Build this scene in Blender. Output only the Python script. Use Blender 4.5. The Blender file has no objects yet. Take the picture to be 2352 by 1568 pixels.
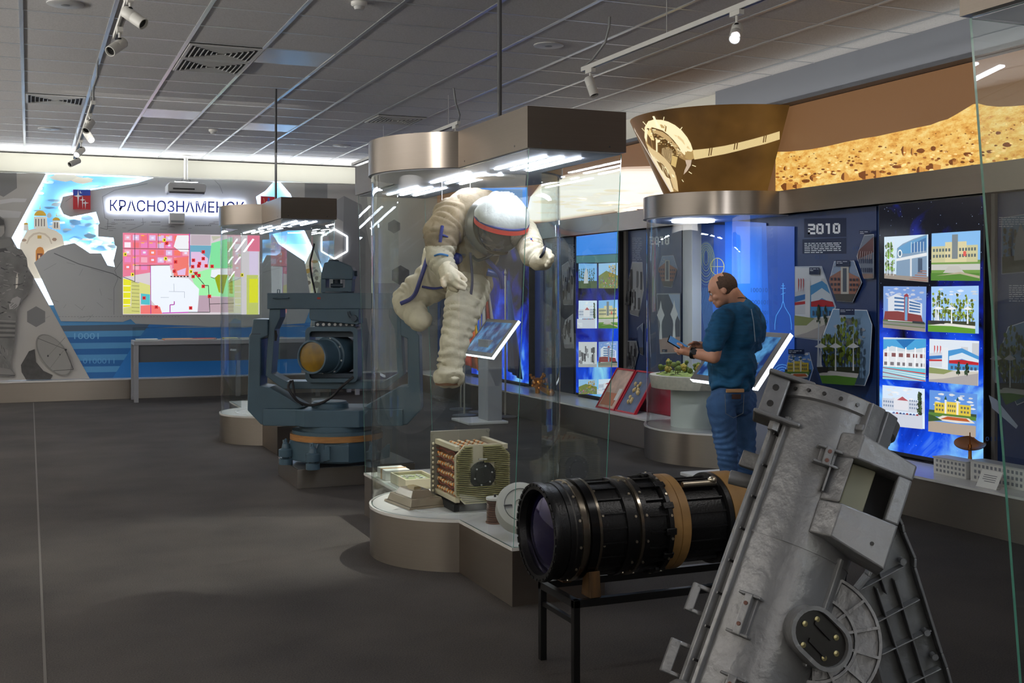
import bpy, bmesh, math, random
from mathutils import Vector, Matrix, noise
R = random.Random(7)
PI = math.pi
SC = bpy.context.scene
COL = SC.collection
# ---------------------------------------------------------------- camera, world, exposure
FPX, CPX, HYP, EYE, YAW = 2655.0, 1176.0, 670.0, 1.55, 0.396
sY, cY = math.sin(YAW), math.cos(YAW)
cam = bpy.data.cameras.new('camera'); camo = bpy.data.objects.new('camera', cam); COL.objects.link(camo)
camo.location = (0, 0, EYE); camo.rotation_euler = (PI/2, 0, -YAW)
cam.sensor_width = 36; cam.lens = 36*FPX/2352; cam.shift_y = (HYP-784)/2352
cam.clip_start = .05; cam.clip_end = 100
SC.camera = camo
w = bpy.data.worlds.new('world'); SC.world = w; w.use_nodes = True
w.node_tree.nodes['Background'].inputs[0].default_value = (.05, .055, .065, 1)
w.node_tree.nodes['Background'].inputs[1].default_value = 1
SC.view_settings.view_transform = 'Standard'; SC.view_settings.look = 'None'
SC.view_settings.exposure = 0.0; SC.view_settings.gamma = 1
SC.view_settings.use_curve_mapping = False
cy_ = SC.cycles
cy_.use_denoising = True; cy_.max_bounces = 8; cy_.diffuse_bounces = 4; cy_.glossy_bounces = 4
cy_.transmission_bounces = 6; cy_.transparent_max_bounces = 48
cy_.caustics_reflective = False; cy_.caustics_refractive = False; cy_.sample_clamp_indirect = 6

def ray(x, y):
    u = (x-CPX)/FPX
    return Vector((sY+cY*u, cY-sY*u, -(y-HYP)/FPX))
def at(x, y, X=None, Y=None, Z=None, D=None):
    d = ray(x, y)
    t = X/d.x if X is not None else Y/d.y if Y is not None else (Z-EYE)/d.z if Z is not None else D
    return Vector((0, 0, EYE))+d*t

def area_light(name, loc, size, power, rot, color=(1, 1, 1), spread=PI):
    l = bpy.data.lights.new(name, 'AREA'); l.shape = 'RECTANGLE'; l.size, l.size_y = size
    l.energy = power; l.color = color; l.spread = spread
    o = bpy.data.objects.new(name, l); COL.objects.link(o); o.location = loc; o.rotation_euler = rot
    return o
def spot_light(name, loc, target, power, angle, color=(1, 1, 1), blend=.5, r=.03):
    l = bpy.data.lights.new(name, 'SPOT'); l.energy = power; l.spot_size = math.radians(angle); l.spot_blend = blend
    l.color = color; l.shadow_soft_size = r
    o = bpy.data.objects.new(name, l); COL.objects.link(o); o.location = loc
    o.rotation_euler = (Vector(target)-Vector(loc)).to_track_quat('-Z', 'Y').to_euler()
    return o
# unseen fill lamps added to brighten the hall, rear display cove, track spots
area_light('room_fill_light', (1.0, -2.0, 3.3), (4, 2), 22, (0, 0, 0), (1, .97, .93))  # added fill behind the camera for general room brightness
area_light('rear_fill_light', (1.5, -3.8, 2.4), (6, 1.4), 85, (math.radians(100), 0, 0), (1, .95, .9))  # added unseen fill, brightens steel faces turned to the camera
area_light('left_fill_light', (-3.9, 8.5, 2.7), (.4, 17), 780, (0, math.radians(-145), 0), (1, .97, .94), math.radians(125))  # added unseen fill, aimed up from the left to lift the ceiling
area_light('cove_back_light', (2.2, 17.15, 3.12), (5.6, .1), 42, (PI, 0, 0), (.94, .97, 1))
spot_light('track_spot_light', (3.8, 6.2, 3.1), (6.0, 7.6, 1.4), 120, 70, (.95, .97, 1), .8)
spot_light('track_spot_light', (.52, 2.0, 3.05), (2.3, 6.0, .9), 110, 36, (1, .95, .88), .6, .04)
spot_light('track_spot_light', (.52, 5.0, 3.05), (5.5, 9.2, 1.0), 120, 30, (1, .96, .9), .6, .04)
area_light('soffit_fill_light', (6.07, 7.0, 3.225), (.05, 21), 16, (0, math.radians(196), 0), (1, .98, .94))  # fill added above the ledge to lighten the dark soffit and ceiling
area_light('left_row_wash_light', (1.5, 12.0, 3.45), (2.4, 2.4), 26, (math.radians(35), 0, 0), (1, .96, .9))
spot_light('track_spot_light', (3.76, 7.45, 3.05), (1.3, 7.2, 0), 620, 38, (1, .93, .84), .7)
spot_light('track_spot_light', (3.76, 5.6, 3.05), (2.35, 6.4, 1.3), 130, 30, (.9, .93, 1), .6)
spot_light('track_spot_light', (.52, 11.5, 3.0), (2.0, 9.2, 1.0), 150, 34, (1, .97, .93), .6)
spot_light('track_spot_light', (.52, 13.3, 3.0), (-.2, 17.5, 1.0), 60, 40, (1, .95, .9), .6)
spot_light('track_spot_light', (3.8, 3.0, 3.1), (2.2, 3.5, .8), 50, 50, (1, .96, .92), .8)
spot_light('track_spot_light', (3.9, 10.5, 3.0), (5.2, 12.8, .9), 120, 60, (1, .95, .9), .8)

# ---------------------------------------------------------------- materials
def lin(c):
    c = c/255 if c > 1 or isinstance(c, int) else c
    return c/12.92 if c <= .04045 else ((c+.055)/1.055)**2.4
def rgb(r, g, b): return (lin(int(r)), lin(int(g)), lin(int(b)), 1)
MATS = {}
def base_mat(name):
    m = bpy.data.materials.new(name); m.use_nodes = True; MATS[name] = m
    return m, m.node_tree.nodes, m.node_tree.links, m.node_tree.nodes['Principled BSDF']
def mat(name, col, rough=.6, metal=0, var=.0, vs=(8, 8, 8), bump=0, bs=60, spec=.5, emit=None, es=0, coat=0, alpha=None):
    m, n, l, p = base_mat(name)
    c = rgb(*col)
    p.inputs['Base Color'].default_value = c; p.inputs['Roughness'].default_value = rough
    p.inputs['Metallic'].default_value = metal; p.inputs['Specular IOR Level'].default_value = spec
    p.inputs['Coat Weight'].default_value = coat
    if emit: p.inputs['Emission Color'].default_value = rgb(*emit); p.inputs['Emission Strength'].default_value = es
    tc = None
    if var or bump:
        tc = n.new('ShaderNodeTexCoord')
    if var:
        mp = n.new('ShaderNodeMapping'); mp.inputs['Scale'].default_value = vs
        l.new(tc.outputs['Object'], mp.inputs[0])
        t = n.new('ShaderNodeTexNoise'); t.inputs['Scale'].default_value = 1; t.inputs['Detail'].default_value = 6
        l.new(mp.outputs[0], t.inputs['Vector'])
        cr = n.new('ShaderNodeValToRGB'); cr.color_ramp.elements[0].position = .3; cr.color_ramp.elements[1].position = .7
        cr.color_ramp.elements[0].color = tuple(v*(1-var) for v in c[:3])+(1,)
        cr.color_ramp.elements[1].color = tuple(min(1, v*(1+var)) for v in c[:3])+(1,)
        l.new(t.outputs['Fac'], cr.inputs[0]); l.new(cr.outputs[0], p.inputs['Base Color'])
    if bump:
        t2 = n.new('ShaderNodeTexNoise'); t2.inputs['Scale'].default_value = bs; t2.inputs['Detail'].default_value = 5
        l.new(tc.outputs['Object'], t2.inputs['Vector'])
        b = n.new('ShaderNodeBump'); b.inputs['Strength'].default_value = bump; b.inputs['Distance'].default_value = .01
        l.new(t2.outputs['Fac'], b.inputs['Height']); l.new(b.outputs[0], p.inputs['Normal'])
    return m
def attr_mat(name, emis=0.0, rough=.5, diff=1.0):
    m, n, l, p = base_mat(name)
    a = n.new('ShaderNodeAttribute'); a.attribute_name = 'col'
    p.inputs['Roughness'].default_value = rough
    if diff < 1:
        mx = n.new('ShaderNodeVectorMath'); mx.operation = 'SCALE'; mx.inputs['Scale'].default_value = diff
        l.new(a.outputs['Color'], mx.inputs[0]); l.new(mx.outputs[0], p.inputs['Base Color'])
    else: l.new(a.outputs['Color'], p.inputs['Base Color'])
    if emis:
        l.new(a.outputs['Color'], p.inputs['Emission Color']); p.inputs['Emission Strength'].default_value = emis
    return m
def emis(name, col, s):
    m = mat(name, (20, 20, 20), .5, emit=col, es=s); return m

STEEL = mat('brushed_steel', (150, 141, 132), .34, 1, .03, (1.5, 1.5, 260))
def steel_tweak():
    m = STEEL; n = m.node_tree.nodes; l = m.node_tree.links; p = n['Principled BSDF']
    tc = n.new('ShaderNodeTexCoord'); mp = n.new('ShaderNodeMapping'); mp.inputs['Scale'].default_value = (3, 3, 500)
    t = n.new('ShaderNodeTexNoise'); t.inputs['Scale'].default_value = 1; t.inputs['Detail'].default_value = 2
    b = n.new('ShaderNodeBump'); b.inputs['Strength'].default_value = .12; b.inputs['Distance'].default_value = .001
    l.new(tc.outputs['Object'], mp.inputs[0]); l.new(mp.outputs[0], t.inputs['Vector']); l.new(t.outputs['Fac'], b.inputs['Height']); l.new(b.outputs[0], p.inputs['Normal'])
def steel_aniso():
    n = STEEL.node_tree.nodes; l = STEEL.node_tree.links; p = n['Principled BSDF']
    g = n.new('ShaderNodeNewGeometry'); c = n.new('ShaderNodeVectorMath'); c.operation = 'CROSS_PRODUCT'; c.inputs[0].default_value = (0, 0, 1)
    l.new(g.outputs['Normal'], c.inputs[1]); l.new(c.outputs[0], p.inputs['Tangent']); p.inputs['Anisotropic'].default_value = .8; p.inputs['Anisotropic Rotation'].default_value = .25
steel_tweak(); steel_aniso()
WHITE = mat('white_paint', (225, 224, 218), .45)
WALLW = mat('wall_paint', (205, 203, 192), .7, bump=.05)
TOPW = mat('plinth_top_white', (205, 204, 200), .25, var=.04)
GREYP = mat('grey_panel', (128, 130, 130), .4, var=.12, vs=(2, 2, 2))
GREYD = mat('dark_grey_panel', (84, 86, 90), .45)
BLACK = mat('black_satin', (14, 14, 15), .35)
BLACKM = mat('black_matt', (9, 9, 9), .8)
PLAST = mat('light_grey_plastic', (190, 190, 188), .4)
LED = emis('led_white', (232, 238, 255), 66)
LEDS = emis('led_strip', (240, 246, 255), 70)
LEDM = emis('led_frame', (225, 240, 250), 1.6)
PRINT = attr_mat('printed_picture', 0, .45)
PRINTG = attr_mat('printed_gloss', .0, .3)
PRINTG.node_tree.nodes['Principled BSDF'].inputs['Specular IOR Level'].default_value = .22
BACKLIT = attr_mat('backlit_picture', .26, .45)
MURAL = attr_mat('lightbox_mural', .95, .5, .5)
SCREEN = attr_mat('screen_picture', 1.0, .25, .03)

def glass_mat(name, tint):
    m, n, l, p = base_mat(name); n.remove(p)
    out = n['Material Output']
    tr = n.new('ShaderNodeBsdfTransparent'); tr.inputs[0].default_value = tint
    gl = n.new('ShaderNodeBsdfGlossy'); gl.inputs['Roughness'].default_value = 0.0
    fr = n.new('ShaderNodeFresnel'); fr.inputs['IOR'].default_value = 1.5
    mx = n.new('ShaderNodeMixShader')
    geo = n.new('ShaderNodeNewGeometry')
    inv = n.new('ShaderNodeMath'); inv.operation = 'SUBTRACT'; inv.inputs[0].default_value = 1
    l.new(geo.outputs['Backfacing'], inv.inputs[1])
    mu = n.new('ShaderNodeMath'); mu.operation = 'MULTIPLY'; l.new(fr.outputs[0], mu.inputs[0]); l.new(inv.outputs[0], mu.inputs[1])
    l.new(mu.outputs[0], mx.inputs[0]); l.new(tr.outputs[0], mx.inputs[1]); l.new(gl.outputs[0], mx.inputs[2]); l.new(mx.outputs[0], out.inputs[0])
    return m
GLASS = glass_mat('clear_glass', (.965, .985, .98, 1))
GEDGE = mat('glass_edge', (78, 140, 126), .15, emit=None)
ACRYL = glass_mat('clear_acrylic', (.98, .98, .98, 1))

def floor_mat():
    m, n, l, p = base_mat('dark_carpet')
    tc = n.new('ShaderNodeTexCoord')
    t = n.new('ShaderNodeTexNoise'); t.inputs['Scale'].default_value = 140; t.inputs['Detail'].default_value = 4
    t2 = n.new('ShaderNodeTexNoise'); t2.inputs['Scale'].default_value = 1.3; t2.inputs['Detail'].default_value = 5
    l.new(tc.outputs['Object'], t.inputs['Vector']); l.new(tc.outputs['Object'], t2.inputs['Vector'])
    ad = n.new('ShaderNodeMath'); ad.operation = 'MULTIPLY_ADD'; ad.inputs[1].default_value = .55
    l.new(t.outputs['Fac'], ad.inputs[0]); 
    m2 = n.new('ShaderNodeMath'); m2.operation = 'MULTIPLY'; m2.inputs[1].default_value = .45; l.new(t2.outputs['Fac'], m2.inputs[0]); l.new(m2.outputs[0], ad.inputs[2])
    cr = n.new('ShaderNodeValToRGB'); cr.color_ramp.elements[0].position = .3; cr.color_ramp.elements[1].position = .75
    cr.color_ramp.elements[0].color = rgb(40, 38, 38); cr.color_ramp.elements[1].color = rgb(84, 79, 74)
    l.new(ad.outputs[0], cr.inputs[0]); l.new(cr.outputs[0], p.inputs['Base Color']); p.inputs['Roughness'].default_value = .9
    p.inputs['Specular IOR Level'].default_value = .2
    b = n.new('ShaderNodeBump'); b.inputs['Strength'].default_value = .5; b.inputs['Distance'].default_value = .004
    l.new(t.outputs['Fac'], b.inputs['Height']); l.new(b.outputs[0], p.inputs['Normal'])
    return m
def ceil_mat():
    m, n, l, p = base_mat('ceiling_tile')
    tc = n.new('ShaderNodeTexCoord')
    t = n.new('ShaderNodeTexNoise'); t.inputs['Scale'].default_value = 90; t.inputs['Detail'].default_value = 4
    l.new(tc.outputs['Object'], t.inputs['Vector'])
    cr = n.new('ShaderNodeValToRGB'); cr.color_ramp.elements[0].position = .3; cr.color_ramp.elements[1].position = .7
    cr.color_ramp.elements[0].color = rgb(196, 194, 192); cr.color_ramp.elements[1].color = rgb(216, 214, 212)
    l.new(t.outputs['Fac'], cr.inputs[0]); l.new(cr.outputs[0], p.inputs['Base Color']); p.inputs['Roughness'].default_value = .8
    return m
def nebula_mat():
    m, n, l, p = base_mat('nebula_screen')
    tc = n.new('ShaderNodeTexCoord')
    t = n.new('ShaderNodeTexNoise'); t.inputs['Scale'].default_value = 2.2; t.inputs['Detail'].default_value = 9; t.inputs['Distortion'].default_value = .8
    l.new(tc.outputs['Object'], t.inputs['Vector'])
    sp = n.new('ShaderNodeSeparateXYZ'); l.new(tc.outputs['Object'], sp.inputs[0])
    mr = n.new('ShaderNodeMapRange'); mr.inputs[1].default_value = 2.25; mr.inputs[2].default_value = .6; mr.inputs[3].default_value = -.28; mr.inputs[4].default_value = .12
    l.new(sp.outputs['Z'], mr.inputs[0])
    ad = n.new('ShaderNodeMath'); ad.operation = 'ADD'; l.new(t.outputs['Fac'], ad.inputs[0]); l.new(mr.outputs[0], ad.inputs[1])
    cr = n.new('ShaderNodeValToRGB'); e = cr.color_ramp.elements
    e[0].position = .3; e[0].color = rgb(4, 6, 22); e[1].position = .8; e[1].color = rgb(150, 225, 255)
    a = e.new(.45); a.color = rgb(8, 30, 150); b = e.new(.6); b.color = rgb(20, 80, 235)
    l.new(ad.outputs[0], cr.inputs[0])
    v = n.new('ShaderNodeTexVoronoi'); v.inputs['Scale'].default_value = 34; l.new(tc.outputs['Object'], v.inputs['Vector'])
    st = n.new('ShaderNodeMapRange'); st.inputs[1].default_value = .16; st.inputs[2].default_value = .05; st.inputs[3].default_value = 0; st.inputs[4].default_value = .8
    l.new(v.outputs['Distance'], st.inputs[0])
    sw = n.new('ShaderNodeSeparateColor'); l.new(v.outputs['Color'], sw.inputs[0])
    gt = n.new('ShaderNodeMath'); gt.operation = 'GREATER_THAN'; gt.inputs[1].default_value = .45; l.new(sw.outputs[0], gt.inputs[0])
    mu = n.new('ShaderNodeMath'); mu.operation = 'MULTIPLY'; l.new(st.outputs[0], mu.inputs[0]); l.new(gt.outputs[0], mu.inputs[1])
    mx = n.new('ShaderNodeMix'); mx.data_type = 'RGBA'; l.new(mu.outputs[0], mx.inputs[0]); l.new(cr.outputs[0], mx.inputs[6]); mx.inputs[7].default_value = rgb(190, 215, 255)
    p.inputs['Base Color'].default_value = rgb(8, 8, 12); p.inputs['Roughness'].default_value = .15; p.inputs['Specular IOR Level'].default_value = .15
    l.new(mx.outputs[2], p.inputs['Emission Color']); p.inputs['Emission Strength'].default_value = 1
    return m
def mars_mat():
    m, n, l, p = base_mat('mars_ground')
    tc = n.new('ShaderNodeTexCoord'); mp = n.new('ShaderNodeMapping'); mp.inputs['Scale'].default_value = (1, 1, 2.6)
    l.new(tc.outputs['Object'], mp.inputs[0])
    t = n.new('ShaderNodeTexNoise'); t.inputs['Scale'].default_value = 9; t.inputs['Detail'].default_value = 10; t.inputs['Roughness'].default_value = .72
    l.new(mp.outputs[0], t.inputs['Vector'])
    cr = n.new('ShaderNodeValToRGB'); e = cr.color_ramp.elements
    e[0].position = .3; e[0].color = rgb(186, 118, 42); e[1].position = .66; e[1].color = rgb(255, 228, 150)
    a = e.new(.41); a.color = rgb(230, 164, 72); b = e.new(.52); b.color = rgb(248, 200, 106)
    l.new(t.outputs['Fac'], cr.inputs[0])
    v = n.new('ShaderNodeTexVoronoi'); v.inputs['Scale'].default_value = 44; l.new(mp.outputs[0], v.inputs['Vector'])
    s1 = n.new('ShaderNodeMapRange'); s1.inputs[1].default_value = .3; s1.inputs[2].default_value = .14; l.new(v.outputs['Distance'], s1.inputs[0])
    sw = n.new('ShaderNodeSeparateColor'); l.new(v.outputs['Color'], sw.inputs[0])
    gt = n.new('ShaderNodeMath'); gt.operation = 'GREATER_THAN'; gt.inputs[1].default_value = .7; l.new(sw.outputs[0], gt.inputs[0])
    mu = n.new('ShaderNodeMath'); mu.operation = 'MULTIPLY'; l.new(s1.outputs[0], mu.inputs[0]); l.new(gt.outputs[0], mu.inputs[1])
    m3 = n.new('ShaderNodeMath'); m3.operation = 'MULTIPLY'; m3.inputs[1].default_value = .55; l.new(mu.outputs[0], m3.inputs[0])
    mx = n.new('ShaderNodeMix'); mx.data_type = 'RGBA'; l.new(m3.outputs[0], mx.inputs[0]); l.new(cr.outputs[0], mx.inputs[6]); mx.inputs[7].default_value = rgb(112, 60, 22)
    p.inputs['Roughness'].default_value = .5; p.inputs['Base Color'].default_value = rgb(60, 40, 20)
    l.new(mx.outputs[2], p.inputs['Emission Color']); p.inputs['Emission Strength'].default_value = .92
    return m
FLOOR = floor_mat(); CEIL = ceil_mat(); NEB = nebula_mat(); MARS = mars_mat()

# ---------------------------------------------------------------- mesh builder
def yawm(a): return Matrix.Rotation(a, 4, 'Z')
class MB:
    def __init__(s): s.bm = bmesh.new()
    def _add(s, verts, faces, M=None, mi=0):
        vs = [s.bm.verts.new(M @ Vector(v) if M else Vector(v)) for v in verts]
        for f in faces:
            try: s.bm.faces.new([vs[i] for i in f]).material_index = mi
            except ValueError: pass
        return s
    def box(s, x0, x1, y0, y1, z0, z1, M=None, mi=0):
        v = [(x, y, z) for x in (x0, x1) for y in (y0, y1) for z in (z0, z1)]
        return s._add(v, [(0, 1, 3, 2), (4, 6, 7, 5), (0, 4, 5, 1), (2, 3, 7, 6), (0, 2, 6, 4), (1, 5, 7, 3)], M, mi)
    def cyl(s, p0, p1, r0, r1=None, seg=24, M=None, mi=0, cap=True):
        r1 = r0 if r1 is None else r1
        p0, p1 = Vector(p0), Vector(p1); ax = (p1-p0).normalized()
        u = ax.orthogonal().normalized(); v = ax.cross(u)
        vs = []
        for p, r in ((p0, r0), (p1, r1)):
            for i in range(seg):
                a = 2*PI*i/seg; vs.append(p+u*math.cos(a)*r+v*math.sin(a)*r)
        f = [(i, (i+1) % seg, seg+(i+1) % seg, seg+i) for i in range(seg)]
        if cap: f += [tuple(range(seg-1, -1, -1)), tuple(range(seg, 2*seg))]
        return s._add(vs, f, M, mi)
    def lathe(s, prof, p0, ax, seg=48, M=None, mi=0, mis=None):
        p0 = Vector(p0); ax = Vector(ax).normalized(); u = ax.orthogonal().normalized(); v = ax.cross(u)
        n = len(prof); vs = []
        for (h, r) in prof:
            for i in range(seg):
                a = 2*PI*i/seg; vs.append(p0+ax*h+(u*math.cos(a)+v*math.sin(a))*max(r, 1e-4))
        base = len(s.bm.verts)
        for k in range(n-1):
            pass
        V = [s.bm.verts.new(M @ q if M else q) for q in vs]
        for k in range(n-1):
            for i in range(seg):
                j = (i+1) % seg
                f = s.bm.faces.new((V[k*seg+i], V[k*seg+j], V[(k+1)*seg+j], V[(k+1)*seg+i])); f.material_index = mis[k] if mis else mi
        return s
    def prism(s, pts, a0, a1, axis='z', M=None, mi=0):
        def mk(p, h):
            return (p[0], p[1], h) if axis == 'z' else (p[0], h, p[1]) if axis == 'y' else (h, p[0], p[1])
        n = len(pts); vs = [mk(p, a0) for p in pts]+[mk(p, a1) for p in pts]
        f = [(i, (i+1) % n, n+(i+1) % n, n+i) for i in range(n)]+[tuple(range(n-1, -1, -1)), tuple(range(n, 2*n))]
        return s._add(vs, f, M, mi)
    def loft(s, rings, closed=True, caps=True, mi=0, M=None):
        n = len(rings[0]); V = [[s.bm.verts.new(M @ Vector(p) if M else Vector(p)) for p in r] for r in rings]
        for k in range(len(V)-1):
            for i in range(n if closed else n-1):
                j = (i+1) % n; s.bm.faces.new((V[k][i], V[k][j], V[k+1][j], V[k+1][i])).material_index = mi
        if caps and closed:
            s.bm.faces.new(V[0][::-1]).material_index = mi; s.bm.faces.new(V[-1]).material_index = mi
        return s
    def tube(s, path, r, seg=8, M=None, mi=0, closed=False):
        P = [Vector(p) for p in path]; rings = []; u = None
        for i, p in enumerate(P):
            t = (P[min(i+1, len(P)-1)]-P[max(i-1, 0)]).normalized()
            u = t.orthogonal().normalized() if u is None else (u-t*u.dot(t)).normalized()
            v = t.cross(u); rr = r[i] if isinstance(r, (list, tuple)) else r
            rings.append([p+u*math.cos(2*PI*k/seg)*rr+v*math.sin(2*PI*k/seg)*rr for k in range(seg)])
        return s.loft(rings, mi=mi, M=M)
    def ell(s, c, r, M=None, seg=20, rings=12, mi=0, Rm=None):
        c = Vector(c); r = Vector((r, r, r)) if isinstance(r, (int, float)) else Vector(r)
        vs = []
        for i in range(1, rings):
            th = PI*i/rings
            for k in range(seg):
                a = 2*PI*k/seg; q = Vector((r.x*math.sin(th)*math.cos(a), r.y*math.sin(th)*math.sin(a), r.z*math.cos(th)))
                vs.append(c+(Rm @ q if Rm else q))
        n = len(vs); tp = Vector((0, 0, r.z)); vs.append(c+(Rm @ tp if Rm else tp)); vs.append(c-(Rm @ tp if Rm else tp))
        f = [(i*seg+k, (i+1)*seg+k, (i+1)*seg+(k+1) % seg, i*seg+(k+1) % seg) for i in range(rings-2) for k in range(seg)]
        f += [(n, k, (k+1) % seg) for k in range(seg)]+[(n+1, (rings-2)*seg+(k+1) % seg, (rings-2)*seg+k) for k in range(seg)]
        return s._add(vs, f, M, mi)
    def build(s, name, mats, parent=None, smooth=35, bevel=0, recalc=True):
        if recalc: bmesh.ops.recalc_face_normals(s.bm, faces=s.bm.faces)
        me = bpy.data.meshes.new(name); s.bm.to_mesh(me); s.bm.free()
        return link(name, me, mats, parent, smooth, bevel)
def link(name, me, mats, parent=None, smooth=35, bevel=0):
    for m in (mats if isinstance(mats, (list, tuple)) else [mats]): me.materials.append(m)
    if smooth:
        me.shade_smooth(); me.set_sharp_from_angle(angle=math.radians(smooth))
    o = bpy.data.objects.new(name, me); COL.objects.link(o)
    if parent:
        o.parent = parent
        if parent.type == 'EMPTY': o.matrix_parent_inverse = WM(parent).inverted()
    if bevel:
        b = o.modifiers.new('bevel', 'BEVEL'); b.width = bevel; b.segments = 2; b.limit_method = 'ANGLE'; b.angle_limit = .6
    return o
def WM(o): return Matrix.Translation(o.location) @ o.rotation_euler.to_matrix().to_4x4()
def thing(name, label, cat, loc=(0, 0, 0), group=None):
    o = bpy.data.objects.new(name, None); COL.objects.link(o); o.location = loc; o.empty_display_size = .1
    return tag(o, label, cat, group)
def tag(o, label, cat, group=None, kind=None):
    o['label'] = label; o['category'] = cat
    if group: o['group'] = group
    if kind: o['kind'] = kind
    return o
def struct(o): o['kind'] = 'structure'; return o
def dup(root, delta, label, name=None):
    r = root.copy(); COL.objects.link(r); r.location = root.location+Vector(delta); r['label'] = label
    def rec(src, dst):
        for ch in list(src.children):
            if ch.name.split('.')[0] in SKIP: continue
            c = ch.copy(); COL.objects.link(c); inv = ch.matrix_parent_inverse.copy(); c.parent = dst; c.matrix_parent_inverse = inv; rec(ch, c)
    rec(root, r); return r
SKIP = set()
# ---------------------------------------------------------------- pictures made of flat coloured shapes on one real plane
_tc = {}
def text_polys(s, off=0):
    if (s, off) in _tc: return _tc[(s, off)]
    cu = bpy.data.curves.new('t', 'FONT'); cu.body = s; cu.resolution_u = 3; cu.offset = off
    o = bpy.data.objects.new('t', cu); COL.objects.link(o)
    dg = bpy.context.evaluated_depsgraph_get(); me = bpy.data.meshes.new_from_object(o.evaluated_get(dg))
    ps = [[(me.vertices[i].co.x, me.vertices[i].co.y) for i in p.vertices] for p in me.polygons]
    bpy.data.objects.remove(o); bpy.data.curves.remove(cu); bpy.data.meshes.remove(me)
    xs = [p[0] for q in ps for p in q]; ys = [p[1] for q in ps for p in q]
    x0, x1, y0, y1 = min(xs), max(xs), min(ys), max(ys)
    _tc[(s, off)] = [[((a-x0)/(x1-x0), (b-y0)/(y1-y0)) for a, b in q] for q in ps]
    return _tc[(s, off)]
def text_solid(name, s, off, mapf, y0, dy, m, parent):
    cu = bpy.data.curves.new('t', 'FONT'); cu.body = s; cu.resolution_u = 4; cu.offset = off; cu.extrude = .5
    o = bpy.data.objects.new('t', cu); COL.objects.link(o)
    me = bpy.data.meshes.new_from_object(o.evaluated_get(bpy.context.evaluated_depsgraph_get()))
    bpy.data.objects.remove(o); bpy.data.curves.remove(cu)
    xs = [v.co.x for v in me.vertices]; ys = [v.co.y for v in me.vertices]; zs = [v.co.z for v in me.vertices]
    x0, x1, a0, a1, z0, z1 = min(xs), max(xs), min(ys), max(ys), min(zs), max(zs)
    for v in me.vertices:
        p = mapf((v.co.x-x0)/(x1-x0), (v.co.y-a0)/(a1-a0)); k = (z1-v.co.z)/(z1-z0); v.co = (p.x, y0+dy*k, p.z)
    me.name = name; me.materials.clear()
    return link(name, me, m, parent, 0)
def Q(q):
    a, b, c, d = q      # tl, tr, br, bl
    def f(u, v):        # v: 0 bottom, 1 top
        t = (a[0]+(b[0]-a[0])*u, a[1]+(b[1]-a[1])*u); e = (d[0]+(c[0]-d[0])*u, d[1]+(c[1]-d[1])*u)
        return (e[0]+(t[0]-e[0])*v, e[1]+(t[1]-e[1])*v)
    return f
def text_items(s, quad, col):
    f = Q(quad); return [([f(*p) for p in q], col, 1) for q in text_polys(s)]
def R4(x0, y0, x1, y1): return [(x0, y0), (x1, y0), (x1, y1), (x0, y1)]
def pic(name, mapper, items, m, parent=None, step=.0006, nrm=(-1, 0, 0), cut=None, smooth=0):
    bm = bmesh.new(); cl = bm.loops.layers.float_color.new('col'); lay = 0; nv = Vector(nrm)
    for it in items:
        pts, col = it[0], it[1]
        if len(it) < 3: lay += 1
        elif it[2] == 0: lay = max(lay, 1)
        L = lay+it[2] if len(it) > 2 and it[2] else lay
        if cut:
            b2 = bmesh.new(); b2.faces.new([b2.verts.new((p[0], p[1], 0)) for p in pts])
            xs = [p[0] for p in pts]; x = math.floor(min(xs)/cut)*cut+cut
            while x < max(xs):
                bmesh.ops.bisect_plane(b2, geom=b2.verts[:]+b2.edges[:]+b2.faces[:], plane_co=(x, 0, 0), plane_no=(1, 0, 0)); x += cut
            polys = [[(v.co.x, v.co.y) for v in f.verts] for f in b2.faces]; b2.free()
        else: polys = [pts]
        for pp in polys:
            try: f = bm.faces.new([bm.verts.new(mapper(*p)+nv*step*L) for p in pp])
            except ValueError: continue
            for lp in f.loops: lp[cl] = rgb(*col)
    for f in bm.faces:
        f.normal_update()
        if f.normal.dot(nv) < 0: f.normal_flip()
    me = bpy.data.meshes.new(name); bm.to_mesh(me); bm.free()
    return link(name, me, m, parent, smooth)
def onX(X): return lambda x, y: at(x, y, X=X)
def onY(Y): return lambda x, y: at(x, y, Y=Y)
def mixc(a, b, t): return tuple(int(a[i]+(b[i]-a[i])*t) for i in range(3))
def sc(c, k): return tuple(max(0, min(255, int(v*k))) for v in c)
def blobp(cx, cy, rx, ry, n=9, jit=.25, rnd=R):
    return [(cx+rx*math.cos(2*PI*i/n)*(1+rnd.uniform(-jit, jit)), cy+ry*math.sin(2*PI*i/n)*(1+rnd.uniform(-jit, jit))) for i in range(n)]
def clipc(poly, region):
    """clip convex-ish poly by convex region (Sutherland-Hodgman)"""
    A = sum(region[i][0]*region[(i+1) % len(region)][1]-region[(i+1) % len(region)][0]*region[i][1] for i in range(len(region)))
    sg = 1 if A > 0 else -1; out = poly
    for i in range(len(region)):
        a, b = region[i], region[(i+1) % len(region)]; inp = out; out = []
        ins = lambda p: sg*((b[0]-a[0])*(p[1]-a[1])-(b[1]-a[1])*(p[0]-a[0])) >= -1e-9
        for k in range(len(inp)):
            p, q = inp[k], inp[(k+1) % len(inp)]
            if ins(p) != ins(q):
                d1 = (b[0]-a[0])*(p[1]-a[1])-(b[1]-a[1])*(p[0]-a[0]); d2 = (b[0]-a[0])*(q[1]-a[1])-(b[1]-a[1])*(q[0]-a[0]); t = d1/(d1-d2)
                X = (p[0]+(q[0]-p[0])*t, p[1]+(q[1]-p[1])*t)
                out.append(X)
            if ins(q): out.append(q)
        if len(out) < 3: return None
    return out
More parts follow.
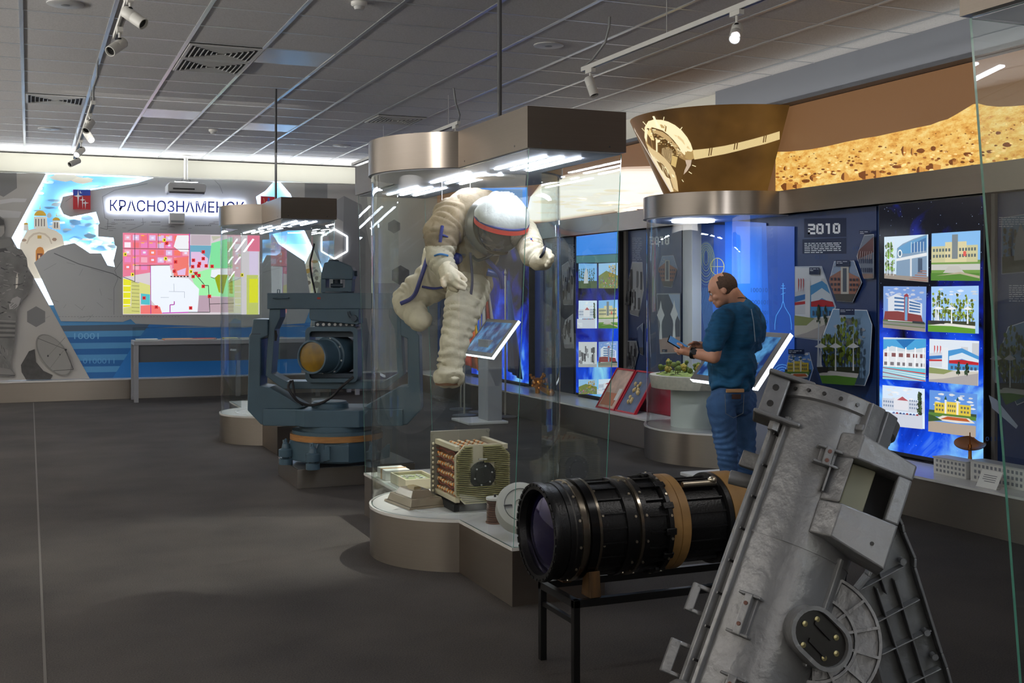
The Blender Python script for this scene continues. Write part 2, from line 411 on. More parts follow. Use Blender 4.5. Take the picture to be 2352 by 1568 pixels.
# small generic photographs
def photo(quad, kind, seed=0, k=1.0, region=None):
    rn = random.Random(seed); f = Q(quad); out = []
    def P(pts, c): out.append(([f(*p) for p in pts], sc(c, k)))
    def B(x0, y0, x1, y1, c): P([(x0, y0), (x1, y0), (x1, y1), (x0, y1)], c)
    def cl(c=(235, 240, 248), n=6):
        for _ in range(n*3):
            cx, cy = rn.uniform(.08, .92), rn.uniform(.55, .96); w_ = rn.uniform(.03, .08); k_ = rn.uniform(.86, 1)
            P([(min(.995, max(.005, cx+w_*math.cos(a)*rn.uniform(.6, 1.2))), min(.995, cy+w_*.4*math.sin(a)*rn.uniform(.6, 1.2))) for a in [2*PI*i/9 for i in range(9)]], sc(c, k_))
    def tree(x, y, h, c):
        B(x-.006, y, x+.006, y+h*.4, (60, 50, 40))
        for _ in range(16):
            r_ = rn.uniform(.014, .034); g_ = rn.uniform(.12, 1); cx, cy = x+rn.uniform(-.035, .035)*(1.25-g_), y+h*g_
            cx = min(.95, max(.05, cx)); cy = min(.93, cy)
            P([(cx+r_*math.cos(a)*rn.uniform(.6, 1.2), cy+r_*1.3*math.sin(a)*rn.uniform(.6, 1.2)) for a in [2*PI*i/7 for i in range(7)]], sc(c, rn.uniform(.5, 1.25)))
    def wins(x0, y0, x1, y1, nx, ny, c):
        for i in range(nx):
            for j in range(ny):
                u = x0+(x1-x0)*(i+.2)/nx; v = y0+(y1-y0)*(j+.25)/ny
                B(u, v, u+(x1-x0)/nx*.6, v+(y1-y0)/ny*.5, c)
    if kind == 'curve':      # curved blue glazed hall with stair
        B(0, 0, 1, 1, (205, 225, 240)); B(0, 0, 1, .12, (150, 140, 130))
        for i in range(6): tree(.04+.035*i, .1, .75, (110, 150, 60))
        P([(.3, .1), (.32, .72), (.45, .82), (.7, .92), (1, 1), (1, .1)], (126, 152, 178))
        P([(.34, .6), (.36, .74), (.6, .86), (1, .98), (1, .72), (.6, .6)], (90, 150, 195))
        P([(.64, .62), (.64, .8), (.98, .93), (.98, .66)], (60, 110, 165))
        for i in range(5): P([(.64+.07*i, .62), (.655+.07*i, .62), (.655+.07*i, .85), (.64+.07*i, .85)], (200, 215, 225))
        P([(.39+.05*math.cos(a)*1, .6+.09*math.sin(a)) for a in [PI*i/6 for i in range(12)]], (235, 240, 240))
        P([(.39+.03*math.cos(a)*1, .6+.06*math.sin(a)) for a in [PI*i/6 for i in range(12)]], (70, 110, 140))
        P([(.3, .42), (.3, .48), (1, .62), (1, .55)], (225, 228, 230))
        B(.62, .1, .66, .5, (215, 218, 222)); B(.8, .2, .9, .5, (60, 80, 105))
        for i in range(5): P([(.6+.06*i, .02+.05*i), (1, .02+.05*i), (1, .045+.05*i), (.62+.06*i, .045+.05*i)], (150, 110, 100))
        for x in (.09, .16, .24): B(x, .08, x+.012, .9, (225, 228, 230))
    elif kind == 'long':     # pale school building with path
        B(0, 0, 1, 1, (130, 185, 235)); B(0, 0, 1, .42, (110, 150, 70)); B(0, .22, 1, .34, (195, 195, 190))
        B(0, .38, .95, .72, (200, 195, 150)); B(.28, .38, .72, .8, (215, 205, 160)); B(.42, .45, .54, .95, (120, 130, 135))
        wins(.02, .45, .4, .7, 6, 2, (80, 95, 100)); wins(.56, .45, .93, .7, 6, 2, (80, 95, 100))
        P([(.36, .3), (.56, .3), (.75, .1), (.2, .1)], (190, 188, 182)); B(0, 0, 1, .16, (80, 130, 45)); B(.66, .5, .72, .6, (220, 90, 80))
        P([(.1, .1), (.6, .14), (1, .05), (1, .1), (.6, .18)], (175, 165, 140))
    elif kind == 'office':
        B(0, 0, 1, 1, (120, 155, 215)); cl((200, 210, 232), 12); B(0, 0, 1, .2, (90, 110, 75)); B(0, .1, 1, .16, (130, 130, 125)); B(0, 0, 1, .08, (150, 140, 130))
        P([(.12, .18), (.12, .72), (.3, .82), (.92, .62), (.92, .2)], (212, 218, 228)); P([(.02, .2), (.05, .4), (.35, .42), (.9, .36), (.95, .2)], (130, 60, 60))
        for j in range(4): P([(.27, .44+.09*j), (.27, .48+.09*j), (.5, .48+.085*j), (.5, .44+.085*j)], (70, 110, 160)); P([(.62, .42+.07*j), (.62, .46+.07*j), (.88, .44+.06*j), (.88, .41+.06*j)], (70, 110, 160))
        P([(.5, .22), (.5, .8), (.56, .84), (.6, .8), (.6, .22)], (150, 60, 70)); P([(.52, .22), (.52, .76), (.58, .76), (.58, .22)], (110, 160, 200)); B(.7, .17, .98, .22, (50, 55, 60))
    elif kind == 'spires':
        B(0, 0, 1, 1, (160, 200, 245)); cl((225, 235, 250), 6)
        for i in range(14): tree(.05+.068*i, .22, rn.uniform(.35, .7), (120, 140, 50))
        B(0, .12, 1, .25, (60, 65, 45)); B(0, 0, 1, .16, (95, 150, 50)); P([(0, .14), (.4, .2), (1, .16), (1, .1), (.5, .14)], (225, 222, 215))
        P([(.14, .2), (.17, .85), (.19, .86), (.18, .5), (.22, .3), (.3, .2)], (205, 215, 225))
        for x, h in ((.22, .7), (.5, .78), (.84, .8)):
            P([(x-.016, .2), (x, h), (x+.016, .2)], (240, 242, 245)); P([(x-.12, .51), (x, .56), (x+.12, .51), (x, .49)], (235, 238, 240))
        P([(.05, .18), (.35, .18), (.35, .25), (.05, .25)], (50, 50, 50))
    elif kind == 'pool':
        B(0, 0, 1, 1, (205, 215, 222)); P([(0, .95), (1, 1), (1, .8), (.6, .72), (.2, .8), (0, .7)], (70, 160, 215)); P([(.3, .95), (.5, .75), (.75, .98)], (30, 110, 180))
        B(0, .3, 1, .68, (225, 228, 232)); wins(0, .5, 1, .68, 6, 1, (130, 80, 80)); wins(0, .3, 1, .46, 7, 1, (120, 115, 120))
        for x in (.1, .3, .52, .74, .93): B(x, .26, x+.03, .78, (240, 242, 245))
        B(0, 0, 1, .3, (110, 195, 215))
        for i in range(8): P([(0, .28-.035*i), (1, .2-.06*i if .2-.06*i > 0 else 0), (1, .17-.06*i if .17-.06*i > 0 else 0), (0, .265-.035*i)], (225, 225, 230) if i % 3 else (205, 60, 60))
    elif kind == 'sport':
        B(0, 0, 1, 1, (222, 230, 240)); B(.86, .5, 1, .95, (200, 203, 208)); B(.64, .6, .78, .85, (205, 208, 214))
        P([(.38, .3), (.38, .75), (.66, .82), (1, .66), (1, .35)], (75, 150, 210)); P([(.4, .48), (.4, .62), (.66, .72), (1, .58), (1, .48), (.66, .58)], (215, 228, 240))
        P([(0, .36), (0, .66), (.3, .72), (.3, .36)], (210, 215, 225)); P([(0, .52), (0, .6), (.3, .64), (.3, .57)], (60, 120, 190)); P([(.4, .46), (1, .46), (1, .52), (.66, .56), (.4, .53)], (190, 40, 50)); P([(0, .48), (.3, .5), (.3, .54), (0, .52)], (190, 50, 55))
        B(.26, .3, .38, .82, (228, 232, 238)); wins(.42, .3, .98, .44, 7, 1, (70, 90, 120)); B(0, 0, 1, .3, (170, 165, 165)); P([(0, .05), (.3, .1), (1, .28), (1, .32), (.4, .28), (0, .3)], (205, 200, 190)); P([(0, .2), (.3, .2), (.5, .3), (0, .34)], (140, 150, 95))
        for x in (.1, .16, .22): P([(x, .66), (x, .86), (x+.02, .84), (x+.02, .76)], (200, 60, 60))
        for x in (.6, .78): tree(x, .2, .3, (50, 70, 50))
    elif kind == 'square':
        B(0, 0, 1, 1, (215, 232, 250)); cl((245, 248, 252), 8); B(0, .38, 1, .68, (205, 212, 225)); P([(.28, .42), (.28, .68), (.45, .76), (.62, .68), (.62, .42)], (225, 225, 232)); P([(.35, .66), (.48, .76), (.62, .66)], (180, 90, 100)); wins(.02, .45, .28, .65, 5, 2, (130, 145, 170)); wins(.64, .45, .9, .72, 5, 3, (130, 145, 170))
        for i in range(7): tree(.88+.015*i % .1, .3, .6, (70, 90, 60))
        B(0, 0, 1, .34, (205, 210, 222))
        for i in range(8): P([(.28+.08*i, .32), (.3+.08*i, .36), (.34+.08*i, .36), (.35+.08*i, .32)], ((90, 110, 160), (150, 60, 70), (60, 80, 120))[i % 3])
        for i in range(5): P([(.02+.04*i, .2-.03*i), (.3, .2-.03*i), (.3, .19-.03*i), (.02+.04*i, .185-.03*i)], (240, 242, 248))
    elif kind == 'yellow':
        B(0, 0, 1, 1, (100, 150, 225)); cl((240, 244, 250), 12); B(0, .45, 1, .53, (60, 80, 60)); B(.12, .47, .88, .72, (222, 196, 70)); B(.34, .47, .64, .76, (232, 205, 85)); B(.33, .47, .37, .8, (235, 235, 225)); B(.58, .47, .62, .8, (235, 235, 225))
        for x in (.35, .6): P([(x-.03, .8), (x, .9), (x+.03, .8)], (50, 90, 80))
        wins(.14, .5, .32, .7, 3, 2, (110, 110, 90)); wins(.39, .5, .57, .72, 4, 2, (110, 110, 90)); wins(.66, .5, .86, .7, 3, 2, (110, 110, 90))
        B(0, .38, 1, .47, (90, 130, 60)); P([(.1, .3), (.3, .42), (.85, .42), (.98, .32), (.6, .28)], (225, 220, 210)); P([(.25, .33), (.4, .41), (.8, .41), (.88, .34)], (190, 95, 50)); B(0, 0, 1, .26, (175, 160, 145)); P([(0, .24), (.3, .3), (.1, .4), (0, .42)], (60, 90, 50))
    elif kind == 'church':
        B(0, 0, 1, 1, (120, 180, 235)); B(0, 0, 1, .3, (70, 90, 60))
        for i in range(8): tree(.06+.12*i, .2, .6, (60, 85, 55))
        P([(.35, .2), (.38, .6), (.48, .85), (.58, .6), (.6, .2)], (190, 195, 200))
    elif kind == 'crowd':
        B(0, 0, 1, 1, (150, 195, 235)); P([(0, .5), (.4, .7), (1, .5), (1, 0), (0, 0)], (120, 130, 70))
        for i in range(60): x, y = rn.uniform(.02, .94), rn.uniform(.02, .4); B(x, y, x+.03, y+.05, (rn.randint(60, 220), rn.randint(60, 200), rn.randint(60, 200)))
        for i in range(4): tree(.6+.1*i, .4, .5, (190, 150, 40))
    elif kind == 'bw':
        B(0, 0, 1, 1, (205, 208, 212)); 
        for i in range(22):
            x, y = rn.uniform(0, .85), rn.uniform(.05, .6); g = rn.randint(40, 170); B(x, y, x+rn.uniform(.04, .14), y+rn.uniform(.08, .38), (g, g, g+4))
        B(0, 0, 1, .12, (170, 172, 176))
    elif kind == 'block':
        B(0, 0, 1, 1, (135, 155, 185)); cl((170, 180, 200), 5); B(0, 0, 1, .22, (80, 78, 76)); P([(.05, .2), (.02, .6), (.4, .78), (.4, .2)], (150, 105, 92)); P([(.6, .2), (.6, .72), (.98, .58), (.98, .2)], (155, 105, 90)); B(.38, .2, .62, .85, (190, 188, 180)); B(.44, .25, .56, .82, (80, 90, 105))
        wins(.05, .24, .38, .62, 3, 3, (60, 60, 75)); wins(.64, .24, .95, .6, 3, 3, (60, 60, 75))
    elif kind == 'ship':
        B(0, 0, 1, 1, (120, 130, 150)); P([(0, .6), (1, .95), (1, .6), (.1, .45)], (110, 70, 70)); wins(.1, .1, .95, .5, 7, 2, (55, 65, 95)); B(0, 0, 1, .12, (150, 125, 115))
        for i in range(7): P([(.08+.13*i, .44), (.12+.13*i, .44), (.16+.13*i, .62), (.12+.13*i, .62)], (175, 150, 150))
    elif kind == 'gallery':
        B(0, 0, 1, 1, (150, 165, 190)); P([(0, .1), (0, .75), (.5, .9), (1, .7), (1, .1)], (95, 110, 150)); B(0, 0, 1, .25, (90, 90, 90))
    if region:
        o2 = []
        for p, c in out:
            q = clipc(p, region)
            if q: o2.append((q, c))
        out = o2
    return out
def hexphoto(poly, kind, seed, k=.75, border=(200, 205, 212)):
    xs = [p[0] for p in poly]; ys = [p[1] for p in poly]; x0, x1, y0, y1 = min(xs), max(xs), min(ys), max(ys)
    cx, cy = sum(xs)/len(xs), sum(ys)/len(ys)
    inner = [(cx+(p[0]-cx)*.975, cy+(p[1]-cy)*.98) for p in poly]
    return [(poly, border)]+photo([(x0, y0), (x1, y0), (x1, y1), (x0, y1)], kind, seed, k, inner)
def textlines(x0, y0, x1, n, dy, col, h=1.6, slope=0, seed=1):
    rn = random.Random(seed); out = []
    for i in range(n):
        x = x0; y = y0+i*dy; end = x1 if i < n-1 else x0+(x1-x0)*.5
        while x < end-3:
            w_ = min(rn.uniform(4, 14), end-x); yy = y+slope*(x-x0)
            out.append(([(x, yy), (x+w_, yy+slope*w_), (x+w_, yy+slope*w_+h), (x, yy+h)], col, 1)); x += w_+2.2
    return out
def remesh(name, prims, mats, parent=None, voxel=.008, smooth_it=3, fold=None, matf=None, post=None):
    mb = MB()
    for p in prims:
        if p[0] == 'c':
            _, a, b, r0, r1 = p; a, b = Vector(a), Vector(b)
            mb.cyl(a, b, r0, r1, 20); mb.ell(a, r0, seg=16, rings=10); mb.ell(b, r1, seg=16, rings=10)
        elif p[0] == 'e': mb.ell(p[1], p[2], seg=24, rings=14, Rm=p[3] if len(p) > 3 else None)
        elif p[0] == 'b': mb.box(*p[1], M=p[2] if len(p) > 2 else None)
    bmesh.ops.recalc_face_normals(mb.bm, faces=mb.bm.faces)
    me = bpy.data.meshes.new(name); mb.bm.to_mesh(me); mb.bm.free()
    o = bpy.data.objects.new(name, me); COL.objects.link(o)
    r = o.modifiers.new('r', 'REMESH'); r.mode = 'VOXEL'; r.voxel_size = voxel
    s = o.modifiers.new('s', 'SMOOTH'); s.iterations = smooth_it; s.factor = .5
    m2 = bpy.data.meshes.new_from_object(o.evaluated_get(bpy.context.evaluated_depsgraph_get()))
    bpy.data.objects.remove(o)
    if fold:
        vn = [v.normal.copy() for v in m2.vertices]
        for v, nn in zip(m2.vertices, vn): v.co += nn*fold(v.co)
    if post: post(m2)
    m2.name = name
    ob = link(name, m2, mats, parent, 60)
    if matf:
        for p in ob.data.polygons: p.material_index = matf(p.center, p.normal)
    return ob
# ================================================================ ROOM
CZ = 3.515; XR = 6.3; YB = 18.05
struct(MB().box(-4.2, XR+.2, -4.2, YB+.2, -.1, 0).build('floor', FLOOR, smooth=0))
struct(MB().box(-4.2, XR+.2, -4.2, YB+.2, CZ, CZ+.1).build('ceiling', CEIL, smooth=0))
struct(MB().box(-4.2, XR+.2, YB, YB+.2, 0, CZ).build('wall_back', WALLW, smooth=0))
struct(MB().box(XR, XR+.2, -4.2, YB, 0, CZ).build('wall_right', WALLW, smooth=0))
struct(MB().box(-4.4, -4.2, -4.2, YB, 0, CZ).build('wall_left', WALLW, smooth=0))
struct(MB().box(-4.2, XR, -4.4, -4.2, 0, CZ).build('wall_front', WALLW, smooth=0))
# ceiling grid: wide bars along the room, thin joints across
BARM = mat('grid_bar_metal', (205, 208, 210), .3, .6)
BARD = mat('grid_joint', (120, 120, 122), .5)
mb = MB()
for i in range(-7, 11):
    x = -.05+.6*i
    if x < XR-.05: mb.box(x-.014, x+.014, -4.2, YB, CZ-.006, CZ)
struct(mb.build('trim_1', BARM, smooth=0))
mb = MB()
for k in range(-21, 17):
    y = 8.15+.6*k
    if -4.2 < y < YB: mb.box(-4.2, XR, y-.008, y+.008, CZ-.004, CZ)
struct(mb.build('trim_2', BARM, smooth=0))
struct(MB().box(.055, .067, 1, 17.5, .0, .0015).build('trim_3', mat('floor_seam', (86, 82, 77), .8), smooth=0))
# soffit ledge along the right wall and band above the rear display
struct(MB().box(6.02, XR, -4.2, YB, 3.175, 3.21).box(6.22, XR, -4.2, 9.7, 3.21, CZ).build('trim_4', mat('ledge_grey', (120, 124, 132), .5), smooth=0))
struct(MB().box(-4.2, 6.02, YB-.42, YB, 3.24, CZ-.02).build('trim_5', mat('band_cream', (206, 203, 186), .6), smooth=0))

# ceiling fittings
def disc(x, y, r, name, label, cat, grp=None):
    t = thing(name, label, cat, (x, y, CZ), grp)
    MB().lathe([(0, r), (.008, r), (.012, r*.9), (.012, .001)], (x, y, CZ), (0, 0, -1), 32).build('grille', PLAST, t)
    MB().lathe([(0, r*.25), (.014, r*.25), (.016, .001)], (x, y, CZ), (0, 0, -1), 16).build('centre_cap', GREYP, t)
    return t
disc(.23, 8.446, .12, 'ceiling_speaker', 'round white ceiling speaker in the top left corner of the ceiling', 'speaker', 'round ceiling speakers')
disc(.222, 14.99, .12, 'ceiling_speaker', 'round white ceiling speaker beyond the left slatted vent', 'speaker', 'round ceiling speakers')
disc(3.818, 8.377, .12, 'ceiling_speaker', 'round ceiling speaker left of the curved cable of the right track', 'speaker', 'round ceiling speakers')
disc(3.88, 15.2, .12, 'ceiling_speaker', 'round ceiling speaker far back near the left end of the tall centre case top', 'speaker', 'round ceiling speakers')
def smoke(x, y, label):
    t = thing('smoke_detector', label, 'detector', (x, y, CZ), 'smoke detectors')
    MB().lathe([(0, .055), (.02, .055), (.03, .045), (.03, .001)], (x, y, CZ), (0, 0, -1), 24).build('base', WHITE, t)
    MB().lathe([(.03, .038), (.038, .036), (.052, .03), (.055, .001)], (x, y, CZ), (0, 0, -1), 24).build('sensor_head', PLAST, t)
smoke(2.069, 7.638, 'small round smoke detector at the top edge of the ceiling')
smoke(2.066, 14.33, 'small round smoke detector on the ceiling left of the thin black rod')
VD = mat('vent_dark', (30, 30, 33), .7)
def vent(x0, x1, y0, y1, label):
    t = thing('ceiling_vent', label, 'vent', ((x0+x1)/2, (y0+y1)/2, CZ), 'slatted ceiling vents')
    MB().box(x0, x1, y0, y1, CZ-.008, CZ-.002).build('backing', VD, t, 0)
    f = MB(); z0, z1 = CZ-.02, CZ-.006
    f.box(x0, x1, y0, y0+.025, z0, z1).box(x0, x1, y1-.025, y1, z0, z1).box(x0, x0+.025, y0+.025, y1-.025, z0, z1).box(x1-.025, x1, y0+.025, y1-.025, z0, z1)
    f.build('frame', PLAST, t, 0)
    cx, cy = (x0+x1)/2, (y0+y1)/2; s = MB(); h = (x1-x0)/2-.03; hy = (y1-y0)/2-.03
    for k in range(6):
        a = h*(k+1)/6.5; b = hy*(k+1)/6.5; z0 = CZ-.022
        for (p, q, r_, u) in ((cx-a, cx+a, cy-b, cy-b+.006), (cx-a, cx+a, cy+b-.006, cy+b), (cx-a, cx-a+.006, cy-b, cy+b), (cx+a-.006, cx+a, cy-b, cy+b)):
            s.box(p, q, r_, u, z0, CZ-.008)
    s.build('louvres', PLAST, t, 0)
vent(1.17, 1.74, 9.37, 9.94, 'nearer of the two adjoining dark square ceiling vents')
vent(1.17, 1.74, 9.97, 10.54, 'farther of the two adjoining dark square ceiling vents')
vent(-.03, .53, 12.37, 12.94, 'slatted ceiling vent at far left above the track spotlights')
vent(3.57, 4.13, 12.37, 12.94, 'slatted ceiling vent above the rounded end of the centre case')
TILEM = mat('metal_tile', (190, 195, 200), .28, .35)
for (i, k, lb) in ((3, 2, 'beside the pair of dark vents'), (2, 8, 'halfway to the rear wall left of the smoke detector'), (4, 9, 'right of the thin black rod'), (2, 14, 'nearest the rear wall, left of the rod'), (4, 14, 'nearest the rear wall, right of the rod')):
    x = -.05+.6*i; y = 8.15+.6*k
    t = thing('ceiling_light_panel', 'unlit smooth light panel in the ceiling grid '+lb, 'ceiling light', (x+.3, y+.3, CZ), 'unlit ceiling panels')
    MB().box(x+.02, x+.58, y+.01, y+.59, CZ-.005, CZ).build('diffuser', TILEM, t, 0)
    MB().box(x+.014, x+.02, y+.01, y+.59, CZ-.008, CZ).box(x+.58, x+.586, y+.01, y+.59, CZ-.008, CZ).build('frame', WHITE, t, 0)

# tracks and spotlights
def track(x, y0, y1, z, label, hang):
    t = thing('light_track', label, 'light track', (x, y0, z), None)
    MB().box(x-.018, x+.018, y0, y1, z-.016, z+.016).build('rail', WHITE, t, 0)
    MB().box(x-.007, x+.007, y0+.03, y1, z-.0175, z-.0155).build('conductor_slot', BLACK, t, 0)
    for y in hang: MB().cyl((x, y, z), (x, y, CZ), .003, seg=6).build('suspension_wire', PLAST, t)
    return t
def cable(t, pts, r=.009):
    MB().tube(pts, r, 8).build('power_cable', GREYP, t)
t1 = track(3.80, -3, 7.72, 3.2, 'white lighting track running along the ceiling at upper right', (6.5, 2.0))
cable(t1, [(3.8, 7.7-.9*0, 3.22), (3.80, 7.55, 3.25), (3.82, 7.4, 3.34), (3.83, 7.36, 3.44), (3.83, 7.35, CZ)])
t2 = track(3.87, 10.6, 14.6, 3.2, 'white lighting track above the rounded top of the centre case', (10.9, 13.2))
cable(t2, [(3.87, 10.6, 3.22), (3.85, 10.52, 3.26), (3.8, 10.5, 3.38), (3.78, 10.5, CZ)])
t3 = track(.52, 10.7, 15.2, 3.2, 'white lighting track at left seen end on below the vent', (11.2, 14.6))
cable(t3, [(.52, 10.72, 3.21), (.52, 10.7, 3.33), (.55, 10.65, 3.42), (.55, 10.6, CZ)])
t4 = track(.52, -3, 7.9, 3.2, 'white lighting track at the top edge above the near left spotlights', (7.2,))
LENS = emis('spot_lens_lit', (225, 230, 255), 9)
def spot(x, y, z, tx, ty, tz, label, lit):
    p = Vector((x, y, z)); d = (Vector((tx, ty, tz))-p).normalized()
    t = thing('track_spotlight', label, 'spotlight', (x, y, z+.1), 'track spotlights')
    MB().box(x-.017, x+.017, y-.05, y+.05, 3.155, 3.186).cyl((x, y, 3.16), (x, y, z+.03), .008, seg=10).build('track_adapter', WHITE, t)
    MB().ell((x, y, z+.03), .016).cyl((x, y, z+.03), p, .011).build('swivel_joint', BLACK, t)
    a = p-d*.045; b = p+d*.105
    hs = MB().lathe([(0, .001), (0, .03), (.006, .034), (.07, .034), (.072, .033), (.074, .034), (.15, .034), (.15, .029), (.135, .029), (.135, .001)], a, d, 28).build('housing', WHITE, t)
    MB().lathe([(.136, .028), (.1361, .001)], a, d, 24).build('lens', LENS if lit else BLACK, hs)
spot(3.8, 7.6, 3.08, 4.3, 6.4, 0, 'white cylinder spotlight on the far end of the right track', False)
spot(3.8, 5.7, 3.07, 2.6, 4.4, 1.6, 'lit white spotlight at the top right shining toward the camera', True)
spot(3.87, 10.7, 3.08, 4.5, 12.8, 1, 'spotlight half hidden behind the rounded case top', False)
spot(.52, 11.3, 3.09, -.1, 10.3, 2.0, 'highest spotlight of the left hanging row', False)
spot(.52, 11.75, 3.05, 1.3, 9.6, 1.4, 'lit spotlight tilting right in the left row', True)
spot(.52, 13.3, 3.07, -.6, 11.5, 1.8, 'lit spotlight tilting left in the left row', True)
spot(.52, 14.6, 3.09, -.8, 13.6, 2.3, 'lowest and farthest spotlight of the left row', False)
spot(.52, 7.55, 3.08, -.2, 6.8, 2.4, 'near left spotlight at the top of the photo pointing down left', False)
spot(.52, 6.75, 3.09, 1.2, 6.2, 2.5, 'spotlight cut off by the top edge at left', False)

# ================================================================ REAR DISPLAY WALL
YP = 17.93          # photo layer
YM = 17.84          # raised panels
PY = onY(YP)
def S13(l): return [(x/3.0143, 420+y/3.0143) for x, y in l]
def S1(l): return [(x/2.658, 350+y/2.658) for x, y in l]
BN = (0, -1, 0)
MAPP = S13([(950, 0), (630, 50), (510, 80), (435, 95), (415, 165), (440, 215), (490, 235), (665, 200), (690, 280), (680, 290), (680, 370), (785, 380), (795, 430), (810, 440), (785, 540), (795, 580), (745, 570), (700, 485), (625, 487), (515, 415), (440, 430), (330, 470), (236, 552), (422, 957), (850, 962), (905, 942), (940, 975)])
MAPP = MAPP+[(560, 752), (700, 742), (716, 700), (700, 600), (640, 560), (604, 500), (604, 478), (592, 470), (588, 452), (610, 438), (628, 418), (500, 402), (372, 402)]
LEFTP = [(-260, 396), (106, 398), (27, 546), (64, 612), (206, 869), (-260, 880)]
RIGHTP = [(636, 409), (668, 446), (700, 530), (742, 618), (722, 700), (690, 865), (1004, 858), (1004, 428)]
items = []
items.append((R4(20, 396, 780, 880), (120, 165, 200)))
items.append(([(60, 396), (780, 405), (780, 560), (60, 560)], (92, 150, 196)))
rn = random.Random(3)
for i in range(150):
    cx, cy = rn.uniform(80, 300), rn.uniform(405, 600); g = rn.randint(-12, 12)
    if cy < 450 and rn.random() < .5: continue
    items.append((blobp(cx, cy, rn.uniform(4, 17), rn.uniform(2, 6.5), 11, .35, rn), mixc((214, 212, 200), (110, 160, 198), rn.random()**.7)))
items.append((blobp(150, 408, 34, 9, 12, .2, rn), (215, 215, 205))); items.append((blobp(190, 415, 24, 7, 12, .2, rn), (232, 228, 212)))
# church
items += [([(40, 640), (46, 560), (62, 530), (68, 528), (100, 520), (128, 530), (142, 540), (150, 570), (150, 640)], (226, 218, 200)),
    ([(78, 524), (78, 498), (107, 498), (110, 524)], (236, 232, 220)), ([(120, 526), (121, 508), (136, 508), (139, 528)], (236, 232, 220)), ([(54, 530), (55, 512), (64, 512), (66, 530)], (225, 220, 208))]
for cx, cy, r in ((92, 492, 14), (129, 503, 9), (60, 512, 5)):
    items.append(([(cx+r*math.cos(a), cy+(-1 if math.sin(a) > 0 else 1)*0-abs(r*.85*math.sin(a))+4) for a in [PI*i/10 for i in range(11)]], (206, 165, 60)))
    items.append(([(cx-1.2, cy-r+3), (cx, cy-r-10*r/14), (cx+1.2, cy-r+3)], (220, 190, 90)))
for i in range(4): items.append((R4(81+6.5*i, 503, 83.5+6.5*i, 520), (120, 115, 112)))
for i in range(2): items.append((R4(124+6*i, 511, 127+6*i, 524), (110, 106, 104)))
items.append(([(60+0, 560), (66, 545), (76, 536), (90, 533), (104, 536), (114, 545), (120, 560), (117, 560), (112, 548), (102, 540), (90, 537), (78, 540), (69, 548), (63, 560)], (200, 188, 168)))
items.append((R4(86, 541, 95, 548), (190, 150, 70))); items.append((blobp(55, 552, 6, 4, 6, .2, rn), (165, 140, 120))); items.append((blobp(125, 550, 6, 4, 6, .2, rn), (165, 140, 120)))
items.append(([(82, 600), (82, 576), (86, 569), (92, 567), (98, 569), (101, 576), (101, 600)], (196, 130, 60)))
items.append((R4(85, 582, 98, 600), (110, 60, 40))); items.append((R4(88, 586, 92, 598), (225, 190, 150)))
# blue waves
items.append(([(60, 700), (780, 700), (780, 880), (60, 880)], (62, 116, 158)))
for i in range(5):
    y = 748+27*i; items.append(([(100, y), (330, y-4), (780, y-2), (780, y+11), (330, y+10), (100, y+13)], (22, 78, 130) if i else (60, 76, 92)))
items.append(([(250, 880), (300, 800), (345, 740), (780, 740), (780, 880)], (28, 92, 150)))
items += text_items('10001', R4(170, 764, 226, 778), (92, 140, 175)); items += text_items('0100011', R4(190, 822, 262, 834), (74, 126, 168))
items.append(([(655, 700), (720, 560), (740, 640), (745, 720)], (214, 208, 190)))
for i in range(26): items.append((blobp(rn.uniform(655, 740), rn.uniform(600, 670), rn.uniform(4, 11), rn.uniform(3, 7), 7, .3, rn), ((170, 140, 70), (150, 150, 140), (200, 190, 165), (120, 112, 100))[i % 4]))
o = pic('photo_wall_mural', PY, items, BACKLIT, None, nrm=BN, step=.0004)
tag(o, 'backlit wall picture of sky, white church with gold domes and blue waves', 'wall picture')
def slab(name, px, Y, th, m, parent=None):
    pts = [at(x, y, Y=Y) for x, y in px]; return MB().prism([(p.x, p.z) for p in pts], Y, Y+th, 'y').build(name, m, parent, 0)
def ledribbon(px, Y0, Y1, inset, parent, closed=True, name='led_strip', m=None):
    P = [at(x, y, Y=YM) for x, y in px]; P = [Vector((p.x, p.z)) for p in P]
    A = sum(P[i].x*P[(i+1) % len(P)].y-P[(i+1) % len(P)].x*P[i].y for i in range(len(P))); sg = (1 if A > 0 else -1) if closed else 1
    n = len(P); ring = []
    for i in range(n):
        a, b, c_ = P[i-1], P[i], P[(i+1) % n]
        if not closed and i == 0: a = b-(c_-b)
        if not closed and i == n-1: c_ = b+(b-a)
        t = ((b-a).normalized()+(c_-b).normalized())
        t = t.normalized() if t.length > 1e-3 else (b-a).normalized()
        nn = Vector((-t.y, t.x))*sg; ring.append(b+nn*inset)
    mb = MB(); mb.loft([[(q.x, Y0, q.y) for q in ring], [(q.x, Y1, q.y) for q in ring]], closed=closed, caps=False)
    return mb.build(name, m or LEDS, parent, 0, recalc=False)
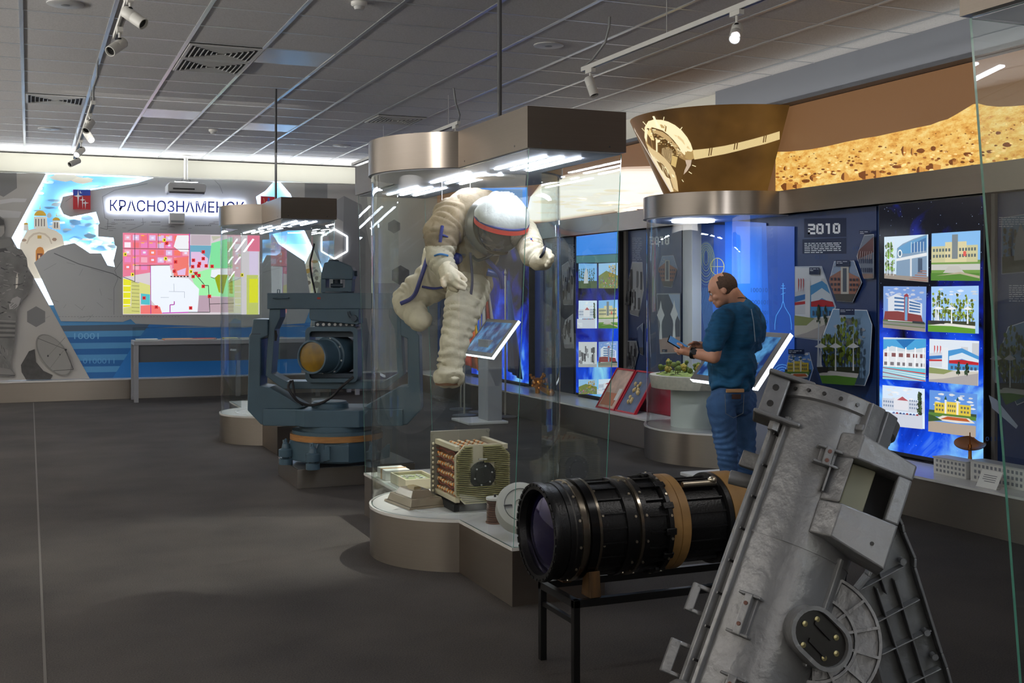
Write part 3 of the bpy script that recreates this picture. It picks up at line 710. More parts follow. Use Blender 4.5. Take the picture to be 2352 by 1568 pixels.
# central map panel
t = thing('map_display_panel', 'large raised grey panel cut to a town map outline with glowing edge', 'display panel', (2.2, YM, .9))
slab('panel_board', MAPP, YM, .03, mat('map_panel_grey', (168, 170, 170), .4), t)
ledribbon(MAPP, YM+.03, YP-.01, .03, t)
items = []; rn = random.Random(11); LG = (118, 120, 120)
def linei(p, q, wd, col): 
    dx, dy = q[0]-p[0], q[1]-p[1]; L = math.hypot(dx, dy) or 1; nx, ny = -dy/L*wd/2, dx/L*wd/2
    return ([(p[0]+nx, p[1]+ny), (q[0]+nx, q[1]+ny), (q[0]-nx, q[1]-ny), (p[0]-nx, p[1]-ny)], col, 1)
def poly(l, wd, col): return [linei(l[i], l[i+1], wd, col) for i in range(len(l)-1)]
def textlines_(x0, y, x1, g):
    o_ = []; x = x0
    while x < x1: o_.append((R4(x, y, x+3.2, y+1.6), (g, g+2, g+4), 1)); x += 4.2
    return o_
items += poly(S1([(330, 615), (480, 680), (690, 740), (740, 770)]), 1.8, (95, 97, 98))
items += poly(S1([(610, 460), (655, 470), (660, 410), (640, 400), (625, 270), (700, 230), (900, 190)]), 1.2, LG)
items += poly(S1([(695, 990), (695, 830), (720, 770), (700, 720), (760, 640)]), 1, LG)
items += poly(S1([(400, 300), (470, 250), (560, 215), (760, 190)]), .9, LG)
items += poly(S1([(1310, 170), (1340, 200), (1360, 250)]), 1, LG); items += poly(S1([(870, 400), (875, 440), (780, 480)]), 1, LG)
for i in range(26):
    x, y = rn.uniform(215, 560), rn.uniform(505, 530); items.append(linei((x, y), (x+rn.uniform(6, 26), y+rn.uniform(-1, 1)), .9, LG))
for i in range(14):
    x, y = rn.uniform(110, 250), rn.uniform(600, 730); items.append(linei((x, y), (x+rn.uniform(-30, 30), y+rn.uniform(-20, 20)), .7, (130, 132, 132)))
for i in range(40): x = 135+i*7; items.append(linei((x, 727), (x+4, 727), .9, LG))
items += textlines_(262, 504, 304, 92) + textlines_(588-240, 509, 366, 92) + textlines_(448, 517, 484, 92)
pic('street_lines', onY(YM), items, PRINT, t, nrm=BN)
# letters
def sign_letters(parent):
    s = 'КРАСНОЗНАМЕНСК'; q = Q([(252, 458), (562, 463), (562, 490), (252, 485)])
    LB = mat('letter_blue', (34, 52, 150), .35)
    mapf = lambda u, v: at(*q(u, v), Y=YM-.05)
    fr = text_solid('sign_lettering', s, .014, mapf, YM-.05, .010, LB, parent)
    text_solid('lettering_glow', s, 0, mapf, YM-.034, .004, emis('letter_led', (235, 242, 255), 55), fr)
ts = thing('town_name_sign', 'blue raised town name letters with white glow above the projected map', 'sign', (2.1, YM, 2.8))
sign_letters(ts)
# projected map
t = thing('projected_map', 'bright coloured street map projected on the grey rear panel', 'projection', (2.1, YM-.004, 1.2))
q = Q([(282, 535), (596, 541), (596, 722), (282, 722)]); B = []
def mb_(x0, y0, x1, y1, c): B.append(([q(x0, 1-y0), q(x1, 1-y0), q(x1, 1-y1), q(x0, 1-y1)], c))
def mp_(l, c): B.append(([q(x, 1-y) for x, y in l], c))
def mx(x): return (x-282)/314
def my(y): return (y-535)/187
def MS(l): return [(mx(a), my(b)) for a, b in S1(l)]
mb_(0, 0, 1, 1, (215, 205, 210))
rn = random.Random(5)
mp_(MS([(750, 490), (1160, 490), (1150, 690), (750, 760)]), (232, 120, 150))
for i in range(8):
    for j in range(5):
        x0, y0 = mx(284+i*19), my(537+j*17)
        c = ((238, 110, 120), (236, 130, 190), (245, 120, 100), (225, 190, 230), (242, 170, 190), (250, 235, 245))[rn.randint(0, 5)]
        mb_(x0+.006, y0+.01, x0+.052, y0+.075, c)
        if rn.random() < .6: mb_(x0+.02, y0+.03, x0+.04, y0+.055, (235, 225, 250))
        if rn.random() < .3: mb_(x0+.006, y0+.01, x0+.03, y0+.02, (250, 190, 50))
mp_(MS([(1080, 500), (1150, 498), (1150, 600), (1100, 600), (1060, 570)]), (240, 240, 245)); mp_(MS([(1160, 560), (1290, 560), (1285, 600), (1270, 680), (1160, 690)]), (110, 170, 195))
mp_(MS([(1165, 495), (1285, 495), (1285, 558), (1165, 558)]), (190, 175, 185)); mp_(MS([(1290, 545), (1420, 505), (1420, 700), (1275, 700)]), (130, 225, 160)); mp_(MS([(1290, 500), (1360, 500), (1300, 530)]), (190, 190, 170))
mp_(MS([(1165, 600), (1220, 600), (1270, 640), (1265, 700), (1165, 700)]), (225, 190, 225)); mp_(MS([(1160, 740), (1290, 700), (1430, 730), (1430, 880), (1215, 870)]), (160, 240, 170)); mp_(MS([(1290, 710), (1420, 700), (1420, 750), (1285, 760)]), (235, 240, 245))
mp_(MS([(1310, 760), (1330, 740), (1390, 740), (1360, 860), (1335, 850)]), (150, 165, 20)); mp_(MS([(1395, 740), (1420, 740), (1420, 860), (1400, 855)]), (150, 165, 20))
mp_(MS([(1215, 870), (1280, 870), (1275, 975), (1205, 975)]), (185, 160, 175)); mp_(MS([(1280, 880), (1425, 880), (1425, 975), (1278, 975)]), (190, 165, 175))
mp_(MS([(920, 690), (1035, 685), (1050, 760), (1150, 765), (1215, 830), (1205, 975), (990, 980), (920, 900)]), (238, 244, 252)); mp_(MS([(1060, 640), (1150, 630), (1150, 750), (1060, 755)]), (240, 120, 110)); mp_(MS([(1080, 720), (1135, 700), (1130, 745), (1085, 745)]), (225, 190, 230))
mp_(MS([(752, 770), (800, 780), (795, 940), (752, 945)]), (228, 226, 30)); 
for j in range(4): mp_(MS([(752, 812+38*j), (796, 812+38*j), (796, 816+38*j), (752, 816+38*j)]), (250, 250, 250))
mp_(MS([(800, 780), (850, 800), (855, 985), (752, 985), (752, 950), (800, 940)]), (205, 205, 120))
for j in range(9): mp_(MS([(803, 790+22*j), (850, 792+22*j), (850, 794+22*j), (803, 792+22*j)]), (60, 60, 40))
mp_(MS([(850, 790), (918, 810), (918, 870), (850, 860)]), (215, 215, 130)); mp_(MS([(860, 860), (915, 865), (915, 930), (860, 925)]), (80, 190, 200)); mp_(MS([(858, 935), (920, 930), (975, 940), (990, 985), (858, 985)]), (240, 120, 115))
mb_(mx(568), 0, 1, .2, (232, 120, 150)); mb_(mx(572), .2, .99, .5, (225, 205, 235)); mb_(mx(566), .5, .99, 1, (200, 205, 110)); mb_(mx(572), .55, mx(592), .85, (230, 228, 40))
W = [((918, 690), (920, 985), 1.6, (170, 40, 160)), ((750, 585), (1155, 592), 1, (40, 40, 45)), ((822, 495), (822, 790), 1.2, (50, 40, 60)), ((1156, 492), (1158, 700), 1.5, (150, 40, 170)), ((900, 495), (902, 585), 1, (200, 60, 170)), ((965, 495), (968, 585), 1, (60, 60, 60)), ((752, 760), (822, 788), 1.2, (30, 30, 30)), ((822, 690), (1035, 688), 1.4, (60, 60, 60)), ((1180, 730), (1245, 805), 1.4, (30, 30, 30)), ((1245, 812), (1272, 812), 1.4, (30, 30, 30)), ((1272, 812), (1280, 975), 1.4, (30, 30, 30)), ((1280, 975), (1150, 975), 1.4, (30, 30, 30)), ((1280, 925), (1428, 920), 1.2, (30, 30, 30)), ((990, 980), (1150, 975), 2, (200, 30, 190)), ((1037, 975), (1037, 930), 2, (170, 30, 160)), ((1037, 930), (1063, 928), 2, (170, 30, 160)), ((1063, 928), (1063, 908), 2, (170, 30, 160)), ((1285, 760), (1310, 770), 1.2, (40, 40, 40)), ((1060, 800), (1062, 850), .8, (150, 160, 180)), ((1030, 848), (1125, 850), .8, (150, 160, 180)), ((980, 885), (1030, 885), .8, (150, 160, 180)), ((1125, 850), (1125, 888), .8, (150, 160, 180))]
for a, b, wd, c in W:
    a, b = S1([a])[0], S1([b])[0]; B.append(linei(a, b, wd, c))
for i in range(6): a = S1([(1040+20*i, 757)])[0]; B.append(linei(a, (a[0]+4, a[1]), 2.6, (20, 20, 20)))
for x, y in ((1017, 555), (1071, 668), (1063, 725), (1240, 607), (1240, 648), (1180, 658), (1217, 678), (1175, 697), (1212, 693), (1258, 692), (1294, 695), (1196, 738), (1214, 751), (1178, 757), (1240, 817), (1278, 878), (1163, 949), (954, 943), (879, 888)):
    a, b = S1([(x, y)])[0]; B.append((R4(a-3.8, b-3.8, a+3.8, b+3.8), (220, 45, 50), 1)); B.append((R4(a-1.2, b-1.6, a+1.2, b+1.6), (120, 20, 30), 2))
for x, y in ((1002, 535), (1010, 648), (763, 622), (808, 745), (1164, 727), (1476, 748)):
    a, b = S1([(x, y)])[0]; B.append((R4(a-3.6, b-4, a+3.6, b+4), (240, 225, 40), 1)); B.append(([(a-2, b-2), (a+2, b-2), (a-2, b+2), (a+2, b+2)], (30, 30, 10), 2))
pic('map_image', onY(YM-.004), B, SCREEN, t, nrm=BN, step=.00015)
# crests
def crest(name, px, label, draw):
    t = thing(name, label, 'crest', at(*px[3], Y=YM-.06))
    slab('shield_board', px, YM-.06, .05, mat('crest_red_'+name, (176, 34, 44), .4), t)
    pic('emblem', onY(YM-.062), draw, PRINT, t, nrm=BN)
def star4(cx, cy, w_, up, dn, col=(235, 235, 238)):
    return ([(cx-w_, cy), (cx-w_*.18, cy-w_*.2), (cx, cy-up), (cx+w_*.18, cy-w_*.2), (cx+w_, cy), (cx+w_*.18, cy+w_*.2), (cx, cy+dn), (cx-w_*.18, cy+w_*.2)], col)
crest('town_crest', [(168, 435), (208, 436), (208, 481), (189, 480), (168, 480)], 'shield crest in blue and red with white four point stars at upper left', [
    (R4(168.5, 435.5, 207.5, 449), (40, 66, 160)), star4(179.5, 450, 10, 14, 28), star4(189.5, 459, 7, 9, 20), star4(196, 466, 8, 6, 14), ([(186+3*math.cos(a), 441+3*math.sin(a)) for a in [PI*i/4 for i in range(8)]], (225, 228, 235)), ([(187.5+2.6*math.cos(a), 440+2.6*math.sin(a)) for a in [PI*i/4 for i in range(8)]], (40, 66, 160))])
crest('region_crest', [(599, 450), (633, 452), (633, 490), (599, 488)], 'red shield crest with a pale horseman, right of the town name letters', [
    ([(606, 470), (612, 462), (622, 463), (628, 458), (630, 462), (625, 468), (626, 478), (622, 478), (620, 471), (612, 471), (609, 478), (606, 478)], (215, 215, 220)), ([(614, 462), (615, 454), (619, 454), (620, 462)], (70, 90, 170)), ([(605, 455), (606, 455), (612, 482), (611, 482)], (225, 200, 120))])
# left and right outer grey panels
PG = mat('outer_panel_grey', (168, 165, 160), .4)
t = thing('left_display_panel', 'raised grey panel at far left with hexagons and a glowing slanted edge', 'display panel', (-.4, YM, .3))
slab('panel_board', LEFTP, YM, .03, PG, t); ledribbon(LEFTP[1:5], YM+.03, YP-.01, -.03, t, closed=False)
def hexa(cx, cy, r, n=6, rot=PI/6): return [(cx+r*math.cos(2*PI*i/n+rot), cy+r*math.sin(2*PI*i/n+rot)) for i in range(n)]
items = [(hexa(83, 727, 24), (112, 112, 112)), ([(-20, 396), (38, 397), (39, 432), (8, 452), (-20, 440)], (118, 118, 118)), ([(-20, 462), (30, 455), (62, 456), (58, 464), (30, 464), (-20, 472)], (190, 190, 190)), ([(-20, 480), (50, 486), (44, 500), (-20, 500)], (185, 185, 184))]
pic('hexagon_print', onY(YM), items, PRINT, t, nrm=BN)
t = thing('right_display_panel', 'raised grey panel right of the town map with hexagon shapes', 'display panel', (4.2, YM, .3))
slab('panel_board', RIGHTP, YM, .03, PG, t); ledribbon([RIGHTP[i] for i in (0, 1, 2, 3, 4, 5)], YM+.03, YP-.01, .03, t, closed=False)
items = [([(700, 420), (752, 421), (752, 470), (700, 468)], (120, 120, 120)), (hexa(790, 480, 30), (140, 140, 140)), ([(840, 420), (1004, 425), (1004, 650), (860, 650)], (214, 212, 200)), (hexa(920, 632, 23), (96, 98, 98)), (hexa(905, 520, 16), (130, 130, 128)), ([(790, 450), (830, 470), (860, 620), (840, 860), (780, 860)], (124, 124, 124))]
pic('hexagon_print', onY(YM), items, PRINT, t, nrm=BN)
# glowing hexagon ring
mb = MB(); H6 = [at(x, y, Y=YM-.02) for x, y in hexa(768, 560, 34)]
for i in range(6): mb.tube([H6[i], H6[(i+1) % 6]], .012, 8)
tag(mb.build('hexagon_light', emis('hex_led', (235, 240, 250), 4)), 'glowing white hexagon outline on the grey panel behind the small case', 'light')
# rear plinth
t = thing('rear_plinth', 'long low steel fronted plinth under the rear display wall', 'plinth', (.5, 17.62, 0))
MB().box(-4.2, 5.62, 17.62, 18.04, 0, .275).build('steel_front', STEEL, t, 0)
MB().box(-4.2, 5.62, 17.60, 18.04, .275, .29).build('top_board', TOPW, t, 0)
# short-throw projector
t = thing('projector', 'white ceiling projector on a pole above the town name letters', 'projector', (2.16, 17.3, CZ))
pc = at(427, 433, Y=17.2)
MB().cyl((pc.x, 17.2, CZ), (pc.x, 17.2, pc.z+.13), .028, seg=16).lathe([(0, .1), (.015, .1), (.03, .03)], (pc.x, 17.2, CZ), (0, 0, -1), 24).build('mounting_pole', WHITE, t)
MB().box(pc.x-.16, pc.x+.16, 17.1, 17.32, pc.z+.09, pc.z+.10).cyl((pc.x-.12, 17.15, pc.z+.02), (pc.x-.05, 17.2, pc.z+.13), .01).cyl((pc.x+.12, 17.15, pc.z+.02), (pc.x+.05, 17.2, pc.z+.13), .01).build('bracket', GREYP, t)
MB().prism([(-.27, -.06), (.25, -.06), (.27, .03), (.24, .065), (-.24, .075), (-.27, .03)], 17.02, 17.38, 'y', M=Matrix.Translation((pc.x, 0, pc.z))).build('body', PLAST, t, bevel=.008)
MB().box(pc.x-.25, pc.x+.24, 17.03, 17.37, pc.z-.085, pc.z-.062).build('base_tray', GREYD, t, 0)
MB().box(pc.x-.2, pc.x+.1, 17.012, 17.021, pc.z-.03, pc.z-.01).build('vent_slot', BLACK, t, 0)
p = at(406, 502, Y=YM-.06)
t = thing('sensor_box', 'small white box on the grey panel below the town name', 'box', (p.x, YM-.1, p.z-.08))
MB().box(p.x-.11, p.x+.11, YM-.12, YM-.001, p.z-.08, p.z+.08).build('housing', PLAST, t, 0, .006)
MB().box(p.x-.09, p.x+.09, YM-.123, YM-.12, p.z-.06, p.z-.03).build('front_strip', GREYP, t, 0)
# glass topped showcase table
t = thing('showcase_table', 'long grey showcase table with glass top in front of the map', 'table', (3, 17.2, 0))
TG = mat('table_grey', (150, 151, 154), .4); x0, x1 = 1.36, 4.6; y0, y1 = 16.95, 17.5
for x in (x0+.03, x1-.03):
    for y in (y0+.03, y1-.03): MB().box(x-.03, x+.03, y-.03, y+.03, 0, .8).build('leg', TG, t, 0)
MB().box(x0, x1, y0, y1, .8, .86).build('tabletop', TG, t, 0, .004)
MB().box(x0+.05, x1-.05, y0+.03, y0+.05, .56, .8).build('front_apron', GREYD, t, 0)
def gbox(x0, x1, y0, y1, z0, z1, parent, th=.008, name='glass_cover'):
    mb = MB(); mb.box(x0, x1, y0, y0+th, z0, z1-th).box(x0, x1, y1-th, y1, z0, z1-th).box(x0, x0+th, y0+th, y1-th, z0, z1-th).box(x1-th, x1, y0+th, y1-th, z0, z1-th).box(x0, x1, y0, y1, z1-th, z1)
    return mb.build(name, GLASS, parent, 0)
gbox(x0+.02, x1-.02, y0+.02, y1-.02, .861, 1.04, t)
rn = random.Random(2)
books = [(1.55, .3, (215, 218, 222), 'pale open booklet at the left end of the glass table'), (1.98, .42, (208, 170, 110), 'tan document on the glass table'), (2.35, .34, (150, 40, 45), 'red folder lying on the glass table'), (2.12, .7, (235, 110, 90), 'long coral sheet at the front of the glass table'), (2.72, .2, (230, 205, 40), 'yellow booklet on the glass table'), (3.0, .3, (30, 44, 80), 'dark blue booklet right of the yellow one')]
for x, w_, c, lb in books:
    y = 17.05 if w_ > .6 else 17.2
    t = thing('booklet', lb, 'booklet', (x, y, .862), None)
    MB().box(x-w_/2, x+w_/2, y-.05, y+.12 if w_ < .6 else y+.03, .862, .88).build('cover', mat('cover_%d' % int(x*100), c, .5), t, 0, .003)
    MB().box(x-w_/2+.006, x+w_/2-.006, y-.052, y-.05, .865, .877).build('page_edge', WHITE, t, 0)
# ================================================================ RIGHT WALL
XP = 6.2; PX = onX(XP-.0135); XN = (-1, 0, 0)
t = thing('wall_plinth', 'long low steel fronted plinth along the right wall under the screens', 'plinth', (5.62, 6, 0))
MB().box(5.62, 6.19, -4.1, 17.6, 0, .275).build('steel_front', STEEL, t, 0)
MB().box(5.6, 6.19, -4.1, 17.6, .275, .292).build('top_board', TOPW, t, 0)
t = thing('wall_fascia', 'long brushed steel band above the screens on the right wall', 'fascia', (6.1, 6, 2.23))
MB().box(6.08, 6.29, -4.1, 8.55, 2.232, 2.435).build('near_band', STEEL, t, 0)
MB().box(6.08, 6.29, 9.99, 18, 2.232, 2.435).build('far_band', STEEL, t, 0)
struct(MB().box(6.2, 6.3, -4.1, 18, .29, 2.25).build('wall_panels', mat('panel_navy', (38, 58, 98), .45), smooth=0))
bpy.data.objects['wall_panels'].name = 'wall_east'
def board(name, x0, x1, label, col=(27, 46, 88), items=(), y0p=None, grp=None):
    """printed board spanning photo columns x0..x1 on the right wall"""
    a, b = at(x0, 700, X=XP).y, at(x1, 700, X=XP).y
    t = thing(name, label, 'display board', (XP, (a+b)/2, .3), grp)
    MB().box(XP-.013, XP-.0005, min(a, b), max(a, b), .293, 2.228).build('board', mat('board_%d' % x0, col, .35), t, 0)
    if items: pic('print', PX, items, PRINTG, t, nrm=XN, step=.0004)
    return t
def Z7(l): return [(1440+x/2.579, 220+y/2.579) for x, y in l]
def Z8(l): return [(1440+x/2.529, 500+y/2.529) for x, y in l]
def Z3(l): return [(1180+x/3.016, 480+y/3.016) for x, y in l]
W1 = (222, 226, 232); NV = (20, 32, 62)
def cap(x0, y0, x1, y1, sl=0):
    return [([(x0, y0), (x1, y0+sl*(x1-x0)), (x1, y1+sl*(x1-x0)), (x0, y1)], NV)]+textlines(x0+2, y0+3, x1-3, 2, 3.6, (190, 196, 208), 1.1, sl, int(x0))
def digits(rows, col):
    out = []
    for s, x0, y0, x1, y1 in rows: out += text_items(s, R4(x0, y0, x1, y1), col)
    return out
def squared(s, x0, y0, x1, y1, sl=0, col=W1):
    """wide rounded figures 2 0 1 0 with a middle bar, built of strokes"""
    n = len(s); w_ = (x1-x0)/n; out = []; k = (y1-y0)*.2
    for i, ch in enumerate(s):
        a = x0+i*w_+w_*.06; b = x0+(i+1)*w_-w_*.06; off = sl*(a-x0); T, Bm = y0+off, y1+off; M_ = (T+Bm)/2
        if ch == '2': segs = [R4(a, T, b-k*.5, T+k), R4(b-k, T+k*.5, b, M_), R4(a, M_-k*.5, b-k*.3, M_+k*.5), R4(a, M_, a+k, Bm), R4(a, Bm-k, b, Bm)]
        elif ch == '0': segs = [R4(a+k*.6, T, b-k*.6, T+k), R4(a, T+k*.5, a+k, Bm-k*.5), R4(b-k, T+k*.5, b, Bm-k*.5), R4(a+k*.6, Bm-k, b-k*.6, Bm), R4(a+k*1.5, M_-k*.4, b-k*1.5, M_+k*.4)]
        elif ch == '9': segs = [R4(a+k*.6, T, b-k*.6, T+k), R4(a, T+k*.5, a+k, M_), R4(b-k, T+k*.5, b, Bm-k*.5), R4(a, M_-k*.5, b, M_+k*.5), R4(a, Bm-k, b-k*.6, Bm)]
        else: m = (a+b)/2; segs = [R4(m-k*.2, T, m+k*.8, Bm), R4(m-k*1.2, T, m, T+k)]
        out += [(q_, col, 1) for q_ in segs]
    return out
# --- board with 2010 heading, between the round bay and the big screen
items = [(Z7([(1050, 727), (1300, 722), (1300, 835), (1050, 840)]), NV)]+squared('2010', 1855, 514, 1931, 538, -.03)
items += [(Z7([(1040, 850), (1300, 840), (1300, 935), (1040, 935)]), NV)]+textlines(1848, 558, 1932, 6, 4.2, W1, 1.6, -.01, 4)
items += digits([('1000011110100', 1832, 487, 1898, 496), ('1001101', 1960, 566, 2010, 574), ('01101', 1872, 585, 1900, 596), ('0110100', 1925, 905, 2000, 915), ('100110111', 1940, 922, 2012, 932)], (40, 66, 116))
items += [(Z7([(995, 1010), (1155, 1008), (1240, 1250), (1158, 1452), (995, 1430)]), (150, 160, 175))]
items += photo(Z7([(995, 1018), (1240, 1018), (1240, 1445), (995, 1445)]), 'sport', 21, .78, Z7([(997, 1016), (1150, 1016), (1232, 1250), (1152, 1444), (997, 1424)]))
items += cap(1864, 614, 1888, 630)
items += hexphoto(Z7([(1242, 980), (1360, 976), (1407, 1105), (1352, 1222), (1258, 1216), (1212, 1095)]), 'block', 31, .85)+cap(1929, 597, 1961, 611)
items += hexphoto(Z7([(1487, 820), (1430, 825), (1385, 950), (1430, 1085), (1487, 1080)]), 'ship', 32, .8)+cap(1985, 529, 2010, 537)
items += hexphoto(Z8([(1225, 528), (1425, 535), (1455, 620), (1440, 900), (1412, 975), (1218, 962), (1146, 738)]), 'spires', 33, .68)+cap(1964, 708, 1999, 723)
items += hexphoto(Z8([(1030, 790), (1148, 780), (1172, 872), (1135, 988), (1040, 972), (1008, 880)]), 'yellow', 34, .8)+cap(1851, 801, 1888, 812)
items += [(Z8([(980, 700), (1120, 715), (1160, 860), (1200, 1000), (1150, 1080), (1000, 1040)]), (38, 62, 108))] if 0 else []
board('information_board', 1836, 2016, 'dark blue board headed 2010 with hexagon photos, left of the large screen', items=items)
# --- board right of the big screen (seen through the near glass)
items = [([(2300, 500), (2420, 480), (2420, 620), (2300, 630)], (120, 125, 140))]+photo([(2302, 502), (2420, 482), (2420, 618), (2302, 628)], 'church', 41, .5)
items += textlines(2332, 655, 2400, 8, 5, (170, 176, 190), 1.8, 0, 8)+hexphoto([(2330, 750), (2420, 720), (2420, 900), (2350, 930), (2302, 830)], 'spires', 42, .55)+textlines(2336, 500, 2410, 5, 5, (160, 166, 180), 1.6, 0, 9)
items += [([(2312, 905), (2330, 915), (2380, 975), (2376, 982), (2320, 935)], (150, 160, 178))]+digits([('01100', 2305, 1000, 2350, 1010)], (44, 72, 124))
board('information_board', 2288, 2440, 'dark blue picture board beyond the glass edge at the right side of the photo', items=items)
# --- boards left of the bay and beyond
items = squared('2010', 1491, 543, 1538, 562, 0)+hexphoto(Z8([(205, 222), (270, 218), (295, 300), (262, 405), (215, 400), (182, 300)]), 'block', 51, .9)
items += [(Z8([(180, 440), (318, 438), (318, 785), (200, 790)]), (160, 165, 172))]
q_ = Z8([(183, 445), (316, 445), (316, 782), (203, 782)])
items += [(q_, (70, 80, 96)), (Z8([(195, 700), (316, 690), (316, 782), (203, 782)]), (165, 140, 130)), (Z8([(183, 445), (250, 445), (316, 600), (316, 445)]), (160, 178, 205))]
for cx, cy in ((205, 565), (283, 560)):
    s8 = lambda a, b: Z8([(a, b)])[0]
    items.append(([s8(cx, cy-85), s8(cx+7, cy-40), s8(cx+22, cy), s8(cx+8, cy+35), s8(cx+5, cy+60), s8(cx+8, cy+140), s8(cx-9, cy+140), s8(cx-5, cy+60), s8(cx-8, cy+35), s8(cx-22, cy), s8(cx-7, cy-40)], (225, 228, 230)))
items += cap(1524, 802, 1536, 808)+digits([('0110', 1500, 930, 1530, 940)], (40, 66, 116))
board('information_board', 1480, 1568, 'blue board with small 2010 heading and two white spire monuments seen through the bay glass', items=items)
items = textlines(1452, 546, 1474, 14, 4.1, (150, 158, 176), 1.4, 0, 12)+hexphoto(Z8([(30, 258), (90, 258), (98, 420), (70, 575), (20, 560), (2, 400)]), 'bw', 52, .75)+hexphoto(Z8([(62, 640), (98, 610), (98, 800), (80, 790)]), 'gallery', 53, .8)+hexphoto(Z8([(2, 715), (60, 715), (72, 780), (45, 890), (2, 895)]), 'bw', 54, .6)
items += photo([(1441, 668), (1450, 668), (1450, 700), (1441, 700)], 'bw', 55, .4)+cap(1450, 775, 1458, 780)
board('information_board', 1442, 1480, 'narrow dark blue board with grey hexagon photo, just left of the round bay', items=items)
items = textlines(1306, 562, 1320, 18, 3.4, (150, 150, 155), 1.3, 0, 13)+hexphoto([(1290, 610), (1305, 600), (1318, 640), (1316, 700), (1295, 700)], 'bw', 56, .7)+hexphoto([(1300, 735), (1318, 720), (1320, 800), (1300, 800), (1292, 770)], 'bw', 57, .8)+textlines(1268, 560, 1282, 14, 3.6, (130, 132, 140), 1.2, 0, 14)
board('information_board', 1258, 1320, 'dark board with a text column, left of the narrow lit screen', (34, 42, 60), items=items)
# posts
POST = mat('post_grey', (112, 108, 104), .45)
def post(x0, x1, label):
    a, b = at(x0, 700, X=XP-.03).y, at(x1, 700, X=XP-.03).y; t = thing('display_post', label, 'post', (XP, a, .29), None)
    MB().box(XP-.04, XP, min(a, b), max(a, b), .292, 2.232).build('column', POST, t, 0)
    MB().box(XP-.055, XP-.04, min(a, b), max(a, b), .292, .32).build('foot_trim', GREYP, t, 0)
post(2265, 2287, 'grey upright post right of the large screen'); post(1424, 1440, 'grey upright post right of the narrow lit screen'); 
t = thing('bay_column', 'pale grey square column inside the round glass bay', 'post', (6.0, at(1580, 700, X=6.1).y, .3))
a, b = at(1568, 700, X=6.08).y, at(1590, 700, X=6.08).y
MB().box(6.08, 6.2, min(a, b), max(a, b), .3, 2.23).build('column', mat('bay_column_grey', (176, 178, 180), .4), t, 0, .004)
MB().box(6.07, 6.2, min(a, b)-.01, max(a, b)+.01, .3, .34).build('foot_trim', GREYP, t, 0)

# --- screens
def screen(cx, label, photos, extra=()):
    XS = 6.10; px0, px1 = cx; ya, yb = at(px0, 700, X=XS).y, at(px1, 700, X=XS).y; y0, y1 = min(ya, yb), max(ya, yb)
    t = thing('video_screen', label, 'screen', (XS, (y0+y1)/2, .33))
    zt, zb = 2.215, .335
    cs_ = MB().box(XS+.002, XS+.09, y0-.012, y1+.012, zb-.03, zt+.012).build('casing', BLACK, t, 0, .003)
    dg_ = MB().box(XS+.0, XS+.012, y0, y1, zb, zt).build('display_glass', NEB, t, 0)
    for i, (kind, q_) in enumerate(photos):
        rr = R4(min(p[0] for p in q_), 0, 1, 1)
        pic('displayed_photo', onX(XS-.0015), [(q_, (210, 225, 240))]+photo(q_, kind, 60+i+int(px0), 1.0, q_), SCREEN, dg_, nrm=XN, step=.00012)
    if extra: pic('displayed_banner', onX(XS-.0015), list(extra), SCREEN, t, nrm=XN, step=.0002)
    MB().box(XS-.01, XS+.03, (y0+y1)/2-.03, (y0+y1)/2+.03, .296, zb-.03).box(XS-.02, XS+.08, y0+.1, y1-.1, .292, .3).build('stand_foot', BLACK, t, 0)
    return t
def Z9(l): return [(1950+x/2.413, 600+y/2.413) for x, y in l]
screen((2020, 2258), 'large tall video screen with eight photographs on a blue starry picture', [
    ('curve', [(2031, 544), (2132, 538), (2132, 648), (2031, 639)]), ('long', [(2140, 536), (2252, 529), (2251, 645), (2139, 644)]),
    ('office', [(2029, 657), (2128, 658), (2126, 762), (2029, 752)]), ('spires', [(2139, 658), (2248, 656), (2248, 766), (2139, 761)]),
    ('pool', [(2029, 774), (2127, 778), (2126, 876), (2028, 870)]), ('sport', [(2135, 778), (2249, 783), (2247, 886), (2134, 876)]),
    ('square', [(2027, 884), (2124, 893), (2124, 985), (2027, 975)]), ('yellow', [(2135, 895), (2245, 905), (2243, 1004), (2134, 990)])])
def row(y0, y1, kl, kr): return [(kl, [(1329, y0), (1371, y0), (1371, y1), (1329, y1)]), (kr, [(1375, y0), (1419, y0-2), (1419, y1), (1375, y1)])]
screen((1323, 1420), 'narrow lit video screen with paired photos behind the centre glass case', row(605, 662, 'church', 'crowd')+row(690, 754, 'square', 'long')+row(785, 843, 'bw', 'office')+row(871, 905, 'crowd', 'square'), [([(1324, 543), (1419, 532), (1419, 582), (1324, 587)], (30, 130, 235)), ([(1324, 588), (1419, 583), (1419, 602), (1324, 604)], (60, 110, 110))])
screen((1083, 1214), 'far blue lit screen high behind the suit helmet', [], [([(1090, 432), (1212, 430), (1212, 476), (1090, 500)], (70, 150, 245)), ([(1140, 436), (1200, 434), (1200, 470), (1150, 480)], (110, 150, 200))])
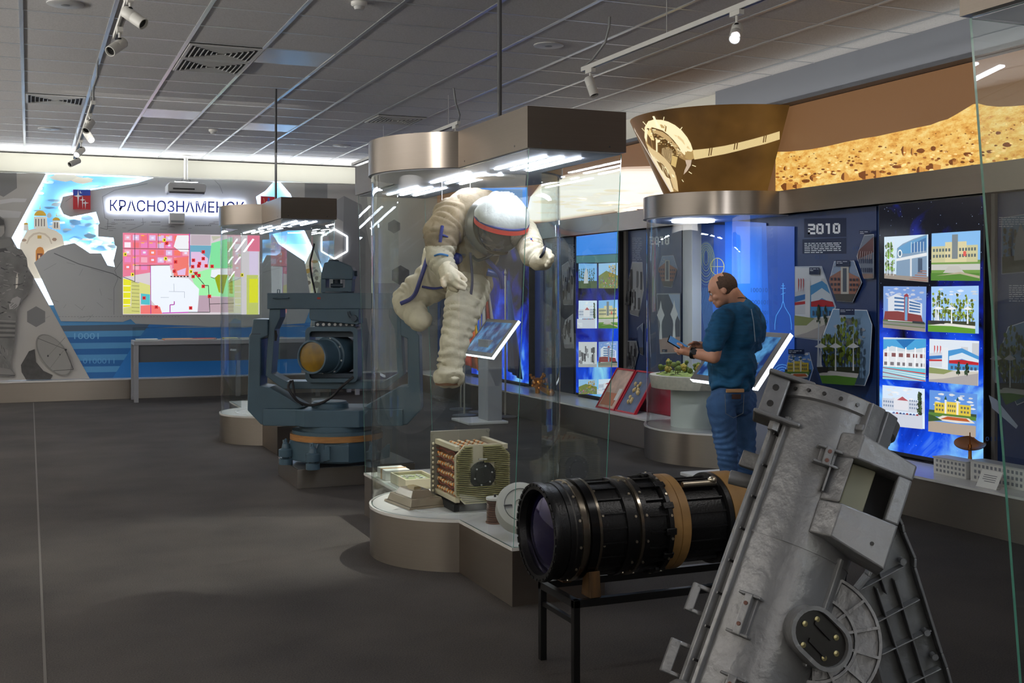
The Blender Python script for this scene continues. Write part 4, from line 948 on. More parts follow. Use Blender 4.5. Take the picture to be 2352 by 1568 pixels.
# far blue banner with white line drawing and emblems
items = [([(1090, 480), (1240, 480), (1240, 905), (1090, 905)], (24, 62, 140)), ([(1150, 560), (1220, 560), (1225, 905), (1160, 905)], (40, 110, 190))]
rn = random.Random(8)
for i in range(60):
    a = (rn.uniform(1155, 1205), rn.uniform(565, 680)); items.append(linei(a, (a[0]+rn.uniform(-9, 9), a[1]+rn.uniform(-9, 9)), 1.2, (165, 185, 225)))
def ring(cx, cy, rx, ry, wd, col, n=24):
    out = []
    for i in range(n):
        a, b = 2*PI*i/n, 2*PI*(i+1)/n; out.append(([(cx+rx*math.cos(a), cy+ry*math.sin(a)), (cx+rx*math.cos(b), cy+ry*math.sin(b)), (cx+(rx-wd)*math.cos(b), cy+(ry-wd)*math.sin(b)), (cx+(rx-wd)*math.cos(a), cy+(ry-wd)*math.sin(a))], col, 1))
    return out
items += ring(1197, 712, 22, 28, 2, (190, 200, 215))+ring(1190, 755, 17, 25, 2, (215, 218, 225))+[([(1176, 745), (1188, 752), (1180, 775)], (40, 80, 190)), ([(1190, 752), (1204, 742), (1200, 768), (1184, 776)], (190, 60, 60)), linei((1190, 690), (1196, 738), 1.6, (200, 205, 215)), linei((1178, 722), (1218, 702), 1.6, (200, 205, 215))]
pt_ = board('banner', 1090, 1250, 'far blue banner with white line drawing and round emblems behind the suit', (22, 54, 120), items=items)

# --- murals above the fascia
t = thing('mars_mural', 'long lightbox mural of an orange rocky desert under a brown sky', 'mural', (6.14, 7, 2.44))
MB().box(6.145, 6.2, -4.0, 17.95, 2.44, 3.172).build('lightbox', GREYD, t, 0)
mus = onX(6.143)
pic('brown_sky', mus, [([(1000, 480), (1000, 360), (1800, 242), (2750, 30), (2750, 300), (2352, 360), (1785, 440)], (112, 80, 52))], MURAL, t, nrm=XN)
# clip sky to the board: rebuild as rectangle
o = bpy.data.objects['brown_sky']; me = o.data
bm = bmesh.new(); bm.from_mesh(me); lay = bm.loops.layers.float_color['col']; c0 = bm.faces[:][0].loops[0][lay][:]; bm.clear()
lay = bm.loops.layers.float_color['col'] if 'col' in bm.loops.layers.float_color.keys() else bm.loops.layers.float_color.new('col')
f = bm.faces.new([bm.verts.new(v) for v in ((6.143, -4, 2.44), (6.143, 17.9, 2.44), (6.143, 17.9, 3.172), (6.143, -4, 3.172))])
for lp in f.loops: lp[lay] = c0
bm.to_mesh(me); bm.free()
hill = Z7([(880, 332), (960, 330), (1080, 318), (1180, 300), (1300, 272), (1400, 252), (1480, 240), (1560, 222), (1640, 205), (1720, 188), (1800, 172), (1850, 152), (1900, 138), (1950, 110), (2000, 80), (2050, 50), (2080, 45), (2130, 58), (2200, 65), (2280, 62), (2352, 56), (2700, 40), (3200, -60)])
def murz(x, zmin=2.44):
    return x
G = MB(); top = [at(x, y, X=6.141) for x, y in hill]
n = len(top); v = [G.bm.verts.new((6.141, p.y, min(3.17, p.z))) for p in top]; b_ = [G.bm.verts.new((6.141, p.y, 2.442)) for p in top]
for i in range(n-1): G.bm.faces.new((v[i], v[i+1], b_[i+1], b_[i]))
for f in G.bm.faces:
    f.normal_update()
    if f.normal.x > 0: f.normal_flip()
G.build('rocky_ground', MARS, t, 0, recalc=False)
rn = random.Random(19); items = []
for (x, y, rx, ry) in ((1105, 485, 26, 22), (1225, 462, 18, 8), (1290, 480, 24, 26), (1480, 465, 34, 26), (1420, 470, 50, 30), (1640, 325, 16, 30), (1690, 330, 10, 24), (1740, 325, 26, 14), (1815, 312, 16, 14), (1600, 420, 30, 10), (1735, 440, 22, 24), (1820, 425, 46, 22), (1935, 390, 34, 18), (2020, 345, 32, 12), (940, 430, 12, 16), (1330, 410, 12, 8), (950, 540, 40, 24), (1010, 535, 30, 16), (1060, 505, 24, 12), (1380, 330, 10, 5), (1500, 300, 12, 5), (2150, 330, 20, 10), (2200, 220, 16, 10), (2250, 290, 26, 14)):
    c = Z7([(x, y)])[0]; bb = blobp(c[0], c[1], rx/2.579, ry/2.579, 9, .18, rn)
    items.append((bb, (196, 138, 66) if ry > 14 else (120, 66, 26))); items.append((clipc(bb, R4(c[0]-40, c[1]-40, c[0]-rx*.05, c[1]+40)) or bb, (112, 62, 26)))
for i in range(190):
    x = rn.uniform(890, 2350); yb = 540-(x-900)*.105; yt = 335-max(0, x-1000)*.16; y = rn.uniform(yt+15, yb); s_ = 1.5+5*(y-yt)/(yb-yt)
    c = Z7([(x, y)])[0]; items.append((blobp(c[0], c[1], s_*.9, s_*.5, 6, .3, rn), ((110, 62, 24), (160, 100, 44), (250, 210, 140))[i % 3], 1))
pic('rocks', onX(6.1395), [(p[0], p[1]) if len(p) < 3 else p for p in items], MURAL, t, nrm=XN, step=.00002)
# planet picture
items = []
for k, c in enumerate([(205, 180, 160), (240, 225, 205), (255, 246, 232), (255, 250, 240)]):
    pts = [(1560, 380+k*6), (1500, 381+k*6), (1440, 383+k*5), (1360, 390+k*5), (1290, 403+k*5), (1240, 424+k*5), (1218, 452), (1212, 480), (1212, 511-k*2), (1262, 509-k*3), (1478, 477-k*4), (1560, 466-k*4)]
    items.append((pts, c))
rn = random.Random(6)
for i in range(40):
    x, y = rn.uniform(1235, 1530), rn.uniform(420, 490)
    items.append((blobp(x, y, rn.uniform(14, 36), rn.uniform(1.5, 4), 8, .3, rn), ((255, 246, 232), (252, 240, 222), (248, 232, 208))[i % 3], 1))
o = pic('planet_print', onX(6.138), items, MURAL, t, nrm=XN, step=.0002)

# --- round glass bay
CX2, CY2, RB = 6.1, 9.27, .8
def arcpts(cx, cy, r, a0, a1, n): return [(cx+r*math.cos(a0+(a1-a0)*i/n), cy+r*math.sin(a0+(a1-a0)*i/n)) for i in range(n+1)]
def half(r, n=40): return [(CX2+.19-.001, CY2+r)]+[(CX2, CY2+r)]+arcpts(CX2, CY2, r, PI/2, 3*PI/2, n)[1:-1]+[(CX2, CY2-r), (CX2+.19-.001, CY2-r)]
t = thing('glass_bay', 'half round glass bay bulging from the right wall with steel base and steel top', 'display case', (CX2, CY2, 0))
MB().prism(half(RB+.0), 0.0, .285).build('steel_base', STEEL, t, 30)
MB().prism(half(RB+.005), .285, .30).build('base_top', TOPW, t, 30)
MB().prism(half(RB+.01), 2.232, 2.435).build('steel_cap', STEEL, t, 30)
MB().prism(half(RB-.02), 2.222, 2.232).build('cap_ceiling', mat('cap_ceiling_white', (200, 205, 215), .4), t, 30)
def curved_glass(cx, cy, r, a0, a1, z0, z1, parent, name='curved_glass', th=.008, n=36):
    mb = MB(); P = arcpts(cx, cy, r, a0, a1, n); I = arcpts(cx, cy, r-th, a0, a1, n)
    rings = [[(P[i][0], P[i][1], z0), (P[i][0], P[i][1], z1), (I[i][0], I[i][1], z1), (I[i][0], I[i][1], z0)] for i in range(n+1)]
    mb.loft(rings)
    bmesh.ops.recalc_face_normals(mb.bm, faces=mb.bm.faces)
    for f in mb.bm.faces:
        nn = f.normal; c = f.calc_center_median()
        if abs(nn.z) > .9: f.material_index = 1
    return mb.build(name, [GLASS, GEDGE], parent, 40, recalc=False)
curved_glass(CX2, CY2, RB-.02, PI/2+.02, PI*1.02, .30, 2.222, t)
curved_glass(CX2, CY2, RB-.02, PI*1.025, 3*PI/2-.02, .30, 2.222, t)
MB().lathe([(0, .2), (.02, .2), (.021, .001)], (5.75, 9.35, 2.223), (0, 0, -1), 40).build('disc_lamp', emis('disc_lamp_led', (225, 232, 255), 14), t)
items = [([(1592, 515), (1825, 520), (1825, 905), (1592, 905)], (24, 74, 168))]
items += [([(1665, 505), (1760, 512), (1770, 840), (1668, 840)], (30, 98, 206)), ([(1690, 520), (1750, 520), (1750, 760), (1700, 760)], (36, 112, 222)), ([(1592, 515), (1640, 515), (1635, 900), (1592, 900)], (22, 52, 110))]
GD = (150, 160, 90); BL = (90, 170, 235)
for k in range(9): items += ring(1622, 605-k*2, 22-k*2.2, 50-k*4.5, .9, GD if k % 2 else (90, 120, 140), 22)
items += ring(1648, 612, 16, 20, 1.3, (190, 180, 70))+[linei((1648, 594), (1648, 632), 1, (190, 180, 70)), linei((1634, 612), (1663, 612), 1, (190, 180, 70))]
for k in range(10): items.append(linei((1606+k*4, 660), (1620+k*3, 760), .9, (70, 120, 160)))
items += [linei((1799, 650), (1799, 695), 2, BL), linei((1793, 662), (1805, 662), 1.6, BL), linei((1795, 656), (1803, 656), 1.2, BL), linei((1794, 676), (1804, 672), 1.2, BL)]+poly([(1799, 690), (1795, 705), (1783, 725), (1780, 745), (1780, 757)], 1.4, BL)+poly([(1799, 690), (1803, 705), (1815, 725), (1818, 745), (1818, 757)], 1.4, BL)
for k in range(4): items += ring(1797, 870, 26-k*5, 34-k*6, 1.2, (110, 185, 240), 20)
items += digits([('1000101', 1725, 661, 1768, 671), ('100010111', 1722, 689, 1778, 699), ('1000011', 1735, 713, 1770, 722), ('0100110', 1730, 735, 1790, 744)], (22, 76, 160))
pic('bay_back_print', PX, items, attr_mat('bay_print', .28, .35), t, nrm=XN, step=.0003)
spot_light('bay_lamp', (5.75, 9.35, 2.18), (5.9, 9.3, .5), 60, 130, (.85, .92, 1), .8, .15)
# model table inside the bay
t = thing('model_table', 'round pale table carrying a landscape model inside the glass bay', 'table', (5.85, 9.28, .3))
TBW = mat('table_beige', (188, 180, 166), .6, var=.12, vs=(30, 30, 30))
tc_ = (5.78, 9.3)
MB().lathe([(0, .001), (0, .44), (.11, .46), (.12, .455), (.12, .001)], (tc_[0], tc_[1], .66), (0, 0, 1), 56).build('tabletop', TBW, t, 40)
MB().lathe([(0, .001), (0, .26), (.36, .26), (.36, .001)], (tc_[0], tc_[1], .30), (0, 0, 1), 48).build('pedestal', mat('pedestal_pale', (196, 200, 196), .45), t, 40)
t = thing('landscape_model', 'small green landscape model with trees on the round table', 'model', (tc_[0], tc_[1], .78))
mb = MB(); rn = random.Random(4)
N = 26
rg = [[(tc_[0]+.40*k/8*math.cos(2*PI*i/N), tc_[1]+.40*k/8*math.sin(2*PI*i/N), .781+max(0, .035*(noise.noise(Vector((k*.5, i*.5, 3)))+.3))*(1 if 0 < k < 8 else 0)) for i in range(N)] for k in range(1, 9)]
mb.loft(rg, caps=False); mb.build('terrain', mat('model_grass', (120, 132, 62), .9, var=.5, vs=(20, 20, 20)), t)
for i in range(26):
    a, r_ = rn.uniform(1.9, 4.6), rn.uniform(.12, .37); x, y = tc_[0]+r_*math.cos(a), tc_[1]+r_*math.sin(a); h = rn.uniform(.04, .13)
    m_ = MB(); m_.cyl((x, y, .79), (x, y, .79+h*.6), .003, seg=6)
    m_.build('tree_trunk', mat('trunk%d' % i, (80, 60, 40), .9) if i == 0 else MATS['trunk0'], t)
    m_ = MB()
    for _ in range(4): m_.ell((x+rn.uniform(-.012, .012), y+rn.uniform(-.012, .012), .79+h*rn.uniform(.5, .95)), rn.uniform(.014, .026), seg=8, rings=6)
    m_.build('tree_crown', (MATS.get('crownA') or mat('crownA', (96, 108, 40), .9, var=.4, vs=(60, 60, 60))) if i % 3 else (MATS.get('crownB') or mat('crownB', (150, 130, 50), .9, var=.4, vs=(60, 60, 60))), t)
for i in range(5):
    m_ = MB()
    x, y = tc_[0]-.1+.05*i, tc_[1]-.08+.02*i; m_.box(x-.014, x+.014, y-.012, y+.012, .78, .81+.006*i).prism([(x-.016, .81+.006*i), (x+.016, .81+.006*i), (x, .826+.006*i)], y-.013, y+.013, 'y')
    m_.build('model_house', WHITE, t, 0)

# conical picture panel above the bay
def cone_map(x, y, off=0):
    d = ray(x, y); rr = lambda z: .60+(z-2.435)*(.93-.60)/.72+off
    prev = None; tt = 9.0
    while tt < 13:
        p = Vector((0, 0, EYE))+d*tt; g = math.hypot(p.x-CX2, p.y-CY2)-rr(p.z)
        if prev is not None and g <= 0 < prev[1]:
            s0 = prev[0]; k = prev[1]/(prev[1]-g); return Vector((0, 0, EYE))+d*(s0+(tt-s0)*k)
        prev = (tt, g); tt += .02
    # silhouette fallback: nearest point
    best = min((abs(math.hypot((EYE*0+d.x*q)-CX2, d.y*q-CY2)-rr(EYE+d.z*q)), q) for q in [9+.02*i for i in range(200)])
    return Vector((0, 0, EYE))+d*best[1]
t = thing('cone_picture_panel', 'curved brown picture panel of a spacecraft above the glass bay', 'mural', (CX2, CY2, 2.44))
n = 40; a0, a1 = PI/2, 3*PI/2
mb = MB(); rings = []
for i in range(n+1):
    a = a0+(a1-a0)*i/n; c_, s_ = math.cos(a), math.sin(a)
    pr = []
    for (z, r) in ((2.437, .60), (3.17, .935), (3.17, .915), (2.437, .58)): pr.append((CX2+r*c_+.0, CY2+r*s_, z))
    rings.append(pr)
def brownm():
    m, n_, l, p = base_mat('brown_lightbox'); tc = n_.new('ShaderNodeTexCoord'); t_ = n_.new('ShaderNodeTexNoise'); t_.inputs['Scale'].default_value = 1.6; t_.inputs['Detail'].default_value = 8
    l.new(tc.outputs['Object'], t_.inputs['Vector']); cr = n_.new('ShaderNodeValToRGB'); cr.color_ramp.elements[0].position = .3; cr.color_ramp.elements[1].position = .7
    cr.color_ramp.elements[0].color = rgb(58, 38, 12); cr.color_ramp.elements[1].color = rgb(120, 84, 38); l.new(t_.outputs['Fac'], cr.inputs[0])
    l.new(cr.outputs[0], p.inputs['Emission Color']); p.inputs['Emission Strength'].default_value = .75; p.inputs['Base Color'].default_value = rgb(40, 28, 14); p.inputs['Roughness'].default_value = .4
    return m
mb.loft(rings); mb.build('curved_board', brownm(), t, 40)
C1 = (250, 236, 190); C2 = (214, 190, 134); C3 = (120, 92, 50); C4 = (70, 50, 22)
band = Z7([(385, 322), (480, 312), (580, 296), (660, 278), (740, 258), (820, 236), (905, 210), (905, 258), (820, 285), (740, 305), (660, 326), (580, 345), (490, 362), (400, 378)])
items = []
for i in range(6): items.append(([band[i], band[i+1], band[12-i], band[13-i]], (226, 204, 150), 0))
for i in range(7):
    pa = [tuple(band[k][j]*(1-(i+.5)/7)+band[13-k][j]*(i+.5)/7 for j in (0, 1)) for k in range(7)]
    items += poly(pa, .7, (190, 164, 110))
for x in (495, 508, 645, 660, 818, 830): 
    yc = 332-(x-495)*.245; items.append(linei(*Z7([(x-3, yc-22), (x-10, yc+24)]), 2.4, (96, 70, 34)))
ZA = lambda l: [(1450+x/6.357, 240+y/6.357) for x, y in l]
C5 = (160, 128, 80); BG_ = (92, 66, 30)
items.append((ZA([(190, 340), (250, 240), (440, 222), (640, 300), (820, 480), (905, 680), (885, 810), (790, 830), (700, 790), (690, 900), (660, 1000), (690, 1270), (590, 1275), (480, 1080), (360, 860), (260, 700), (210, 560)]), C5, 0))
L_ = [([(420, 560), (500, 580), (590, 640), (680, 760), (790, 820), (800, 900), (760, 1000), (740, 1080), (690, 1200), (650, 1000), (620, 920), (560, 860), (480, 790), (440, 700)], BG_),
 ([(200, 330), (250, 245), (330, 220), (440, 225), (540, 250), (640, 300), (740, 380), (820, 480), (870, 570), (900, 660), (880, 690), (820, 680), (780, 740), (740, 700), (690, 610), (620, 520), (540, 440), (460, 380), (370, 350), (300, 330), (240, 400), (225, 560), (195, 480)], C1),
 ([(620, 440), (700, 460), (800, 560), (870, 660), (820, 640), (740, 540)], (226, 200, 150)), ([(330, 360), (460, 400), (560, 470), (660, 590), (740, 710), (760, 770), (700, 740), (620, 620), (520, 520), (400, 440), (340, 420)], (190, 160, 110)),
 ([(215, 560), (300, 640), (400, 700), (480, 770), (570, 870), (640, 990), (670, 1120), (690, 1270), (640, 1240), (600, 1120), (540, 980), (460, 870), (360, 800), (270, 690)], (216, 190, 140)),
 ([(240, 640), (340, 760), (470, 900), (560, 1080), (620, 1270), (590, 1275), (430, 1000), (300, 780)], (244, 226, 186)), ([(370, 820), (440, 860), (520, 960), (560, 1080), (520, 1060), (440, 950)], (120, 92, 50)),
 ([(450, 640), (520, 620), (610, 660), (600, 760), (570, 860), (500, 790), (445, 720)], (170, 145, 104)), ([(790, 810), (885, 810), (870, 890), (820, 970), (765, 1025), (780, 960), (810, 890)], (196, 174, 152)),
 ([(790, 690), (900, 680), (920, 790), (860, 810), (790, 780)], (176, 146, 92)), ([(600, 740), (680, 770), (650, 920), (580, 880)], (206, 176, 112)), ([(230, 320), (290, 380), (340, 520), (300, 520), (240, 430)], (236, 212, 150)),
 ([(360, 500), (425, 510), (420, 550), (385, 560), (385, 690), (365, 690)], C1), ([(310, 170), (340, 170), (420, 340), (380, 350)], (255, 244, 205)), ([(420, 290), (500, 300), (480, 350), (440, 340)], (190, 160, 105)), ([(500, 310), (520, 320), (510, 400), (490, 390)], (150, 118, 70)),
 ([(455, 920), (500, 905), (545, 960), (545, 1030), (505, 1030), (465, 985)], C1), ([(475, 940), (505, 930), (530, 970), (528, 1010), (505, 1010), (480, 980)], (140, 110, 66)), ([(590, 1010), (630, 1040), (635, 1070), (600, 1050)], C1), ([(570, 1080), (600, 1090), (650, 1230), (620, 1230)], (206, 178, 128))]
items += [(ZA(l), c, 1 if k < 1 else 2) for k, (l, c) in enumerate(L_)]
for k in range(7): items.append(linei(*ZA([(470+k*20, 640+k*4), (500+k*10, 780+k*8)]), .7, (110, 84, 44))[:2]+(3,) if 0 else (linei(*ZA([(470+k*20, 640+k*4), (500+k*10, 780+k*8)]), .7, (110, 84, 44))[0], (110, 84, 44), 2))
rn = random.Random(12)
for i in range(70):
    u = rn.random(); x, y = 250+u*470+rn.uniform(-30, 60), 400+u*330+rn.uniform(-60, 60)
    items.append((ZA(blobp(x, y, rn.uniform(5, 24), rn.uniform(4, 14), 6, .4, rn)), (C1, C3, C2, C4, C5)[i % 5], 2))
for a, b, wd in (((170, 250), (215, 300), 1.6), ((155, 345), (195, 390), 1.4), ((480, 180), (468, 240), 1.6), ((745, 330), (712, 375), 1.8), ((945, 905), (890, 885), 1.6), ((885, 1010), (840, 980), 1.6), ((740, 1095), (765, 1130), 1.4)): items.append(linei(*ZA([a, b]), wd, C1))
items.append((ZA([(40, 330), (70, 400), (590, 1275), (570, 1275), (50, 380)]), (214, 204, 192), 0))
pic('spacecraft_print', lambda x, y: cone_map(x, y, .002), items, MURAL, t, nrm=Vector((-.85, -.5, 0)), step=.0012, cut=16)

# ---------------------------------------------------------------- things on the right plinth
def pxl(x, y, z=.292): p = at(x, y, Z=z); return p
t = thing('photo_case', 'open red case with two framed panels leaning on the plinth', 'case', (5.75, 10.8, .292))
RED = mat('case_red', (176, 22, 40), .4)
A, B_, C_, D_ = (5.70, 11.25), (5.72, 10.45), (5.98, 10.35), (5.96, 11.15)
for (p, q_, nm) in (((5.70, 11.28), (5.71, 10.86), 0), ((5.71, 10.85), (5.72, 10.43), 1)):
    M_ = Matrix(((0, 1, 0, p[0]), (-1, 0, 0, p[1]), (0, 0, 1, .295), (0, 0, 0, 1)))
    L = p[1]-q_[1]; T = Matrix.Rotation(math.radians(-32), 4, 'X')
    M_ = Matrix.Translation((p[0], p[1], .295)) @ Matrix.Rotation(-PI/2, 4, 'Z') @ Matrix.Rotation(math.radians(-32), 4, 'X')
    f = MB(); w_ = .018; f.box(0, L, 0, .03, 0, w_, M_).box(0, L, 0, .03, .5-w_, .5, M_).box(0, w_, 0, .03, w_, .5-w_, M_).box(L-w_, L, 0, .03, w_, .5-w_, M_)
    fr = f.build('frame', RED, t, 0)
    MB().box(w_, L-w_, .01, .028, w_, .5-w_, M_).build('panel', mat('panel_%d' % nm, (206, 176, 158) if nm == 0 else (92, 104, 130), .5, var=.25, vs=(9, 9, 9)), t, 0)
    if nm: 
        m_ = MB(); rn = random.Random(3)
        for i in range(14): m_.ell(M_ @ Vector((L/2+rn.uniform(-.08, .08), .004, .25+rn.uniform(-.13, .13))), (.022, .006, .026), seg=8, rings=6)
        m_.build('gold_relief', mat('gold_pale', (214, 186, 130), .4, .4), t)
    else:
        m_ = MB()
        m_.box(.05, L-.1, .006, .01, .05, .2, M_); m_.build('letter_sheet', mat('sheet_tan', (190, 120, 90), .6), t, 0)
        m_ = MB(); m_.box(L-.12, L-.05, .003, .007, .12, .26, M_); m_.build('white_card', WHITE, t, 0)
t = thing('red_box', 'dark red fabric covered stand behind the open photo case', 'box', (6.0, 10.35, .292))
MB().prism([(5.98, .292), (6.16, .292), (6.16, .66)], 10.12, 11.0, 'y').build('wedge', mat('box_dark_red', (150, 20, 44), .6), t, 0, .004)
MB().box(5.97, 6.18, 10.1, 11.02, .2925, .30).build('base_board', mat('box_deep_red', (110, 12, 30), .6), t, 0)
GOLD = mat('gold_bronze', (196, 128, 60), .32, .9)
t = thing('gold_figure', 'small branching bronze coloured model on the plinth behind the glass', 'model', (5.82, 13.1, .292))
rn = random.Random(9); m_ = MB(); c0 = Vector((5.82, 13.1, .42))
m_.ell(c0, (.07, .09, .07))
for i in range(16):
    d = Vector((rn.uniform(-1, 1), rn.uniform(-1, 1), rn.uniform(-.3, 1))).normalized(); m_.cyl(c0, c0+d*.13, .018, .006, 8).ell(c0+d*.13, .02, seg=8, rings=6)
m_.build('branches', GOLD, t); m_ = MB(); m_.cyl((5.82, 12.98, .36), (5.82, 12.72, .33), .03, .04, 14).ell((5.82, 12.7, .335), .045).cyl((5.82, 13.1, .294), (5.82, 13.1, .37), .03)
m_.build('stem', GOLD, t)
t = thing('dish_model', 'bronze dish antenna model on the plinth at the foot of the large screen', 'model', (5.9, 6.25, .292))
c0 = at(2228, 1055, X=5.9)
yb = at(2228, 1100, X=6.02).y
MB().lathe([(0, .04), (.01, .04), (.05, .02), (.12, .012), (.2, .012)], (6.02, yb, .292), (0, 0, 1), 20).build('stand', GOLD, t)
MB().lathe([(-.035, .001), (-.03, .04), (-.012, .085), (0, .105), (.004, .105), (-.02, .06), (-.026, .001)], (6.02, yb, .50), Vector((-.25, -.25, .93)), 32).build('dish', mat('bronze_dark', (120, 74, 40), .3, .8), t)
MB().cyl((6.02, yb, .47), (5.99, yb-.03, .58), .004).build('feed_horn', GOLD, t)
WM_ = mat('model_white', (214, 212, 206), .5)
def bmodel(x, y0, y1, h, label):
    t = thing('building_model', label, 'model', (x, (y0+y1)/2, .292), None)
    MB().box(x-.06, x+.06, y0, y1, .292, .292+h).build('walls', WM_, t, 0, .002)
    MB().box(x-.066, x+.066, y0-.006, y1+.006, .292+h, .30+h).build('roof', PLAST, t, 0)
    m_ = MB(); n_ = int((y1-y0)/.035)
    for i in range(n_):
        for j in range(3): m_.box(x-.0615, x-.06, y0+.012+i*.035, y0+.03+i*.035, .31+j*h*.3, .31+j*h*.3+h*.16)
    m_.build('windows', mat('win_grey', (130, 132, 138), .5) if 'win_grey' not in MATS else MATS['win_grey'], t, 0)
bmodel(5.86, 5.98, 6.28, .11, 'small white building model under the bronze dish model')
bmodel(5.86, 5.42, 5.94, .13, 'long white building model right of the bronze dish model')
bmodel(5.86, 4.9, 5.3, .1, 'white building model seen through the near glass edge')
t = thing('label_card', 'small white tilted caption card in front of the white building model', 'card', (5.68, 5.66, .292))
M_ = Matrix.Translation((5.68, 5.58, .293)) @ Matrix.Rotation(math.radians(-20), 4, 'Z') @ Matrix.Rotation(math.radians(-25), 4, 'Y')
M_ = Matrix.Translation((5.66, 5.58, .293)) @ Matrix.Rotation(math.radians(28), 4, 'Y')
MB().box(0, .003, 0, .17, 0, .12, M_).box(0, .06, .02, .15, 0, .002, Matrix.Translation((5.66, 5.58, .293))).build('card', WHITE, t, 0)
m_ = MB()
for i in range(4): m_.box(-.0006, 0, .03, .14-.02*(i == 3), .085-i*.014, .089-i*.014, M_)
m_.build('caption_lines', GREYD, t, 0)

# ---------------------------------------------------------------- information kiosks
def kiosk(cx, cy, label, colshift, scr):
    t = thing('info_kiosk', label, 'kiosk', (cx, cy, 0), 'information kiosks with light edged tilted screens')
    KG = MATS.get('kiosk_grey') or mat('kiosk_grey', (138, 140, 146), .4); KD = MATS.get('kiosk_dark') or mat('kiosk_dark', (92, 88, 86), .45)
    MB().box(cx-.42, cx+.08, cy-.3, cy+.3, 0, .03).build('base_plate', PLAST, t, 0, .006)
    MB().box(cx-.14, cx+.04, cy-.2+colshift, cy+.12+colshift, .03, .98).build('column', KG, t, 0, .004)
    MB().box(cx-.142, cx-.14, cy-.06+colshift, cy-.03+colshift, .78, .86).build('column_slot', WHITE, t, 0)
    M_ = Matrix.Translation((cx-.21, cy, .8)) @ Matrix.Rotation(-math.atan2(.42, .33), 4, 'Y')
    L = math.hypot(.42, .33); h = .48
    sc_ = MB().box(0, L, -h, h, -.05, 0, M_).build('screen_casing', KD, t, 0, .006)
    s_ = MB(); s_.box(.05, L-.05, -h+.06, h-.06, 0, .003, M_); s_.build('touch_screen', scr, sc_, 0)
    e = MB(); e.box(-.006, L+.006, -h-.006, -h, -.045, -.008, M_).box(-.006, L+.006, h, h+.006, -.045, -.008, M_).box(-.006, 0, -h, h, -.045, -.008, M_)
    e.build('light_edge', MATS.get('kiosk_led') or emis('kiosk_led', (232, 240, 250), 2.6), sc_, 0)
    return t
SCRB = mat('kiosk_screen', (10, 20, 50), .15, emit=(30, 74, 170), es=.9)
def kscr():
    m, n_, l, p = base_mat('kiosk_screen_pattern'); tc = n_.new('ShaderNodeTexCoord'); v = n_.new('ShaderNodeTexNoise'); v.inputs['Scale'].default_value = 7; v.inputs['Detail'].default_value = 6
    l.new(tc.outputs['Object'], v.inputs['Vector']); cr = n_.new('ShaderNodeValToRGB'); e = cr.color_ramp.elements; e[0].position = .4; e[0].color = rgb(22, 50, 110); e[1].position = .66; e[1].color = rgb(90, 160, 215)
    l.new(v.outputs['Fac'], cr.inputs[0]); l.new(cr.outputs[0], p.inputs['Emission Color']); p.inputs['Emission Strength'].default_value = .85; p.inputs['Base Color'].default_value = rgb(10, 14, 25); p.inputs['Roughness'].default_value = .12; return m
KS = kscr()
kiosk(5.13, 12.87, 'grey kiosk with light edged tilted screen seen through the centre glass case', 0, KS)
kiosk(5.50, 8.17, 'grey kiosk with light edged tilted screen just behind the man', -.15, KS)
# flags behind the centre case
def flagstand(x, y, zt, bands, label, seed, w_=.32, drop=1.25, pole=True):
    t = thing('flag', label, 'flag', (x, y, 0), 'flags on poles near the far kiosk')
    MB().cyl((x, y, .03), (x, y, zt), .012).lathe([(0, .001), (.03, .02), (.09, .001)], (x, y, zt), (0, 0, 1), 12).build('pole', mat('pole_metal', (180, 178, 170), .3, .7) if 'pole_metal' not in MATS else MATS['pole_metal'], t)
    MB().lathe([(0, .15), (.015, .15), (.03, .03), (.03, .001)], (x, y, 0), (0, 0, 1), 28).build('pole_base', GREYD, t)
    rn = random.Random(seed); nb = len(bands)
    for b, c in enumerate(bands):
        nU, nV = 8, 16; G_ = []
        for j in range(nV+1):
            v = j/nV; rowp = []
            for i in range(nU+1):
                u = (b+i/nU)/nb; fan = .12+.88*v
                xx = u*w_*fan; yy = .05*math.sin(u*19+seed)*(.5+v)
                rowp.append((x+.02+xx*cY*.8, y-.02-xx*sY*.4+yy, zt-.06-v*drop+.12*u*v*(-1)))
            G_.append(rowp)
        m_ = MB(); V = [[m_.bm.verts.new(p) for p in r_] for r_ in G_]
        for j in range(nV):
            for i in range(nU): m_.bm.faces.new((V[j][i], V[j][i+1], V[j+1][i+1], V[j+1][i]))
        o = m_.build('cloth_band', mat('flag_%d_%d' % (seed, b), c, .7), t, 60)
        s_ = o.modifiers.new('th', 'SOLIDIFY'); s_.thickness = .003
flagstand(5.25, 14.3, 3.15, [(214, 30, 40), (40, 60, 170), (225, 225, 230)], 'tall red, blue and white flag behind the suit', 1, .34, .8)
flagstand(5.02, 13.55, 2.0, [(225, 60, 36), (235, 120, 60), (240, 205, 40), (40, 110, 190)], 'low red flag with yellow and blue emblem left of the far kiosk', 2, .34, 1.3)
flagstand(5.35, 13.85, 2.05, [(225, 225, 228), (200, 60, 50), (228, 228, 230)], 'white flag with red sun shape above the far kiosk', 3, .28, 1.1)
flagstand(5.43, 13.2, 1.75, [(40, 110, 190), (30, 90, 170)], 'hanging blue pennant right of the far kiosk', 4, .22, 1.1)
